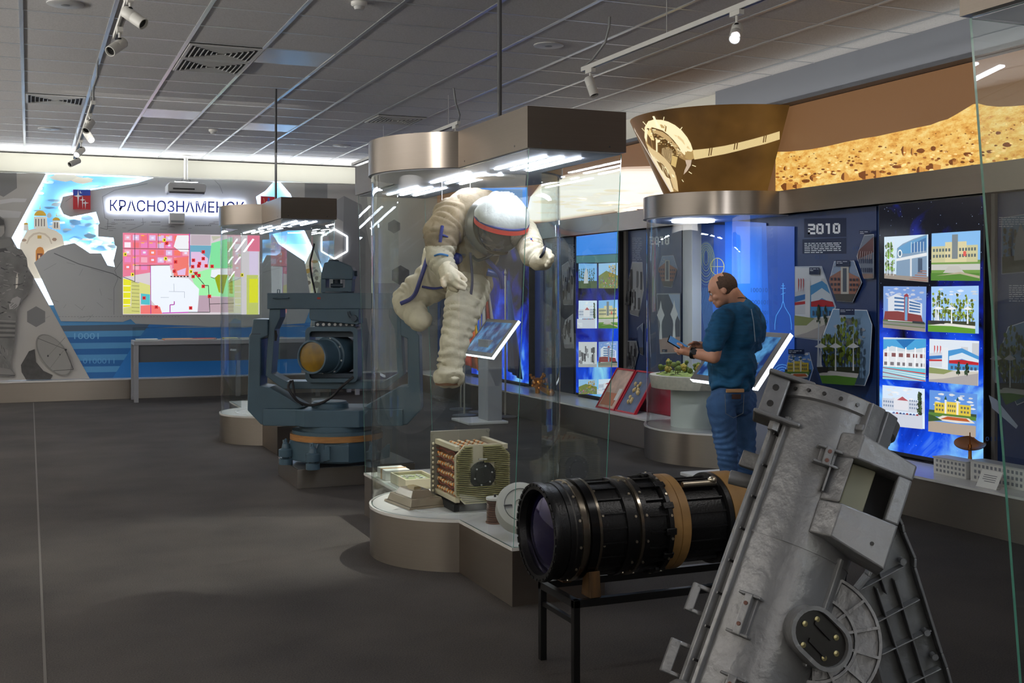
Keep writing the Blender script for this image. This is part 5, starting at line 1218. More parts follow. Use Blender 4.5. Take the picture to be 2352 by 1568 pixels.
# ================================================================ GLASS DISPLAY CASES
CXC, CYC, RC = 2.43, 6.53, .575
def case_outline(r, x0, x1, yf, yb, inset=0):
    """prism in front, round middle, prism behind (point symmetric)"""
    cx, cy = CXC, CYC; a = x0-cx; b = x1-cx
    th = lambda dx: math.sqrt(r*r-dx*dx)
    pts = [(x0, yf), (x1, yf)]
    A0 = math.atan2(-th(b), b); A1 = math.atan2(th(-a), -a)
    pts += arcpts(cx, cy, r, A0, A1, 34)
    pts += [(cx-a, 2*cy-yf), (cx-b, 2*cy-yf)]
    A2 = math.atan2(th(b), -b); A3 = 2*PI+math.atan2(-th(a), a)
    pts += arcpts(cx, cy, r, A2, A3, 34)
    return pts
CASE_BACK = [None]
def make_case(label):
    t = thing('glass_display_case', label, 'display case', (CXC, CYC, 0), None)
    x0, x1 = CXC-.235, CXC+.275
    MB().prism(case_outline(RC, x0, x1, 5.246, 0), 0, .275).build('steel_base', STEEL, t, 30)
    MB().prism(case_outline(RC+.004, x0-.004, x1+.004, 5.242, 0), .275, .292).build('base_top', TOPW, t, 30)
    # ring on the base top
    MB().lathe([(0, .40), (.003, .40), (.003, .42), (0, .42)], (CXC, CYC, .292), (0, 0, 1), 64).build('floor_ring', PLAST, t, 60)
    cp_ = MB().prism(case_outline(RC+.008, x0-.008, x1+.012, 5.04, 0), 2.236, 2.435).build('steel_cap', STEEL, t, 30)
    cc_ = MB().prism(case_outline(RC-.01, x0+.01, x1-.01, 5.06, 0), 2.228, 2.236); cc_ = cc_.build('cap_ceiling', MATS['cap_ceiling_white'], t, 30)
    s_ = MB()
    for (x, y) in ((x0+.06, 5.0395), (x1-.08, 5.0395)): s_.cyl((x, y-.001, 2.26), (x, y+.003, 2.26), .005, seg=10)
    for y in (5.2, 5.9): s_.cyl((x0-.009, y, 2.26), (x0-.006, y, 2.26), .005, seg=10)
    s_.build('cap_screws', GREYD, cp_)
    z0, z1 = .292, 2.229; th = .008
    def flat(pa, pb, ta, tb, side, em=(1, 0, 1, 0)):
        """pane between ground points pa,pb and top points ta,tb; side = normal sign"""
        pa, pb, ta, tb = (Vector((p[0], p[1], z)) for p, z in ((pa, z0), (pb, z0), (ta, z1), (tb, z1)))
        n = (pb-pa).cross(ta-pa).normalized()*th*side
        mb = MB(); mb._add([pa, pb, tb, ta, pa+n, pb+n, tb+n, ta+n], [(0, 1, 2, 3), (7, 6, 5, 4)], mi=0)
        v = mb.bm.verts[:] if False else None
        mb.bm.verts.ensure_lookup_table(); V = mb.bm.verts
        for e_, f in zip(em, ((0, 1, 5, 4), (1, 2, 6, 5), (2, 3, 7, 6), (3, 0, 4, 7))): mb.bm.faces.new([V[i] for i in f]).material_index = e_
        return mb.build('glass_pane', [GLASS, GEDGE], t, 0)
    thx = lambda dx: math.sqrt(RC*RC-dx*dx)
    for sg in (1, -1):
        X = lambda x: CXC+sg*(x-CXC); Y = lambda y: CYC+sg*(y-CYC)
        yfb, yft = 5.252, 5.062
        ya = CYC-thx(.235-.012); yb_ = CYC-thx(.275-.012)
        g = .006
        flat((X(x0+g), Y(ya)), (X(x0+g), Y(yfb)), (X(x0+g), Y(ya)), (X(x0+g), Y(yft)), 1)
        flat((X(x0+g), Y(yfb-.0085)), (X(x1-g), Y(yfb-.0085)), (X(x0+g), Y(yft-.0085)), (X(x1-g), Y(yft-.0085)), -1, (1, 1, 1, 1))
        flat((X(x1-g), Y(yfb)), (X(x1-g), Y(yb_)), (X(x1-g), Y(yft)), (X(x1-g), Y(yb_)), 1)
    aL0 = math.atan2(thx(.275), -.275)+.01; aL1 = 2*PI+math.atan2(-thx(.235), -.235)-.01
    curved_glass(CXC, CYC, RC-.008, aL0, aL1, z0, z1, t)
    aR0 = math.atan2(-thx(.275), .275)+.01; aR1 = math.atan2(thx(.235), .235)-.01
    curved_glass(CXC, CYC, RC-.008, aR0, aR1, z0, z1, t)
    # lamps in the cap
    for gi, (bx, by) in enumerate(((2.37, 5.26), (2.30, 6.15), (2.30, 7.1))):
        for k in range(3):
            f = MB(); f.box(bx+.095*k, bx+.095*k+.019, by, by+.66, 2.222, 2.228)
            f.build('lamp_bar', LED, cc_, 0)
    MB().lathe([(0, .12), (.012, .12), (.013, .10), (.013, .001)], (2.52, 6.28, 2.2275), (0, 0, -1), 32).build('round_lamp', PLAST, t, 40)
    MB().cyl((CXC-.2, 5.5, 2.43), (CXC-.2, 5.5, CZ), .012, seg=12).build('ceiling_rod', GREYD, t)
    return t
case = make_case('tall steel and glass display case in the middle holding the floating space suit')
far = dup(case, (-.02, 5.72, 0), 'smaller looking distant glass display case behind the blue grey optical instrument')
near = dup(case, (0, -5.79, 0), 'nearest glass display case cut off by the right edge of the photo')

# far case contents
t = thing('crystal_block', 'clear crystal block with engraved stars inside the far glass case', 'ornament', (2.35, 11.3, .292))
MB().box(2.29, 2.41, 11.24, 11.36, .292, .62).build('block', ACRYL, t, 0, .004)
m_ = MB(); rn = random.Random(2)
for i in range(12):
    c = Vector((2.35+rn.uniform(-.03, .03), 11.3+rn.uniform(-.03, .03), .48+rn.uniform(-.05, .05))); d = Vector((rn.uniform(-1, 1), rn.uniform(-1, 1), rn.uniform(-1, 1))).normalized()*.03
    m_.cyl(c-d, c+d, .0015, seg=5)
m_.build('engraved_star', WHITE, t)

# ================================================================ SPACE SUIT
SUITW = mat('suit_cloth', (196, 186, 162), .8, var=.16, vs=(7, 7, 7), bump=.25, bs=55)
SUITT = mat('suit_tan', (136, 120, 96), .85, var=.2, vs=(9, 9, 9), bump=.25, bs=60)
STRAP = mat('strap_blue', (30, 40, 110), .6)
ZS = lambda x, y, D: at(820+x/2.306, 220+y/2.306, D=D)
ZT = lambda x, y, D: at(840+x/3.137, 420+y/3.137, D=D)
st = thing('space_suit', 'cream cosmonaut suit with white red-rimmed helmet cap floating in the centre case', 'space suit', ZS(620, 760, 6.85))
def foldf(amp, fr, seed=0):
    return lambda c: amp*noise.noise(Vector((c.x*fr, c.y*fr, c.z*fr+seed)))+amp*.5*noise.noise(Vector((c.x*fr*2.3, c.y*fr*2.3, c.z*fr*2.3+seed)))
def limbfold(path, amp, wl, seed=0):
    P = [Vector(p) for p in path]
    def f(c):
        best = None; acc = 0
        for a, b in zip(P, P[1:]):
            t_ = max(0, min(1, (c-a).dot(b-a)/(b-a).length_squared)); q_ = a+(b-a)*t_; d = (c-q_).length
            if best is None or d < best[0]: best = (d, acc+t_*(b-a).length)
            acc += (b-a).length
        w_ = noise.noise(c*9+Vector((seed, 0, 0)))*5
        k_ = .35+.65*abs(noise.noise(c*7+Vector((0, seed, 3)))*2)
        return amp*k_*(2*abs(math.sin(best[1]/wl*PI+w_*.6))**.8-1)+amp*.35*noise.noise(c*18)
    return f
# torso with hard shell and backpack
T0, T1, T2 = ZS(640, 640, 6.78), ZS(612, 830, 6.85), ZS(590, 990, 6.88)
prims = [('e', T0, (.19, .16, .17)), ('e', (T0+T1)/2, (.18, .15, .17)), ('e', T1, (.165, .15, .14)), ('c', T1, T2, .145, .14), ('e', T2, (.15, .14, .13)),
         ('e', ZS(610, 590, 6.98), (.16, .14, .12)), ('e', ZS(560, 700, 7.0), (.12, .13, .15))]
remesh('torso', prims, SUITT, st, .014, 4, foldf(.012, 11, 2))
# helmet: visor bowl, cap, rim
hc = ZT(975, 300, 6.56); up = (Vector((0, 0, 1))+Vector((cY, -sY, 0))*.20-Vector((sY, cY, 0))*.42).normalized()
Rh = Vector((0, 0, 1)).rotation_difference(up).to_matrix()
mb = MB(); mb.lathe([(-.155, .001), (-.15, .05), (-.13, .09), (-.09, .122), (-.04, .138), (.0, .142), (.03, .138)], hc, up, 40); mb.build('visor', mat('visor_dark', (58, 52, 46), .12, .2, coat=1), st)
mb = MB()
prof = [(.02, .150), (.05, .153), (.09, .146), (.13, .124), (.155, .095), (.168, .05), (.172, .002)]
mb.lathe(prof, hc, up, 48)
o = mb.build('helmet_cap', mat('cap_cloth', (200, 203, 196), .75, bump=.2, bs=50), st)
for v in o.data.vertices:
    d = (v.co-hc); v.co += d.normalized()*(.022*noise.noise(v.co*11)+.010*noise.noise(v.co*27))
RIM = mat('cap_red', (206, 50, 38), .6)
MB().lathe([(-.004, .149), (-.004, .157), (.022, .158), (.024, .151)], hc, up, 48).build('red_rim', RIM, st)
MB().lathe([(.024, .150), (.024, .1585), (.032, .1585), (.034, .150)], hc, up, 48).build('blue_piping', STRAP, st)
nc = ZT(880, 400, 6.68)
m_ = MB(); 
nd = (ZS(620, 700, 6.85)-hc).normalized()
m_.lathe([(.0, .155), (.03, .17), (.05, .175), (.07, .17), (.085, .15)], hc+nd*.05, nd, 40); m_.build('neck_ring', mat('ring_metal', (120, 118, 112), .35, .8), st)
# a pale face shape behind the visor
m_ = MB(); m_.lathe([(-.158, .03), (-.160, .05), (-.158, .07)], hc, up, 32); m_.build('visor_frame', mat('frame_tan', (150, 132, 104), .5), st)
# arms
RA = [ZS(525, 640, 6.72), ZS(450, 735, 6.62), ZS(435, 860, 6.55), ZS(480, 930, 6.5)]
prims = [('c', RA[0], RA[1], .118, .105), ('c', RA[1], RA[2], .105, .072), ('c', RA[2], RA[3], .072, .060), ('e', ZS(520, 640, 6.75), (.13, .12, .12))]
z735 = RA[1].z
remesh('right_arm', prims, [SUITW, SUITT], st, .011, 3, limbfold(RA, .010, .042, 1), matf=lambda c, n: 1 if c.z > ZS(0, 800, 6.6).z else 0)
LA = [ZS(860, 700, 6.72), ZS(910, 770, 6.6), ZS(930, 845, 6.5), ZS(985, 875, 6.45)]
prims = [('c', ZS(780, 720, 6.78), LA[0], .10, .085), ('c', LA[0], LA[1], .085, .075), ('c', LA[1], LA[2], .075, .068), ('c', LA[2], LA[3], .068, .052)]
remesh('left_arm', prims, [SUITW, SUITT], st, .010, 3, limbfold(LA, .008, .036, 2))
# gloves: palm, five fingers
GLV = mat('glove_cloth', (222, 208, 180), .75, bump=.2, bs=80)
def glove(name, palm, wrist, fingers, thumb, r=.017):
    pr = [('c', wrist, palm, .048, .05), ('e', palm, (.048, .044, .05))]
    for f in fingers:
        base = palm.lerp(f[0], .35); pr += [('c', base, f[0], r*1.15, r), ('c', f[0], f[1], r, r*.92), ('c', f[1], f[2], r*.92, r*.8)]
    pr += [('c', palm, thumb[0], r*1.5, r*1.1), ('c', thumb[0], thumb[1], r*1.1, r*.85)]
    remesh(name, pr, GLV, st, .006, 2, foldf(.002, 40))
D = 6.45
glove('right_glove', ZS(490, 960, D), ZS(468, 905, 6.5), [
    (ZS(520, 930, D), ZS(548, 950, D), ZS(574, 975, D)), (ZS(515, 955, D-.02), ZS(540, 982, D-.03), ZS(572, 1003, D-.02)),
    (ZS(505, 985, D-.02), ZS(535, 1010, D-.03), ZS(566, 1022, D-.02)), (ZS(480, 990, D+.02), ZS(500, 1020, D), ZS(528, 1030, D))], (ZS(455, 975, D-.03), ZS(462, 1005, D-.04)))
D = 6.4
glove('left_glove', ZS(985, 862, D), ZS(955, 880, 6.45), [
    (ZS(1000, 815, D), ZS(1022, 826, D-.02), ZS(1015, 845, D-.05)), (ZS(1012, 838, D-.01), ZS(1034, 850, D-.03), ZS(1020, 862, D-.06)),
    (ZS(1008, 862, D-.01), ZS(1032, 873, D-.03), ZS(1014, 882, D-.06)), (ZS(1000, 882, D), ZS(1020, 893, D-.02), ZS(1004, 900, D-.05))], (ZS(975, 835, D-.03), ZS(990, 808, D-.05)), .015)
# legs
LR = [ZS(600, 1000, 6.84), ZS(560, 1130, 6.7), ZS(520, 1290, 6.62), ZS(498, 1400, 6.6), ZS(488, 1480, 6.6)]
prims = [('c', LR[0], LR[1], .125, .108), ('c', LR[1], LR[2], .108, .082), ('c', LR[2], LR[3], .082, .074), ('c', LR[3], LR[4], .074, .066), ('e', ZS(484, 1490, 6.56), (.085, .10, .06))]
remesh('right_leg', prims, SUITW, st, .012, 3, limbfold(LR, .010, .05, 3), matf=None)
LL = [ZS(500, 930, 6.95), ZS(400, 985, 7.0), ZS(275, 1075, 7.02), ZS(250, 1110, 7.0), ZS(330, 1180, 6.92)]
prims = [('c', LL[0], LL[1], .135, .125), ('c', LL[1], LL[2], .12, .095), ('e', ZS(265, 1095, 7.0), (.09, .09, .09)), ('c', ZS(270, 1110, 6.98), LL[4], .082, .070), ('e', ZS(335, 1190, 6.9), (.065, .075, .06)), ('e', ZS(430, 880, 7.0), (.10, .1, .12))]
_l2 = foldf(.007, 12, 5); _l1 = limbfold(LL, .008, .05, 6)
remesh('left_leg', prims, SUITW, st, .011, 3, lambda c: _l1(c)+_l2(c))
MB().lathe([(0, .001), (0, .07), (.012, .072), (.02, .06)], ZS(480, 1530, 6.55), Vector((0, 0, 1)), 28).build('boot_sole', mat('sole_brown', (120, 84, 60), .7), st)
# straps, belts, hoses
def strap(name, pts, r, m=STRAP, seg=8):
    P = [Vector(p) for p in pts]; Q2 = []
    for i in range(len(P)-1):
        a, b, c_, d = P[max(i-1, 0)], P[i], P[i+1], P[min(i+2, len(P)-1)]
        for k in range(6):
            s_ = k/6; Q2.append(.5*((2*b)+(c_-a)*s_+(2*a-5*b+4*c_-d)*s_*s_+(3*b-a-3*c_+d)*s_**3))
    Q2.append(P[-1]); return MB().tube(Q2, r, seg).build(name, m, st)
strap('leg_strap', [ZS(375, 850, 6.9), ZS(340, 960, 6.86), ZS(300, 1060, 6.88), ZS(232, 1100, 6.9)], .013)
strap('leg_strap', [ZS(345, 1010, 6.88), ZS(410, 1020, 6.86), ZS(462, 1012, 6.86)], .007)
strap('arm_strap', [ZS(452, 690, 6.52), ZS(445, 730, 6.50), ZS(440, 775, 6.5)], .010)
strap('arm_strap', [ZS(402, 850, 6.5), ZS(440, 838, 6.46), ZS(482, 846, 6.48)], .006, mat('strap_light_blue', (40, 110, 170), .6))
strap('arm_strap', [ZS(428, 745, 6.52), ZS(455, 738, 6.5), ZS(480, 748, 6.52)], .006)
strap('shoulder_strap', [ZS(500, 575, 6.7), ZS(540, 600, 6.63), ZS(565, 660, 6.6)], .005)
strap('shoulder_strap', [ZS(530, 565, 6.72), ZS(562, 590, 6.65), ZS(578, 640, 6.62)], .005)
strap('wrist_strap', [ZS(995, 795, 6.36), ZS(988, 830, 6.33), ZS(962, 868, 6.38)], .008, mat('strap_dark', (34, 36, 50), .6))
strap('hose', [ZS(760, 800, 6.62), ZS(700, 850, 6.6), ZS(640, 870, 6.62), ZS(615, 850, 6.68)], .009, BLACK)
strap('chest_cord', [ZS(690, 870, 6.66), ZS(720, 900, 6.6), ZS(760, 950, 6.6), ZS(770, 1020, 6.62)], .014, STRAP)
strap('chest_cord', [ZS(600, 830, 6.68), ZS(610, 980, 6.66), ZS(598, 1100, 6.64), ZS(600, 1210, 6.62)], .008, mat('strap_indigo', (44, 40, 80), .6))
strap('tether_hook', [ZS(500, 1060, 6.75), ZS(480, 1120, 6.72), ZS(500, 1150, 6.7), ZS(505, 1190, 6.7)], .007, mat('hook_metal', (90, 88, 84), .3, .9))
m_ = MB(); m_.ell(ZS(525, 862, 6.66), (.04, .03, .035)); m_.build('chest_knob', STRAP, st)
m_ = MB(); c0 = ZS(715, 905, 6.62); m_.cyl(c0-Vector((.03, 0, .03)), c0+Vector((.05, -.02, -.05)), .022); m_.build('blue_connector', mat('connector_blue', (24, 60, 130), .4), st)
# sleeve flag: three stripes
fc = ZS(893, 772, 6.51)
for k, c in enumerate(((226, 224, 216), (40, 60, 160), (200, 40, 40))):
    p = ZS(885+k*8, 765+k*10, 6.515); q_ = ZS(922+k*6, 748+k*10, 6.50); n_ = Vector((-sY, -cY, 0))
    m_ = MB(); m_.cyl(p+n_*.006, q_+n_*.006, .0075, seg=8); m_.build('flag_patch_stripe', mat('patch_%d' % k, c, .7), st)
# hanging wires that carry the suit
m_ = MB(); m_.cyl(ZS(600, 560, 6.9), Vector((ZS(600, 560, 6.9).x, ZS(600, 560, 6.9).y, 2.225)), .0018, seg=6).cyl(ZS(450, 900, 7.02), Vector((ZS(450, 900, 7.02).x, ZS(450, 900, 7.02).y, 2.225)), .0018, seg=6)
m_.build('suspension_wires', PLAST, st)

# ================================================================ THINGS ON THE CASE FLOOR
ZQ = lambda x, y: (820+x/2.614, 820+y/2.614)
# finned electronic unit
t = thing('electronic_unit', 'olive finned electronic space unit with open circuit side in the centre case', 'electronic unit', (2.45, 6.2, .292))
OLV = mat('olive_metal', (170, 164, 110), .35, .35, var=.12, vs=(12, 12, 12)); CRM = mat('cream_frame', (210, 200, 172), .45, .2)
# local frame: origin bottom left of front plate, ux right along plate, uy depth, uz up
o0 = at(*ZQ(600, 868), Z=.33); d0 = (Vector((sY, cY, 0))); rgt = Vector((cY, -sY, 0))
yaw = math.radians(22); ux = (rgt*math.cos(yaw)+d0*math.sin(yaw)); uy = (d0*math.cos(yaw)-rgt*math.sin(yaw)); uz = Vector((0, 0, 1))
o0 = at(*ZQ(588, 868), D=6.58); o0.z = .335
M_ = Matrix(((ux.x, uy.x, 0, o0.x), (ux.y, uy.y, 0, o0.y), (ux.z, uy.z, 1, o0.z), (0, 0, 0, 1)))
Wd, Ht, Dp = .335, .34, .38; ch = .06
oct_ = lambda w0, w1, h0, h1, c: [(w0+c, h0), (w1-c, h0), (w1, h0+c), (w1, h1-c), (w1-c, h1), (w0+c, h1), (w0, h1-c), (w0, h0+c)]
MB().prism(oct_(0, Wd, 0, Ht, ch), 0, .012, 'y', M_).build('front_plate', CRM, t, 0, .002)
m_ = MB(); nf = 30
for i in range(nf):
    z = .012+i*(Ht-.024)/(nf-1); ins = max(0, ch-min(z, Ht-z))+.008
    if .1 < z < .235: m_.box(ins, .085, -.028, 0, z-.0015, z+.0025, M_).box(.24, Wd-ins, -.028, 0, z-.002, z+.003, M_)
    elif z >= .235: m_.box(ins, .1, -.028, 0, z-.002, z+.003, M_).box(.17, Wd-ins, -.028, 0, z-.002, z+.003, M_)
    else: m_.box(ins, Wd-ins, -.028, 0, z-.002, z+.003, M_)
m_.build('cooling_fins', OLV, t, 0)
m_ = MB(); m_.lathe([(0, .001), (0, .078), (.014, .08), (.02, .072), (.022, .05), (.03, .045), (.032, .001)], M_ @ Vector((.162, 0, .165)), -uy, 40)
for i in range(24): a = 2*PI*i/24; m_.cyl(M_ @ Vector((.162+.074*math.cos(a), -.012, .165+.074*math.sin(a))), M_ @ Vector((.162+.074*math.cos(a), -.024, .165+.074*math.sin(a))), .005, seg=6)
m_.build('round_connector', mat('connector_dark', (52, 54, 50), .4, .4), t)
m_ = MB()
for a in range(6): m_.cyl(M_ @ Vector((.162+.055*math.cos(a*PI/3+.3), -.028, .165+.055*math.sin(a*PI/3+.3))), M_ @ Vector((.162+.055*math.cos(a*PI/3+.3), -.034, .165+.055*math.sin(a*PI/3+.3))), .005, seg=8)
m_.box(.135, .185, -.03, -.022, .255, .262, M_); m_.build('connector_screws', PLAST, t)
m_ = MB(); fr = .03
for zz in (.01, Ht-fr-.005):
    for xx in (.005, Wd-fr-.005): m_.box(xx, xx+fr, .012, Dp, zz, zz+fr, M_)
m_.build('side_rails', CRM, t, 0, .003)
m_ = MB(); m_.box(-.02, Wd+.02, Dp, Dp+.012, -.02, Ht+.04, M_)
for zz in (-.01, Ht+.03):
    for xx in (-.01, Wd+.01): m_.cyl(M_ @ Vector((xx, Dp-.006, zz)), M_ @ Vector((xx, Dp, zz)), .012, seg=10)
m_.build('back_plate', mat('back_plate_grey', (150, 146, 134), .45, .3), t, 0, .002)
cop = mat('coil_copper', (190, 120, 60), .35, .7, var=.4, vs=(60, 60, 60)); cir = mat('circuit_brown', (92, 52, 34), .5, var=.5, vs=(50, 50, 50))
m_ = MB(); m_.box(.03, Wd-.03, .02, Dp-.01, .03, Ht-.03, M_); m_.build('circuit_core', cir, t, 0)
rn = random.Random(5); m_ = MB(); m2 = MB()
for r_ in range(5):
    for i in range(17):
        y_ = .035+i*.022; z_ = .05+r_*.05
        (m_ if (i+r_) % 2 else m2).ell(M_ @ Vector((.026, y_, z_+rn.uniform(-.004, .004))), (.012, .009, .012), seg=8, rings=6)
        (m2 if (i+r_) % 3 else m_).ell(M_ @ Vector((.05+r_*.05, y_, Ht-.026)), (.012, .009, .009), seg=8, rings=6)
m_.build('copper_coils', cop, t); m2.build('pale_capacitors', mat('capacitor_cream', (206, 186, 150), .5), t)
m_ = MB()
for r_ in range(6): m_.tube([M_ @ Vector((.018+.004*math.sin(k*1.3+r_), .03+k*.023, .035+r_*.05+.006*math.sin(k*.9+r_))) for k in range(17)], .003, 6)
m_.build('wiring', mat('wire_red', (140, 60, 40), .5), t)
m_ = MB()
for k in range(12): m_.ell(M_ @ Vector((-.012, Dp-.02, .0+k*.028)), (.008, .01, .009), seg=8, rings=6)
m_.build('edge_contacts', CRM, t)
m_ = MB(); m_.box(0, Wd, .02, Dp, -.042, -.001, M_); m_.build('wooden_support', BLACKM, t, 0)
# flat transparent brown box
t = thing('model_block', 'low brown transparent box with chip layout left of the electronic unit', 'box', (2.25, 6.35, .292))
p = at(940, 1172, Z=.293); e1 = rgt*.86+d0*.5; e1 = e1.normalized(); e2 = Vector((-e1.y, e1.x, 0))
M2_ = Matrix(((e1.x, e2.x, 0, p.x), (e1.y, e2.y, 0, p.y), (0, 0, 1, .293), (0, 0, 0, 1)))
BRT = mat('brown_clear_plastic', (142, 128, 110), .2, .0, coat=.6)
def frustum(x0, x1, y0, y1, z0, z1, ins, M_, mi=0, mb=None):
    mb = mb or MB(); return mb.loft([[(x0, y0, z0), (x1, y0, z0), (x1, y1, z0), (x0, y1, z0)], [(x0+ins, y0+ins, z1), (x1-ins, y0+ins, z1), (x1-ins, y1-ins, z1), (x0+ins, y1-ins, z1)]], mi=mi, M=M_)
frustum(0, .25, .0, .36, 0, .012, .004, M2_).build('base_tray', BRT, t, 0, .002)
frustum(.015, .235, .015, .345, .012, .055, .014, M2_).build('lower_tier', BRT, t, 0, .003)
frustum(.04, .19, .06, .29, .055, .095, .022, M2_).build('upper_tier', BRT, t, 0, .003)
frustum(.09, .14, .13, .23, .095, .107, .008, M2_).build('top_chip', mat('chip_bronze', (150, 134, 96), .35, .3), t, 0)
# circuit tray behind at left
t = thing('circuit_tray', 'pale open tray holding a green circuit board at the left rear of the case', 'tray', (2.2, 7.3, .292))
M_ = Matrix.Translation((2.205, 7.02, .293))
m_ = MB(); m_.box(0, .22, 0, .34, 0, .01, M_).box(0, .22, 0, .01, .01, .065, M_).box(0, .22, .33, .34, .01, .065, M_).box(0, .01, .01, .33, .01, .065, M_).box(.21, .22, .01, .33, .01, .065, M_)
m_.build('tray', CRM, t, 0, .002)
MB().box(.02, .20, .02, .32, .04, .046, M_).build('circuit_board', mat('pcb_green', (140, 150, 110), .4, var=.3, vs=(30, 30, 30)), t, 0)
m_ = MB(); rn = random.Random(6)
for i in range(14): x, y = rn.uniform(.03, .18), rn.uniform(.03, .29); m_.box(x, x+.015, y, y+.02, .046, .054, M_)
m_.build('components', PLAST, t, 0)
t = thing('tray_box', 'small white box with tape behind the circuit tray', 'box', (2.28, 7.55, .292))
MB().box(2.19, 2.36, 7.42, 7.62, .293, .36).build('body', WHITE, t, 0, .003); MB().box(2.188, 2.362, 7.5, 7.53, .2935, .362).build('tape', mat('tape_tan', (190, 150, 100), .5), t, 0)
# ribbed spool and white drum
t = thing('ribbed_spool', 'small copper ribbed cylinder with white top beside the white drum', 'spool', (2.32, 5.78, .292))
c0 = at(1137, 1200, Z=.293); c0 = Vector((c0.x, c0.y, .293))
pr = [(0, .05), (.008, .052)]
for i in range(9): z = .012+i*.0125; pr += [(z, .038), (z+.003, .046), (z+.008, .046), (z+.0105, .038)]
MB().lathe(pr+[(.126, .038), (.126, .001)], c0, (0, 0, 1), 36).build('ribbed_body', mat('spool_copper', (120, 88, 74), .4, .5), t)
MB().lathe([(0, .048), (.008, .05), (.014, .048), (.014, .001)], c0+Vector((0, 0, .126)), (0, 0, 1), 36).build('white_top', WHITE, t)
MB().lathe([(0, .006), (.014, .006), (.016, .001)], c0+Vector((0, 0, .14)), (0, 0, 1), 12).build('top_screw', BLACK, t)
t = thing('white_drum', 'pale grey drum shaped unit lying tilted against the front glass', 'drum', (2.45, 5.55, .292))
c1 = at(1194, 1166, D=5.95); ax = (Vector((-.25, -.75, .42))).normalized()
MB().lathe([(-.06, .001), (-.06, .10), (-.045, .125), (.04, .125), (.055, .118), (.06, .10), (.058, .03), (.05, .028), (.05, .001)], c1, ax, 48).build('body', mat('drum_grey', (186, 184, 178), .5, var=.06), t, 40)
MB().lathe([(.0595, .085), (.063, .085), (.063, .082), (.0595, .082)], c1, ax, 40).box(-.02, .02, -.008, .008, -.004, .004, Matrix.Translation(c1+ax*.06+Vector((-.07, 0, 0)))).build('face_groove', GREYD, t)
t = thing('angled_housing', 'pale angular metal housing at the rear right of the electronic unit', 'housing', (2.62, 6.7, .292))
MB().prism([(0, 0), (.16, 0), (.16, .07), (.09, .14), (.02, .13), (0, .08)], 0, .12, 'y', Matrix.Translation((2.56, 6.72, .293))).build('body', mat('housing_pale', (170, 164, 150), .45), t, 0, .004)
MB().box(.02, .14, -.004, 0, .02, .06, Matrix.Translation((2.56, 6.72, .293))).build('cover_plate', PLAST, t, 0)

# ================================================================ LENS ON BENCH
bx0, bx1, by0, by1, bz = 2.0, 3.3, 4.13, 4.45, .33
t = thing('low_bench', 'low black steel bench under the long black lens', 'bench', (2.6, 4.3, 0))
for x in (bx0, bx1):
    for y in (by0, by1): MB().box(x-.014, x+.014, y-.014, y+.014, 0, bz).build('leg', BLACK, t, 0, .002)
MB().box(bx0-.014, bx1+.014, by0-.014, by0+.014, bz-.03, bz).box(bx0-.014, bx1+.014, by1-.014, by1+.014, bz-.03, bz).box(bx0-.014, bx0+.014, by0+.014, by1-.014, bz-.03, bz).box(bx1-.014, bx1+.014, by0+.014, by1-.014, bz-.03, bz).build('top_frame', BLACK, t, 0)
for xx in (bx0, bx1): MB().box(xx-.008, xx+.008, by0+.014, by1-.014, bz-.1, bz-.08).build('crossbar', BLACK, t, 0)
WOOD = mat('chock_wood', (84, 58, 28), .8, var=.4, vs=(40, 40, 10))
ly, lz, lr = 4.29, .575, .2
for x, lb in ((at(1368, 1330, Y=4.12).x, 'small worn wooden chock under the front of the black lens'), (3.1, 'wooden chock under the rear of the black lens')):
    t = thing('wooden_chock', lb, 'chock', (x, by0, bz), None)
    MB().prism([(by0-.012, bz+.001), (by0+.07, bz+.001), (by0+.055, bz+.085), (by0+.0, bz+.105)], x-.025, x+.025, 'x').build('block', WOOD, t, 0, .003)
    MB().box(x-.02, x+.02, by1-.07, by1+.01, bz+.001, bz+.1).build('rear_block', WOOD, t, 0, .003)
LB_ = mat('lens_black', (20, 20, 21), .38, .3, bump=.15, bs=120); LBG = mat('lens_band_bright', (120, 112, 100), .22, .9); LBM = mat('lens_black_gloss', (16, 16, 18), .22, .4)
YEL = mat('tan_band', (146, 110, 62), .55, var=.15, vs=(14, 14, 14))
t = thing('telescope_lens', 'long black ribbed telescope lens with tan bands lying on the low bench', 'lens', (2.5, ly, bz))
lo = Vector((1.90, ly, lz)); lx = Vector((1, 0, 0)); r0 = lr
LM = Matrix.Translation(lo)
MB().lathe([(.03, r0*.83), (.0, r0*.86), (0, r0*.985), (.012, r0), (.03, r0*.995), (.035, r0*.955), (.075, r0*.955), (.08, r0*.9)], lo, lx, 72).build('front_ring', LB_, t, 25)
m_ = MB()
for i in range(36): a = 2*PI*i/36; c_, s_ = math.cos(a), math.sin(a); m_.box(-.004, .006, -.012, .012, r0*.93, r0*.975, Matrix.Translation(lo+Vector((-.001, 0, 0))) @ Matrix.Rotation(a, 4, 'X'))
m_.build('ring_teeth', LB_, t, 0)
def lensglass():
    m, n_, l, p = base_mat('coated_lens_glass'); p.inputs['Base Color'].default_value = rgb(36, 32, 56); p.inputs['Roughness'].default_value = .08; p.inputs['Metallic'].default_value = .55; p.inputs['Thin Film Thickness'].default_value = 420; p.inputs['Thin Film IOR'].default_value = 1.6
    p.inputs['Specular IOR Level'].default_value = .9; p.inputs['Coat Weight'].default_value = 1; p.inputs['Coat Tint'].default_value = (.55, .55, 1, 1); p.inputs['Specular Tint'].default_value = (.7, .6, 1, 1); return m
MB().lathe([(.052, r0*.815), (.034, r0*.66), (.02, r0*.45), (.012, r0*.2), (.010, .001)], lo, lx, 64).build('front_glass', lensglass(), t, 60)
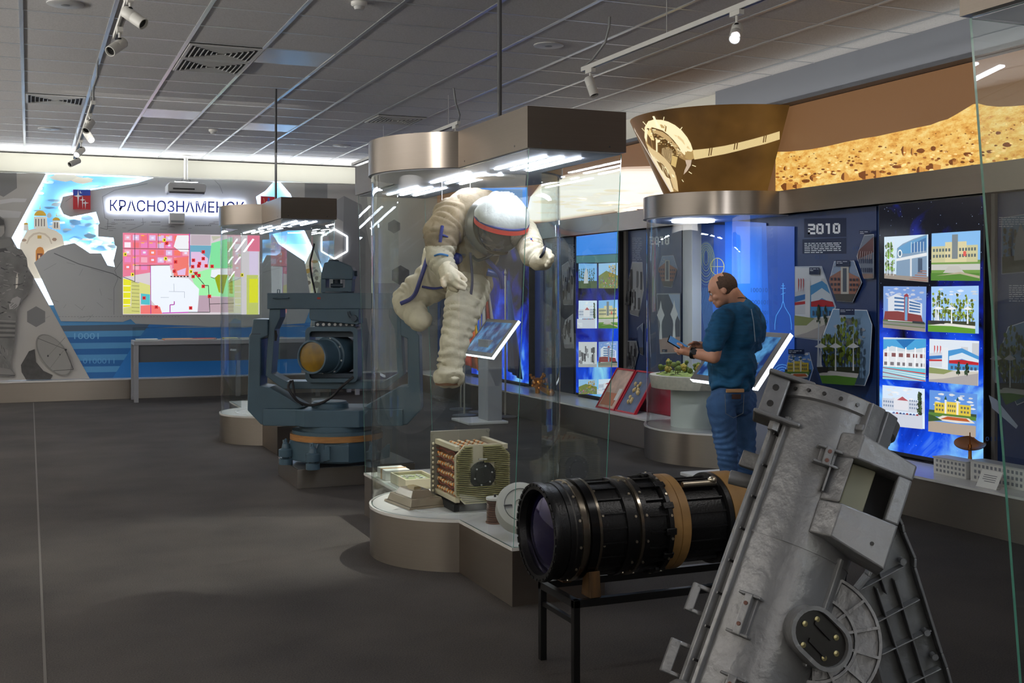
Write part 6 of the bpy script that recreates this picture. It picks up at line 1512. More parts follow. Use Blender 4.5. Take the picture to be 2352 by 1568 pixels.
MB().lathe([(.03, r0*.83), (.06, r0*.80), (.085, r0*.84)], lo, lx, 64).build('inner_barrel', LBM, t, 60)
MB().lathe([(.076, r0*.9), (.076, r0*.975), (.10, r0*.975), (.105, r0*1.0), (.13, r0*1.0)], lo, lx, 72).build('barrel_section', LB_, t, 25)
MB().lathe([(.13, r0*1.0), (.132, r0*1.03), (.150, r0*1.03), (.152, r0*.97), (.172, r0*.97)], lo, lx, 72).build('bright_band', LBG, t, 25)
MB().lathe([(.172, r0*.97), (.175, r0*1.025), (.215, r0*1.025)], lo, lx, 72).build('barrel_section', LBM, t, 25)
MB().lathe([(.215, r0*1.03), (.228, r0*1.03), (.229, r0*.95)], lo, lx, 72).build('bright_band', LBG, t, 25)
MB().lathe([(.229, r0*.94), (.36, r0*.94), (.362, r0*1.0), (.385, r0*1.0), (.387, r0*.96), (.43, r0*.96)], lo, lx, 72).build('barrel_section', LB_, t, 25)
MB().lathe([(.43, r0*.96), (.432, r0*1.02), (.446, r0*1.02), (.448, r0*.99)], lo, lx, 72).build('bright_band', LBG, t, 25)
MB().lathe([(.448, r0*.985), (.48, r0*.985), (.482, r0*.93), (.575, r0*.93), (.578, r0*1.04), (.60, r0*1.04), (.604, r0*.9)], lo, lx, 72).build('barrel_section', LB_, t, 25)
MB().lathe([(.604, r0*.9), (.606, r0*1.0), (.645, r0*1.0), (.647, r0*.985), (.649, r0*1.0), (.69, r0*.995), (.692, r0*.84)], lo, lx, 72).build('tan_band', YEL, t, 25)
MB().lathe([(.692, r0*.84), (1.08, r0*.84), (1.082, r0*.97), (1.10, r0*.97), (1.102, r0*.85)], lo, lx, 72).build('rear_barrel', LB_, t, 25)
MB().lathe([(1.102, r0*.85), (1.104, r0*.97), (1.18, r0*.97), (1.182, r0*.8)], lo, lx, 72).build('tan_band', YEL, t, 25)
MB().lathe([(1.182, r0*.8), (1.34, r0*.8), (1.342, .001)], lo, lx, 72).build('rear_cap', LB_, t, 25)
m_ = MB()
for (xa, xb, n_, rr, hh) in ((.229, .36, 20, .93, .05), (.482, .578, 18, .92, .07), (.692, 1.08, 18, .83, .06)):
    for i in range(n_): a = 2*PI*(i+.5)/n_; m_.box(xa, xb, -.003, .003, r0*rr, r0*(rr+hh), LM @ Matrix.Rotation(a, 4, 'X'))
m_.build('stiffening_ribs', LB_, t, 0)
SCW = mat('screw_metal', (190, 180, 160), .3, .9)
m_ = MB()
for (xx, n_, rr) in ((.12, 12, 1.0), (.245, 10, .945), (.41, 12, .965), (.465, 12, .99), (.59, 14, 1.04)):
    for i in range(n_):
        a = 2*PI*(i+.3)/n_; c_ = lo+Vector((xx, math.cos(a)*r0*rr, math.sin(a)*r0*rr)); nn = Vector((0, math.cos(a), math.sin(a))); m_.cyl(c_-nn*.002, c_+nn*.004, .006, seg=8)
m_.build('screws', SCW, t)
m_ = MB()
for i in range(12): a = 2*PI*i/12; m_.box(.56, .612, -.014, .014, r0*.97, r0*1.045, LM @ Matrix.Rotation(a, 4, 'X'))
m_.build('clamp_lugs', LB_, t, 0, .003)
m_ = MB(); m_.cyl(lo+Vector((.72, -.10, r0*.84)), lo+Vector((1.05, -.10, r0*.84)), .012).ell(lo+Vector((1.02, -.10, r0*.9)), (.04, .02, .015)); m_.build('rear_lever', SCW, t)

_kx = [0, .606, .69, 1.08, 1.18, 1.342]; _kv = [0, .53, .61, .80, .92, 1.05]
for o in list(bpy.data.objects):
    if o.parent and o.parent.name == 'telescope_lens':
        for v in o.data.vertices:
            x = v.co.x-lo.x
            if x > 0:
                for a, b, c_, d in zip(_kx, _kx[1:], _kv, _kv[1:]):
                    if x <= b or b == _kx[-1]: v.co.x = lo.x+c_+(x-a)/(b-a)*(d-c_); break
# ================================================================ BLUE GREY OPTICAL INSTRUMENT
t = thing('steel_slab', 'low steel box plinth under the blue grey optical instrument', 'plinth', (2.42, 9.42, 0))
MB().box(1.95, 2.92, 9.04, 9.80, 0, .15).build('steel_body', STEEL, t, 0, .003)
MB().box(1.955, 2.915, 9.045, 9.795, .15, .156).build('top_sheet', mat('slab_top', (120, 122, 124), .25, .6), t, 0)
BG = mat('blue_grey_paint', (62, 84, 97), .42, var=.1, vs=(3, 3, 3), bump=.05); BGD = mat('blue_grey_dark', (44, 58, 70), .5); AMB = mat('amber_glass', (112, 84, 6), .05, coat=1, var=.5, vs=(9, 9, 9))
mc = at(745, 700, D=9.5); MM = Matrix.Translation((mc.x, mc.y, 0)) @ Matrix.Rotation(-YAW, 4, 'Z')
S_ = .0012324
def ml(l): return [(a*S_-.626, 1.836-b*S_) for a, b in l]
def mx_(a): return a*S_-.626
def mz_(b): return 1.836-b*S_
t = thing('optical_instrument', 'large blue grey tracking instrument with amber lens on a swivel base', 'optical instrument', (mc.x, mc.y, .156))
AX = mx_(590)
def octa(r, n=8, ph=PI/8, cx=AX, cy=0): return [(cx+r*math.cos(2*PI*i/n+ph), cy+r*math.sin(2*PI*i/n+ph)) for i in range(n)]
MB().prism(octa(.385), .19, .355, 'z', MM).build('base_body', BG, t, 0, .006)
MB().cyl((AX, 0, .355), (AX, 0, .402), .378, seg=64, M=MM).build('rubber_belt', mat('belt_tan', (150, 104, 54), .55, var=.2, vs=(10, 10, 60)), t)
MB().cyl((AX, 0, .402), (AX, 0, .43), .36, seg=64, M=MM).cyl((AX, 0, .43), (AX, 0, .47), .30, seg=64, M=MM).build('turntable', BG, t)
MB().box(mx_(555), mx_(715), -.372, -.36, mz_(1325), mz_(1215), MM).build('service_hatch', BG, t, 0, .004)
for (x, y, k) in ((mx_(490), -.42, 0), (mx_(275), -.15, 1), (mx_(860), -.28, 2)):
    m_ = MB(); m_.lathe([(0, .001), (0, .055), (.045, .055), (.05, .03), (.06, .03), (.065, .058), (.12, .058), (.13, .035), (.165, .028), (.18, .012), (.2, .012), (.21, .001)], (x, y, .1565), (0, 0, 1), 28, M=MM)
    m_.build('levelling_foot', BG, t)
    m_ = MB(); yy = y+.06; m_.prism([(x+.03, .2), (x+.13, .23), (x+.13, .33), (x+.11, .33), (x+.05, .27)], yy-.05, yy, 'y', MM).cyl((x+.01, yy-.03, .26), (x+.03, yy, .345), .008, M=MM).cyl((x-.02, yy-.03, .26), (x-.03, yy, .345), .008, M=MM)
    m_.build('foot_bracket', BG, t, 0)
beam = [(-.47, -.16), (-.2, -.19), (-.11, -.29), (AX+.22, -.29), (AX+.32, -.19), (AX+.56, -.16), (AX+.56, .16), (AX+.32, .2), (AX+.2, .3), (-.11, .3), (-.2, .2), (-.47, .16)]
MB().prism(beam, mz_(1110), mz_(1000), 'z', MM).build('turntable_beam', BG, t, 0, .006)
MB().lathe([(0, .15), (.035, .15), (.04, .14), (.05, .135), (.05, .001)], (mx_(545), 0, mz_(1000)), (0, 0, 1), 40, M=MM).build('axis_disc', BG, t)
def armpoly(f=lambda x: x):
    return [(f(a), b) for a, b in ml([(60, 410), (155, 412), (153, 520), (108, 540), (105, 850), (165, 860), (395, 990), (350, 1002), (158, 1002), (153, 1107), (110, 1105), (20, 1010), (30, 520), (45, 500)])]
MB().prism(armpoly(), -.14, .14, 'y', MM).build('left_arm', BG, t, 0, .008)
MB().prism([(2*AX-a, b) for a, b in armpoly()], -.14, .14, 'y', MM).build('right_arm', BG, t, 0, .008)
MB().prism(ml([(48, 505), (108, 505), (108, 512), (48, 512)]), -.1425, -.14, 'y', MM).prism(ml([(158, 1000), (162, 1000), (160, 1100), (156, 1100)]), -.1425, -.14, 'y', MM).build('arm_seams', BGD, t, 0)
XR2 = 2*590
m_ = MB(); m_.prism(ml([(148, 240), (XR2-148, 240), (XR2-148, 345), (148, 345)]), -.13, .13, 'y', MM); m_.build('top_beam', BG, t, 0, .006)
m_ = MB()
fo = ml([(160, 345), (232, 345), (232, 400), (195, 480), (175, 770), (270, 822), (910, 822), (1005, 770), (985, 480), (948, 400), (948, 345), (1020, 345), (1045, 780), (930, 872), (250, 872), (135, 785)])
m_.prism(fo, -.11, .11, 'y', MM); m_.build('swing_frame', BG, t, 0, .005)
m_ = MB(); m_.prism(ml([(195, 485), (208, 485), (214, 520), (208, 555), (195, 555)]), -.113, -.11, 'y', MM); m_.build('frame_port', BLACKM, t, 0)
MB().prism(ml([(428, 345), (755, 345), (755, 440), (740, 447), (440, 420), (428, 400)]), -.15, .12, 'y', MM).build('upper_housing', BG, t, 0, .005)
MB().prism(ml([(460, 430), (730, 430), (730, 462), (460, 462)]), -.11, .08, 'y', MM).build('bearing_row', BGD, t, 0)
m_ = MB()
for i in range(7): m_.cyl((mx_(480+38*i), -.125, mz_(447)), (mx_(480+38*i), -.11, mz_(447)), .012, seg=10, M=MM)
m_.build('bearing_bolts', PLAST, t)
# optics ring frame
def rr(x0, y0, x1, y1, r, n=5):
    pts = []
    for (cx, cy, a) in ((x1-r, y0+r, -90), (x1-r, y1-r, 0), (x0+r, y1-r, 90), (x0+r, y0+r, 180)):
        for i in range(n+1): an = math.radians(a+90*i/n); pts.append((cx+r*math.cos(an), cy+r*math.sin(an)))
    return pts
A_, B_ = ml(rr(405, 462, 748, 825, 34)), ml(rr(432, 490, 720, 800, 22))
m_ = MB(); m_.loft([[(a, -.17, b) for a, b in A_], [(a, .12, b) for a, b in A_], [(a, .12, b) for a, b in B_], [(a, -.17, b) for a, b in B_], [(a, -.17, b) for a, b in A_]], caps=False); m_.build('optics_frame', BG, t, 30)
m_ = MB(); m_.box(mx_(436), mx_(716), .1, .12, mz_(798), mz_(492), MM if False else None); m_.bm.free()
p0 = Vector((mx_(468), -.33, mz_(652))); p1 = Vector((mx_(660), .22, mz_(655))); ax = (p1-p0).normalized(); L = (p1-p0).length
for o in bpy.data.objects:
    if o.name.startswith('optics_frame'):
        o.data.transform(MM)
MB().lathe([(.012, .118), (0, .122), (0, .133), (.01, .137), (.03, .137), (.032, .133), (.2, .133), (.205, .142), (.24, .142), (.245, .155), (.45, .158), (.46, .13), (L, .13), (L, .001)], p0, ax, 56, M=MM).build('optics_barrel', BG, t, 30)
MB().lathe([(.014, .119), (.008, .08), (.004, .04), (.003, .001)], p0, ax, 48, M=MM).build('amber_lens', AMB, t, 60)
m_ = MB()
for i in range(8):
    a = 2*PI*i/8+.2; u = ax.orthogonal().normalized(); v = ax.cross(u); c = p0+ax*.22+(u*math.cos(a)+v*math.sin(a))*.142; nn = (u*math.cos(a)+v*math.sin(a)); m_.cyl(c, c+nn*.008, .008, seg=8, M=MM)
m_.build('barrel_screws', PLAST, t)
MB().prism(ml([(436, 494), (716, 494), (716, 530), (436, 530)]), -.1, .1, 'y', MM).build('inner_fitting', BGD, t, 0)
MB().prism(ml([(436, 770), (716, 770), (716, 798), (436, 798)]), -.12, .1, 'y', MM).build('inner_fitting', BGD, t, 0)
# sight head on top
MB().prism(ml([(520, 40), (560, 30), (615, 30), (700, 65), (712, 90), (712, 130), (705, 150), (640, 150), (497, 145), (500, 110)]), -.10, .10, 'y', MM).build('sight_head', BG, t, 0, .006)
m_ = MB(); m_.prism(ml([(497, 145), (530, 147), (530, 205), (655, 205), (655, 150), (705, 150), (700, 232), (495, 238)]), -.09, .09, 'y', MM); m_.build('sight_bracket', BG, t, 0, .004)
m_ = MB(); m_.cyl((mx_(590), 0, mz_(150)), (mx_(590), 0, mz_(205)), .03, M=MM).cyl((mx_(555), -.03, mz_(190)), (mx_(635), -.03, mz_(190)), .016, M=MM); m_.build('sight_mechanism', BGD, t)
m_ = MB(); m_.lathe([(0, .045), (.012, .045), (.02, .035), (.02, .03), (.008, .028), (.008, .001)], (mx_(570), 0, mz_(34)), (0, 0, 1), 28, M=MM).cyl((mx_(712), 0, mz_(110)), (mx_(728), 0, mz_(110)), .022, M=MM); m_.build('eyepiece', BGD, t)
MB().cyl((mx_(600), 0, mz_(240)), (mx_(600), 0, mz_(228)), .13, seg=32, M=MM).build('sight_base', BGD, t)
m_ = MB(); m_.tube([(mx_(188), -.131, mz_(272)), (mx_(190), -.15, mz_(272)), (mx_(240), -.152, mz_(274)), (mx_(290), -.15, mz_(272)), (mx_(292), -.131, mz_(272))], .005, 8, M=MM).tube([(mx_(195), 0, mz_(240)), (mx_(195), 0, mz_(218)), (mx_(210), 0, mz_(218)), (mx_(210), 0, mz_(240))], .004, 6, M=MM); m_.build('beam_handle', BG, t)
MB().box(mx_(478), mx_(500), -.1335, -.13, mz_(281), mz_(267), MM).build('red_label', mat('label_red', (150, 50, 40), .5), t, 0)
CAB = mat('cable_dark', (34, 32, 34), .6)
def smoothp(P, n=6):
    P = [Vector(p) for p in P]; o = []
    for i in range(len(P)-1):
        a, b, c_, d = P[max(i-1, 0)], P[i], P[i+1], P[min(i+2, len(P)-1)]
        for k in range(n): s_ = k/n; o.append(.5*((2*b)+(c_-a)*s_+(2*a-5*b+4*c_-d)*s_*s_+(3*b-a-3*c_+d)*s_**3))
    return o+[P[-1]]
cp = [(315, 815), (305, 850), (330, 900), (370, 950), (440, 975), (520, 955), (590, 910), (650, 850), (730, 785)]
MB().tube(smoothp([(mx_(a), -.2-.05*math.sin(i), mz_(b)) for i, (a, b) in enumerate(cp)]), .011, 8, M=MM).build('hanging_cable', CAB, t)
MB().tube(smoothp([(mx_(a), -.16, mz_(b)) for a, b in ((320, 810), (330, 880), (340, 930), (390, 975))]), .009, 8, M=MM).build('hanging_cable', CAB, t)
MB().tube(smoothp([(mx_(a), y, mz_(b)) for a, b, y in ((440, 240, .05), (425, 190, .08), (415, 120, .05), (410, 40, .02), (425, -20, 0), (440, -90, .0))]), .008, 8, M=MM).build('upright_cable', CAB, t)
m_ = MB(); m_.tube(smoothp([(mx_(a), -.17, mz_(b)) for a, b in ((690, 360), (700, 390), (730, 410), (750, 405))]), .012, 8, M=MM).cyl((mx_(725), -.15, mz_(405)), (mx_(725), -.19, mz_(405)), .025, M=MM); m_.build('side_connector', BGD, t)

# ================================================================ GREY CAST TELESCOPE HOUSING (foreground)
GC = mat('grey_cast_paint', (104, 104, 105), .3, .0, var=.08, vs=(5, 5, 5), bump=.55, bs=20, spec=.7); GCD = mat('grey_cast_dark', (30, 28, 27), .35)
fw = Vector((sY, cY, 0)); rt = Vector((cY, -sY, 0)); upv = Vector((0, 0, 1))
GO = at(1480+730/2.1835, 850+910/2.1835, D=3.46)
gk = (rt*.375+upv*.87+fw*.24).normalized(); gf = -(ray(1814, 1267).normalized()); gf = (gf-gk*gf.dot(gk)).normalized(); gr = gk.cross(gf)
GM = Matrix(((gr.x, gf.x, gk.x, GO.x), (gr.y, gf.y, gk.y, GO.y), (gr.z, gf.z, gk.z, GO.z), (0, 0, 0, 1)))   # local x=p right, y=h toward camera, z=q up the tube
KS_ = 3.46/3.3*.000569
def gp(x, y):
    dx, dy = x-730, y-910; return ((dx*.93+dy*.366)*KS_, (dx*.366-dy*.93)*KS_)
RT = .172
t = thing('cast_housing', 'big tilted grey cast metal telescope tube with brackets and an oval port', 'telescope housing', (GO.x, GO.y, 0))
MB().lathe([(-.80, RT*.98), (-.80, RT), (.0, RT), (.0, RT+.003), (.006, RT+.003), (.006, RT), (.425, RT), (.43, RT+.012), (.47, RT+.014), (.475, RT+.006), (.475, RT-.02), (.42, RT-.022), (-.4, RT-.022)], (0, 0, 0), (0, 0, 1), 72, M=GM).build('tube', GC, t, 30)
def onT(a, r=RT, q=0): return Vector((math.sin(a)*r, math.cos(a)*r, q))
def tb(a, w_, r0, r1, q0, q1, mb=None, mi=0):
    """block on the tube at angle a (0 = toward camera, + = right)"""
    mb = mb or MB(); return mb.box(-w_/2, w_/2, r0, r1, q0, q1, GM @ Matrix.Rotation(-a, 4, 'Z'), mi)
def ang(p): return math.asin(max(-.99, min(.99, p/RT)))
# long rails
for (p, q0, q1, nm) in ((-.152, -.78, .36, 0), (-.125, -.78, .36, 1), (.135, -.30, .02, 2)):
    tb(ang(p), .016 if nm else .022, RT-.004, RT+(.014 if nm else .022), q0, q1).build('long_rail', GC, t, 0, .003)
m_ = MB()
for i in range(11): m_.cyl(GM @ (onT(ang(-.14), RT, -.7+.1*i)), GM @ (onT(ang(-.14), RT+.018, -.7+.1*i)), .004, seg=8)
m_.build('rail_bolts', GCD, t)
# top left clamp block
m_ = MB(); m_.box(-.222, -.158, .03, .135, .345, .468, GM).box(-.228, -.085, .03, .15, .468, .482, GM).box(-.232, -.088, .03, .165, .331, .345, GM)
m_.build('clamp_block', GC, t, 0, .006)
m_ = MB(); a_ = ang(-.165)-.12
for q_ in (.379, .431): m_.cyl(GM @ Vector((-.193, .133, q_)), GM @ Vector((-.193, .137, q_)), .010, seg=16)
m_.build('clamp_holes', GCD, t)
MB().cyl(GM @ Vector((-.16, .12, .305)), GM @ Vector((-.16, .12, .331)), .018, seg=6).build('clamp_nut', GC, t, 0)
# flange lugs on the right
m_ = MB()
for a_ in (.55, .85): tb(a_, .05, RT-.01, RT+.03, .32, .47, m_)
tb(.7, .12, RT-.01, RT+.022, .38, .40, m_)
m_.lathe([(0, .001), (0, .03), (.02, .03), (.022, .001)], onT(.62, RT+.0, .39), onT(.62, 1, 0), 20, M=GM); m_.build('flange_lugs', GC, t, 30, .004)
m_ = MB()
for i in range(9): a_ = -1.1+.27*i; m_.cyl(GM @ onT(a_, RT+.013, .45), GM @ onT(a_, RT+.018, .45), .006, seg=8)
m_.build('flange_bolts', GCD, t)
# box housing with window
bx = [gp(1010, 365), gp(1325, 515), gp(1110, 995), gp(795, 860)]
q0, q1 = .05, .36
fm = MB(); y0_, y1_ = .05, .235
# front face has an opening: build as four blocks, with cavity behind
P0, P1, P2, P3 = .045, .098, .212, .252
fm.loft([[(P0, y0_, q0), (P3, y0_, q0-.03), (P3, y1_-.03, q0-.03), (P1-.01, y1_, q0), (P0-.015, y1_-.06, q0)], [(P0, y0_, .15), (P3, y0_, .15), (P3, y1_-.03, .15), (P1-.01, y1_, .15), (P0-.015, y1_-.06, .15)]], M=GM)
fm.loft([[(P0, y0_, .285), (P3, y0_, .285), (P3, y1_-.03, .285), (P1-.01, y1_, .285), (P0-.015, y1_-.06, .285)], [(P0, y0_, q1), (P3, y0_, q1-.03), (P3, y1_-.03, q1-.03), (P1-.01, y1_, q1), (P0-.015, y1_-.06, q1)]], M=GM)
fm.loft([[(P0, y0_, .15), (P1-.015, y0_, .15), (P1-.015, y1_, .15), (P0-.015, y1_-.06, .15)], [(P0, y0_, .285), (P1-.015, y0_, .285), (P1-.015, y1_, .285), (P0-.015, y1_-.06, .285)]], M=GM)
fm.loft([[(P2, y0_, .15), (P3, y0_, .15), (P3, y1_-.03, .15), (P2, y1_-.022, .15)], [(P2, y0_, .285), (P3, y0_, .285), (P3, y1_-.03, .285), (P2, y1_-.022, .285)]], M=GM)
fm.build('box_housing', GC, t, 0, .005)
MB().box(P1-.015, P2, .10, .12, .15, .285, GM).build('window_cavity', BLACKM, t, 0)
MB().box(P1-.014, P1+.055, .12, .165, .151, .284, GM).build('inner_shade', mat('shade_olive', (120, 118, 96), .5), t, 0, .004)
m_ = MB(); m_.box(P0-.018, P0-.012, .14, .2, .17, .28, GM); m_.build('hinge_plate', GC, t, 0, .002)
m_ = MB()
for q_ in (.18, .265): m_.cyl(GM @ Vector((P0-.02, .17, q_)), GM @ Vector((P0-.012, .17, q_)), .007, seg=10)
m_.cyl(GM @ Vector((.2, .21, .075)), GM @ Vector((.2, .217, .075)), .006, seg=10); m_.build('housing_screws', GCD, t)
# small brackets
def ubracket(p, q, w_, h_, name='mount_bracket', out=.035):
    a_ = ang(p); m_ = MB(); tb(a_, w_, RT-.006, RT+.012, q-h_/2, q+h_/2, m_); tb(a_, w_*1.5, RT-.006, RT+out, q+h_/2-.008, q+h_/2, m_); tb(a_, w_*1.5, RT-.006, RT+out, q-h_/2, q-h_/2+.008, m_); tb(a_-.0, w_*.5, RT+.01, RT+out+.004, q-h_/2, q+h_/2, m_)
    m_.build(name, GC, t, 0, .003)
    m_ = MB()
    for qq in (q-h_*.25, q+h_*.25): m_.cyl(GM @ onT(a_, RT+out, qq), GM @ onT(a_, RT+out+.007, qq), .006, seg=8)
    m_.build('bracket_screws', mat('rust_screw', (90, 50, 36), .6) if 'rust_screw' not in MATS else MATS['rust_screw'], t)
ubracket(.012, .27, .05, .055); ubracket(-.055, -.235, .045, .12); ubracket(-.03, -.45, .05, .10)
for (q_, h_, w_) in ((-.235, .085, .03), (-.415, .10, .05)):
    m_ = MB(); a_ = -1.35; tb(a_, .03, RT-.01, RT+.055, q_-h_/2, q_-h_/2+.012, m_); tb(a_, .03, RT-.01, RT+.055, q_+h_/2-.012, q_+h_/2, m_); tb(a_, .03, RT+.04, RT+.055+w_*.3, q_-h_/2, q_+h_/2, m_)
    m_.build('side_bracket', GC, t, 0, .003)
m_ = MB(); tb(-1.75, .03, RT-.01, RT+.06, .20, .25, m_); m_.cyl(GM @ onT(-1.6, RT-.02, .16), GM @ onT(-1.6, RT+.07, .15), .022, seg=20); m_.build('rear_stud', GC, t, 30, .003)
# lower left foot wheel
m_ = MB(); m_.lathe([(0, .001), (0, .09), (.02, .095), (.03, .09), (.03, .06), (.02, .055), (.02, .001)], onT(-.9, RT-.01, -.55), onT(-.9, 1, -.3), 36, M=GM); m_.build('foot_disc', GC, t, 30)
# oval port with fan ribs
pc_ = gp(870, 1355); PCn = Vector((pc_[0], .0, pc_[1]))
PM = GM @ Matrix.Translation((pc_[0], .10, pc_[1])) @ Matrix.Rotation(math.radians(-38), 4, 'Z') @ Matrix.Rotation(math.radians(0), 4, 'X')   # local y outwards
PM = GM @ Matrix.Translation((pc_[0]*.93-.025, .138, pc_[1])) @ Matrix.Rotation(math.radians(-24), 4, 'Z')
def stad(a, r, n=12, tilt=.35):
    pts = []
    for i in range(n+1): an = -PI/2+PI*i/n; pts.append((a+r*math.cos(an), r*math.sin(an)))
    for i in range(n+1): an = PI/2+PI*i/n; pts.append((-a+r*math.cos(an), r*math.sin(an)))
    ct, st_ = math.cos(tilt), math.sin(tilt); return [(x*ct+z*st_, -x*st_+z*ct) for x, z in pts]
m_ = MB(); A_, B_ = stad(.028, .070), stad(.028, .058)
m_.loft([[(a, -.10, b) for a, b in A_], [(a, .045, b) for a, b in A_], [(a, .045, b) for a, b in B_], [(a, .025, b) for a, b in B_]], caps=False, M=PM); m_.build('port_rim', GC, t, 30)
MB().prism(stad(.028, .058), .02, .028, 'y', PM).prism([(-.03, -.02), (.03, -.045), (.03, -.035), (-.03, -.01)], .028, .036, 'y', PM).prism([(-.03, .03), (.03, .005), (.03, .015), (-.03, .04)], .028, .036, 'y', PM).build('port_cover', mat('port_black', (22, 18, 17), .3, .2), t, 0)
m_ = MB()
for a, b in ((-.055, .02), (-.025, .045), (.045, .02), (.03, -.045), (-.04, -.035), (.06, -.02)): m_.lathe([(0, .008), (.004, .008), (.006, .001)], (a, .028, b), (0, 1, 0), 12, M=PM)
m_.build('port_screws', mat('brass_screw', (150, 140, 100), .35, .8), t)
FM = GM @ Matrix.Translation((pc_[0]*.93-.025, .08, pc_[1]))
m_ = MB(); m_.lathe([(0, .001), (0, .19), (.02, .19), (.02, .182), (.006, .180), (.006, .125), (.03, .123), (.03, .115), (.01, .113), (.01, .001)], (0, -.04, 0), (0, 1, 0), 56, M=FM)
for i in range(14):
    a = 2*PI*i/14+.1; m_.box(.075, .186, -.035, -.012, -.004, .004, FM @ Matrix.Rotation(-a, 4, 'Y'))
m_.build('fan_ribs', GC, t, 30)
# ribbed support leg
Z6 = lambda x, y, D: at(1480+x/2.1835, 850+y/2.1835, D=D)
DL = 3.62
outer = [(1222, 770), (1245, 700), (1275, 762), (1283, 800), (1338, 930), (1337, 975), (1470, 1400), (1495, 1470), (1650, 2040), (1310, 2040), (1185, 1568), (1055, 1090), (1110, 1020)]
W_ = [Z6(x, y, DL) for x, y in outer]
m_ = MB(); m_.loft([[tuple(p) for p in W_], [tuple(p+fw*.02) for p in W_]]); m_.build('support_leg', GC, t, 0, .002)
m_ = MB()
def rib(a, b, w_=9, dep=.035, mb=m_):
    a, b = Vector(a), Vector(b); d = (b-a).normalized(); n = Vector((-d.y, d.x))*w_/2
    q_ = [Z6(*(a+n), DL), Z6(*(b+n), DL), Z6(*(b-n), DL), Z6(*(a-n), DL)]
    mb.loft([[tuple(p-fw*dep) for p in q_], [tuple(p+fw*.001) for p in q_]])
for i in range(len(outer)):
    a, b = outer[i], outer[(i+1) % len(outer)]
    rib(a, b, 14, .04)
for a, b in (((1065, 1090), (1285, 972)), ((1130, 1262), (1365, 1135)), ((1172, 1412), (1422, 1290)), ((1225, 1600), (1470, 1480)), ((1260, 1780), (1540, 1660)), ((1150, 960), (1200, 1110)), ((1150, 1080), (1310, 1568)), ((1310, 1568), (1450, 2030)), ((1240, 1040), (1400, 1568)), ((1400, 1568), (1540, 2030))): rib(a, b)
m_.build('leg_ribs', GC, t, 0, .003)
m_ = MB(); 
for (x, y) in ((1250, 772), (1300, 960), (1420, 1318), (1460, 1440)): c_ = Z6(x, y, DL-.045); m_.cyl(tuple(c_), tuple(c_+fw*.03), .010, seg=12)
m_.build('leg_bosses', GC, t)
bz_ = Z6(1310, 2040, DL); b2_ = Z6(1650, 2040, DL)
m_ = MB(); m_.box(-.6, .45, -.12, .2, 0, .03, Matrix.Translation((GO.x, GO.y, 0)) @ Matrix.Rotation(-YAW, 4, 'Z')); m_.build('floor_skid', GC, t, 0, .004)
m_ = MB(); bt = GM @ Vector((0, 0, -.78)); m_.cyl((bt.x, bt.y, .03), (bt.x, bt.y, max(.05, bt.z+.05)), .09, seg=28); m_.cyl((b2_.x-.08, b2_.y, .03), (b2_.x-.08, b2_.y, b2_.z+.02), .03); m_.build('base_column', GC, t)

# ================================================================ MAN WITH PHONE
SKIN = mat('skin', (206, 148, 118), .5, var=.06, vs=(20, 20, 20)); HAIR = mat('hair_brown', (84, 62, 48), .85, bump=.4, bs=200, var=.2, vs=(90, 90, 90))
TS = mat('shirt_teal', (22, 84, 122), .85, var=.2, vs=(14, 14, 60), bump=.15, bs=120); JEAN = mat('jeans_blue', (58, 92, 136), .85, var=.3, vs=(6, 6, 5), bump=.2, bs=180)
MD = 7.95
def MP(x, y, d=0): return at(1440+x/2.529, 500+y/2.529, D=MD+d)
man = thing('person', 'man in dark teal t-shirt and blue jeans standing, looking down at a phone', 'person', (MP(620, 1500).x, MP(620, 1500).y, 0))
cf = (rt*-.85+fw*.5).normalized(); cl_ = Vector((0, 0, 1)).cross(cf)
RB_ = Matrix((cf, cl_, Vector((0, 0, 1)))).transposed()
hf = (rt*-.90+fw*.30-upv*.42).normalized(); hl = Vector((0, 0, 1)).cross(hf).normalized(); hu = hf.cross(hl)
RH_ = Matrix((hf, hl, hu)).transposed()
HC = MP(555, 400)
def hp(f, l, u): return HC+hf*f+hl*l+hu*u
pr = [('e', HC, (.100, .078, .095), RH_), ('e', hp(.02, 0, -.035), (.078, .066, .085), RH_), ('e', hp(.055, 0, -.085), (.042, .048, .04), RH_),
      ('e', hp(.078, 0, -.105), (.022, .026, .020), RH_), ('c', hp(.088, 0, -.015), hp(.112, 0, -.05), .010, .014), ('e', hp(.108, .010, -.052), (.011, .009, .009), RH_), ('e', hp(.108, -.010, -.052), (.011, .009, .009), RH_),
      ('e', hp(.085, 0, .008), (.018, .05, .010), RH_), ('e', hp(.094, 0, -.075), (.012, .024, .007), RH_), ('e', hp(.090, 0, -.088), (.012, .022, .007), RH_),
      ('e', hp(.06, .045, -.05), (.025, .018, .022), RH_), ('e', hp(.06, -.045, -.05), (.025, .018, .022), RH_),
      ('e', hp(-.008, .074, -.028), (.019, .009, .031), RH_), ('e', hp(-.008, -.074, -.028), (.019, .009, .031), RH_), ('e', hp(-.005, .079, -.048), (.009, .006, .010), RH_),
      ('c', hp(-.035, 0, -.06), MP(648, 500, .02), .060, .066), ('c', MP(640, 490, .02), MP(655, 560, .03), .066, .10)]
E1, W1_ = MP(503, 806, -.24), MP(372, 783, -.16)
pr += [('c', MP(530, 640, -.18), E1, .056, .047), ('c', E1, W1_, .047, .031)]
E2, W2_ = MP(640, 800, .22), MP(470, 752, .02)
pr += [('c', MP(740, 640, .17), E2, .05, .043), ('c', E2, W2_, .043, .027)]
body = remesh('body', pr, SKIN, man, .0055, 2, None)
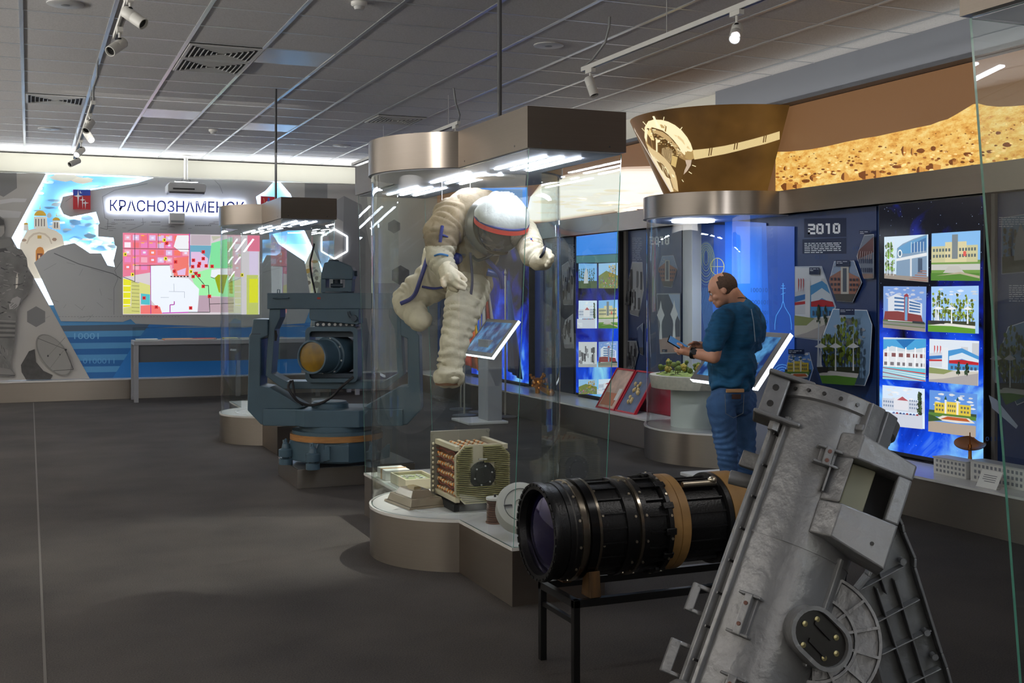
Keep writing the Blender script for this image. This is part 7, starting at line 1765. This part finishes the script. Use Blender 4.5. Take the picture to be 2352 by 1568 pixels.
# hands as part of the body surface detail
def hand(name, wrist, palm, fingers, thumb):
    p_ = [('c', wrist, palm, .028, .030), ('e', palm, (.036, .034, .026))]
    for a, b, c_ in fingers: p_ += [('c', palm.lerp(a, .5), a, .0115, .0100), ('c', a, b, .0098, .0088), ('c', b, c_, .0088, .0075)]
    p_ += [('c', palm, thumb[0], .015, .011), ('c', thumb[0], thumb[1], .011, .0085)]
    return remesh(name, p_, SKIN, man, .0035, 2)
hand('left_hand', W1_, MP(330, 772, -.15), [(MP(298, 752, -.14), MP(282, 742, -.10), MP(290, 738, -.07)), (MP(292, 765, -.13), MP(276, 757, -.09), MP(286, 752, -.06)), (MP(296, 778, -.13), MP(282, 772, -.09), MP(292, 768, -.06)), (MP(305, 790, -.12), MP(296, 786, -.09), MP(304, 782, -.06))], (MP(318, 742, -.18), MP(296, 730, -.17)))
hand('right_hand', W2_, MP(425, 742, -.0), [(MP(392, 728, -.02), MP(370, 732, -.06), MP(358, 738, -.08)), (MP(390, 740, -.01), MP(372, 748, -.04), MP(364, 756, -.05)), (MP(394, 752, .0), MP(380, 760, -.03), MP(374, 768, -.03)), (MP(400, 762, .01), MP(390, 770, -.01), MP(386, 778, -.02))], (MP(405, 725, -.05), MP(385, 722, -.08)))
# eyes, brows, hair
m_ = MB()
for s_ in (1, -1): m_.ell(hp(.080, .030*s_, -.018), .012, seg=12, rings=8)
m_.build('eyes', mat('eye_white', (210, 205, 200), .3), man)
m_ = MB()
for s_ in (1, -1): m_.ell(hp(.0905, .031*s_, -.021), .005, seg=10, rings=6)
m_.build('irises', BLACK, man)
m_ = MB()
for s_ in (1, -1): m_.tube([hp(.086, .045*s_, .0), hp(.095, .032*s_, .006), hp(.097, .015*s_, .002)], .0045, 6)
m_.build('eyebrows', HAIR, man)
m_ = MB(); m_.tube([hp(.100, .022, -.083), hp(.108, .0, -.081), hp(.100, -.022, -.083)], .002, 6); m_.build('mouth_line', mat('lip_line', (130, 70, 60), .6), man)
m_ = MB(); m_.ell((0, 0, 0), (.1035, .0815, .0985), seg=140, rings=100)
bad = [f for f in m_.bm.faces if (lambda c: not (c.z > -.062+.004*noise.noise(c*160) and (c.x < -.012 or (c.x < .018 and c.z > -.012)) and not (c.x > .0 and c.z > .045) and not (c.x > -.004 and c.z > .03 and abs(c.y) < .06)) if True else not (c.x < .045-.5*max(0, -c.z) and c.z > -.062 and (c.x < -.022 or c.z > .02 or (c.x < .03 and c.z > -.005)) and not (c.x > -.06 and abs(c.y) < .062 and c.z > .03) and not (c.x > .0 and c.z > .02 and abs(c.y) < .07)))(f.calc_center_median())]
bmesh.ops.delete(m_.bm, geom=bad, context='FACES')
for f in list(m_.bm.faces):
    c = f.calc_center_median()
    if c.x > -.045+.01*noise.noise(c*90) and c.z > .02 and abs(c.y) < .055+.006*noise.noise(c*120): m_.bm.faces.remove(f)
for v in [v for v in m_.bm.verts if not v.link_faces]: m_.bm.verts.remove(v)
for v in m_.bm.verts: v.co += v.co.normalized()*(.0018*noise.noise(v.co*90)); v.co = HC+RH_ @ v.co
o = m_.build('hair', HAIR, man, 60, recalc=False); s_ = o.modifiers.new('t', 'SOLIDIFY'); s_.thickness = .004; s_.offset = -1
# shirt
pr = [('e', MP(655, 660, .02), (.150, .205, .19), RB_), ('e', MP(670, 560, .03), (.115, .20, .09), RB_), ('e', MP(612, 860, .0), (.165, .185, .20), RB_), ('e', MP(606, 950, .0), (.150, .178, .10), RB_), ('e', MP(735, 640, .10), (.09, .13, .14), RB_),
      ('c', MP(556, 590, -.14), MP(503, 735, -.22), .082, .074), ('c', MP(735, 590, .18), MP(728, 735, .22), .08, .07), ('c', MP(648, 508, .02), MP(655, 560, .03), .07, .12), ('c', MP(600, 570, -.06), MP(700, 570, .1), .09, .09)]
def cut_post(lo, hi=None):
    def f(me):
        bm = bmesh.new(); bm.from_mesh(me)
        if lo is not None: bmesh.ops.bisect_plane(bm, geom=bm.verts[:]+bm.edges[:]+bm.faces[:], plane_co=lo[0], plane_no=lo[1], clear_inner=True)
        bm.to_mesh(me); bm.free()
    return f
sf = foldf(.010, 13, 7)
def shirtfold(c):
    return sf(c)+.010*math.sin((c.z*62)+9*noise.noise(c*5))*max(0, min(1, (1.12-c.z)*5))+.004*math.sin((c.z*40+c.x*30)+8*noise.noise(c*6))
remesh('t_shirt', pr, TS, man, .009, 3, shirtfold, post=cut_post((MP(600, 1008), Vector((0, 0, 1)))))
m_ = MB(); m_.tube([MP(722, 530, -.185+.03), MP(735, 600, -.165+.02), MP(742, 680, -.15), MP(745, 720, -.15)], .003, 6); m_.build('back_stripe', mat('stripe_reflective', (150, 165, 180), .3), man)
# jeans
HPJ = MP(606, 1010)
pr = [('e', MP(606, 1020, .0), (.135, .172, .12), RB_), ('e', MP(655, 1060, .05), (.115, .15, .11), RB_),
      ('c', MP(545, 1090, -.07), MP(578, 1330, -.06), .100, .074), ('c', MP(578, 1330, -.06), MP(592, 1500, -.04), .074, .062), ('c', MP(592, 1500, -.04), MP(597, 1690, -.02), .062, .060),
      ('c', MP(675, 1090, .09), MP(690, 1330, .10), .094, .070), ('c', MP(690, 1330, .10), MP(675, 1500, .13), .070, .062), ('c', MP(675, 1500, .13), MP(672, 1680, .15), .062, .06)]
jf = foldf(.006, 14, 3)
remesh('jeans', pr, JEAN, man, .009, 3, lambda c: jf(c)+.0032*math.sin(c.z*120+14*noise.noise(c*5))*(1 if c.z < .62 else .5))
m_ = MB(); a0_ = MP(580, 998, -.20); 
M_ = Matrix.Translation(MP(628, 1004, -.185)) @ Matrix.Rotation(-YAW+.15, 4, 'Z')
m_.box(-.062, .062, -.008, .01, -.012, .012, M_); m_.build('tan_wallet', mat('wallet_tan', (186, 140, 96), .6), man, 0, .003)
MB().box(-.028, .034, -.009, .0, -.055, -.022, M_ @ Matrix.Translation((0, -.012, 0))).build('pocket_patch', mat('patch_brown', (64, 34, 26), .6), man, 0, .002)
m_ = MB(); m_.tube([M_ @ Vector(p) for p in ((-.075, -.012, -.02), (-.072, -.02, -.15), (-.02, -.026, -.18), (.05, -.018, -.15), (.06, -.008, -.02))], .0016, 6); m_.build('pocket_stitching', mat('thread_tan', (120, 120, 118), .7), man)
# shoes
SH = mat('shoe_dark', (40, 38, 40), .6)
def shoe(px_, dz):
    p = Vector((px_.x, px_.y, 0)); pr = [('e', p+Vector((0, 0, .05))+cf*.02, (.06, .045, .05), RB_), ('e', p+Vector((0, 0, .035))+cf*.12, (.09, .048, .035), RB_), ('c', p+Vector((0, 0, .07)), p+Vector((0, 0, .12)), .045, .045)]
    remesh('shoe', pr, SH, man, .008, 2, post=cut_post((Vector((0, 0, .004)), Vector((0, 0, 1)))))
shoe(MP(597, 1690, -.02), 0); shoe(MP(672, 1680, .15), 0)
# watch and neck cord
wd = (W1_-E1).normalized(); wc = W1_.lerp(E1, .10)
MB().lathe([(-.012, .036), (-.012, .040), (.012, .040), (.012, .036)], wc, wd, 28).build('watch_strap', BLACK, man)
m_ = MB(); nn_ = Vector((-sY, -cY, .25)).normalized(); m_.cyl(wc+nn_*.034, wc+nn_*.046, .020, seg=24); m_.build('watch_case', mat('watch_case', (60, 62, 66), .3, .6), man)
CC = MP(640, 497, .02); n1 = (hu*.4+Vector((0, 0, 1))).normalized()
cd = [MP(612, 478, -.045), MP(640, 466, -.06), MP(668, 464, -.045), MP(690, 468, -.01), MP(705, 474, .02)]
MB().tube(smoothp(cd), .0035, 6).build('neck_cord', mat('cord_black', (20, 18, 20), .6), man)
# phone
t = thing('smartphone', 'dark smartphone held in the left hand of the man', 'phone', MP(290, 720, -.15))
a_, b_ = MP(240, 700, -.13), MP(310, 742, -.13); xa = (b_-a_).normalized(); za = Vector((-sY, -cY, 0))*.55+Vector((0, 0, 1))*.55+rt*.35; za = (za-xa*za.dot(xa)).normalized(); ya_ = za.cross(xa)
M_ = Matrix(((xa.x, ya_.x, za.x, a_.x), (xa.y, ya_.y, za.y, a_.y), (xa.z, ya_.z, za.z, a_.z), (0, 0, 0, 1)))
MB().box(0, .145, -.036, .036, -.004, .004, M_).build('case', BLACK, t, 0, .003)
MB().box(.006, .139, -.032, .032, .004, .0046, M_).build('display', mat('phone_screen', (20, 40, 60), .1, emit=(60, 110, 160), es=.7), t, 0)

# ================================================================ PRINTED FIGURES ON THE LEFT PANEL
def S(l): return S13(l)
FG = [(-130, 300), (-60, 250), (0, 230), (30, 250), (38, 310), (30, 372), (70, 375), (97, 410), (95, 440), (150, 462), (185, 520), (195, 600), (230, 645), (228, 700), (190, 782), (150, 815), (140, 842), (112, 872), (116, 930), (112, 1000), (100, 1100), (85, 1180), (72, 1240), (75, 1280), (108, 1330), (60, 1342), (-20, 1335), (-130, 1335)]
t = thing('cosmonaut_cutout', 'grey cut-out figure of a cosmonaut in pressure suit at the left edge', 'cut-out figure', (-.5, 17.78, .29))
slab('figure_board', S(FG), 17.78, .03, mat('figure_grey', (108, 107, 105), .6, var=.25, vs=(6, 6, 6)), t)
rn = random.Random(17); items = []
inr = lambda x, y: True
F1, F2, F3 = (62, 62, 63), (116, 115, 112), (140, 138, 134)
items += [(S([(-60, 255), (0, 240), (26, 258), (30, 290), (-60, 300)]), F1), (S([(-40, 300), (28, 300), (30, 345), (10, 372), (-40, 372)]), (150, 146, 140)), (S([(-60, 400), (60, 385), (85, 412), (60, 440), (-60, 455)]), F2), (S([(-60, 462), (40, 450), (55, 470), (-60, 490)]), F1)]
items += [(S([(120, 620), (126, 660), (122, 720), (108, 735), (110, 660)]), (205, 200, 190)), (S([(85, 800), (120, 785), (145, 800), (130, 850), (100, 870), (66, 875), (62, 840)]), (150, 148, 146))]
for x0, y0, x1, y1 in ((72, 850, 95, 830), (80, 862, 112, 838), (90, 868, 118, 845)): items.append(linei(*S([(x0, y0), (x1, y1)]), 1, F1))
for i in range(46):
    y = rn.uniform(460, 930); x = rn.uniform(-60, 70 if y > 780 else 130); w_ = rn.uniform(14, 44); s_ = rn.uniform(-14, 20)
    items.append(linei(*S([(x, y), (x+w_, y+s_)]), rn.uniform(.8, 2.6), (F1, F2, F3)[i % 3]))
for i in range(8): items.append(linei(*S([(-60, 950+i*17), (108-i, 958+i*16)]), 2, F1 if i % 2 else F3))
for i in range(24):
    y = rn.uniform(1080, 1260); x = rn.uniform(-60, 50); items.append(linei(*S([(x, y), (x+rn.uniform(-8, 20), y+rn.uniform(14, 40))]), rn.uniform(.8, 2), (F1, F2, F3)[i % 3]))
for i in range(12): a = (rn.uniform(150, 190), rn.uniform(500, 740)); items.append(linei(*S([a, (a[0]+rn.uniform(-34, 10), a[1]+rn.uniform(-8, 16))]), 1.6, (F1, F3)[i % 2]))
items += [(S([(-60, 1275), (20, 1280), (70, 1290), (106, 1328), (60, 1338), (-60, 1332)]), (120, 118, 116)), linei(*S([(-60, 1326), (104, 1332)]), 2, F1)]
pic('figure_print', onY(17.779), items, PRINT, t, nrm=BN)
t = thing('dish_cutout', 'grey cut-out of a satellite dish antenna at lower left of the rear wall', 'cut-out figure', (.2, 17.8, .29))
el = []
for i in range(40):
    a = 2*PI*i/40; x, y = 168*math.cos(a), 88*math.sin(a); an = math.radians(52); el.append((372+x*math.cos(an)-y*math.sin(an), 1190+x*math.sin(an)+y*math.cos(an)))
slab('dish_board', S(el), 17.80, .02, mat('dish_grey', (122, 120, 118), .6), t)
slab('mount_board', S([(145, 1260), (200, 1165), (240, 1150), (250, 1240), (300, 1300), (365, 1330), (350, 1358), (180, 1360), (150, 1310)]), 17.825, .012, mat('mount_grey', (66, 65, 64), .6, var=.3, vs=(12, 12, 12)), t)
items = [([((p[0]-372)*.95+372, (p[1]-1190)*.95+1190) for p in el], 0)]
items = [(S([((p[0]-375)*.93+378, (p[1]-1190)*.95+1190) for p in el]), (142, 140, 137)), linei(*S([(262, 1075), (450, 1150)]), 1, F1), linei(*S([(450, 1150), (508, 1290)]), 1.4, F1), linei(*S([(508, 1290), (370, 1300)]), 1.2, F1), linei(*S([(335, 1195), (450, 1070)]), 1, F2), linei(*S([(345, 1285), (440, 1160)]), 1, F2), (S(blobp(332, 1197, 7, 8, 8, .1)), F1), (S(blobp(415, 1188, 5, 6, 8, .1)), F1), (S(blobp(455, 1155, 9, 8, 8, .1)), F1)]
pic('dish_print', onY(17.799), items, PRINT, t, nrm=BN)

# ---------------------------------------------------------------- repeated small parts become parts of their own
SPLIT = {'stiffening_ribs': 'stiffening_rib', 'screws': 'screw', 'flange_bolts': 'flange_bolt', 'rail_bolts': 'rail_bolt', 'clamp_lugs': 'clamp_lug', 'bracket_screws': 'bracket_screw',
    'barrel_screws': 'barrel_screw', 'bearing_bolts': 'bearing_bolt', 'connector_screws': 'connector_screw', 'cap_screws': 'cap_screw', 'clamp_holes': 'clamp_hole', 'housing_screws': 'housing_screw',
    'leg_bosses': 'leg_boss', 'side_rails': 'side_rail', 'suspension_wires': 'suspension_wire', 'eyes': 'eye', 'irises': 'iris', 'eyebrows': 'eyebrow', 'windows': 'window', 'cooling_fins': 'cooling_fin',
    'edge_contacts': 'edge_contact', 'port_screws': 'port_screw', 'arm_seams': 'arm_seam', 'wiring': 'wire'}
def split_loose(o, nm):
    me = o.data; n = len(me.vertices); par = list(range(n))
    def find(a):
        while par[a] != a: par[a] = par[par[a]]; a = par[a]
        return a
    for e in me.edges:
        a, b = find(e.vertices[0]), find(e.vertices[1])
        if a != b: par[a] = b
    isl = {}
    for p in me.polygons: isl.setdefault(find(p.vertices[0]), []).append(p)
    if len(isl) < 2: o.name = nm; return
    for ps in isl.values():
        idx = {}; vs = []; fs = []
        for p in ps:
            f = []
            for v in p.vertices:
                if v not in idx: idx[v] = len(vs); vs.append(me.vertices[v].co[:])
                f.append(idx[v])
            fs.append(f)
        m2 = bpy.data.meshes.new(nm); m2.from_pydata(vs, [], fs); m2.materials.append(me.materials[0]); m2.shade_smooth(); m2.set_sharp_from_angle(angle=.6)
        c = o.copy(); c.data = m2; c.name = nm; COL.objects.link(c)
    bpy.data.objects.remove(o)
for o in list(bpy.data.objects):
    if o.type == 'MESH' and o.name.split('.')[0] in SPLIT: split_loose(o, SPLIT[o.name.split('.')[0]])
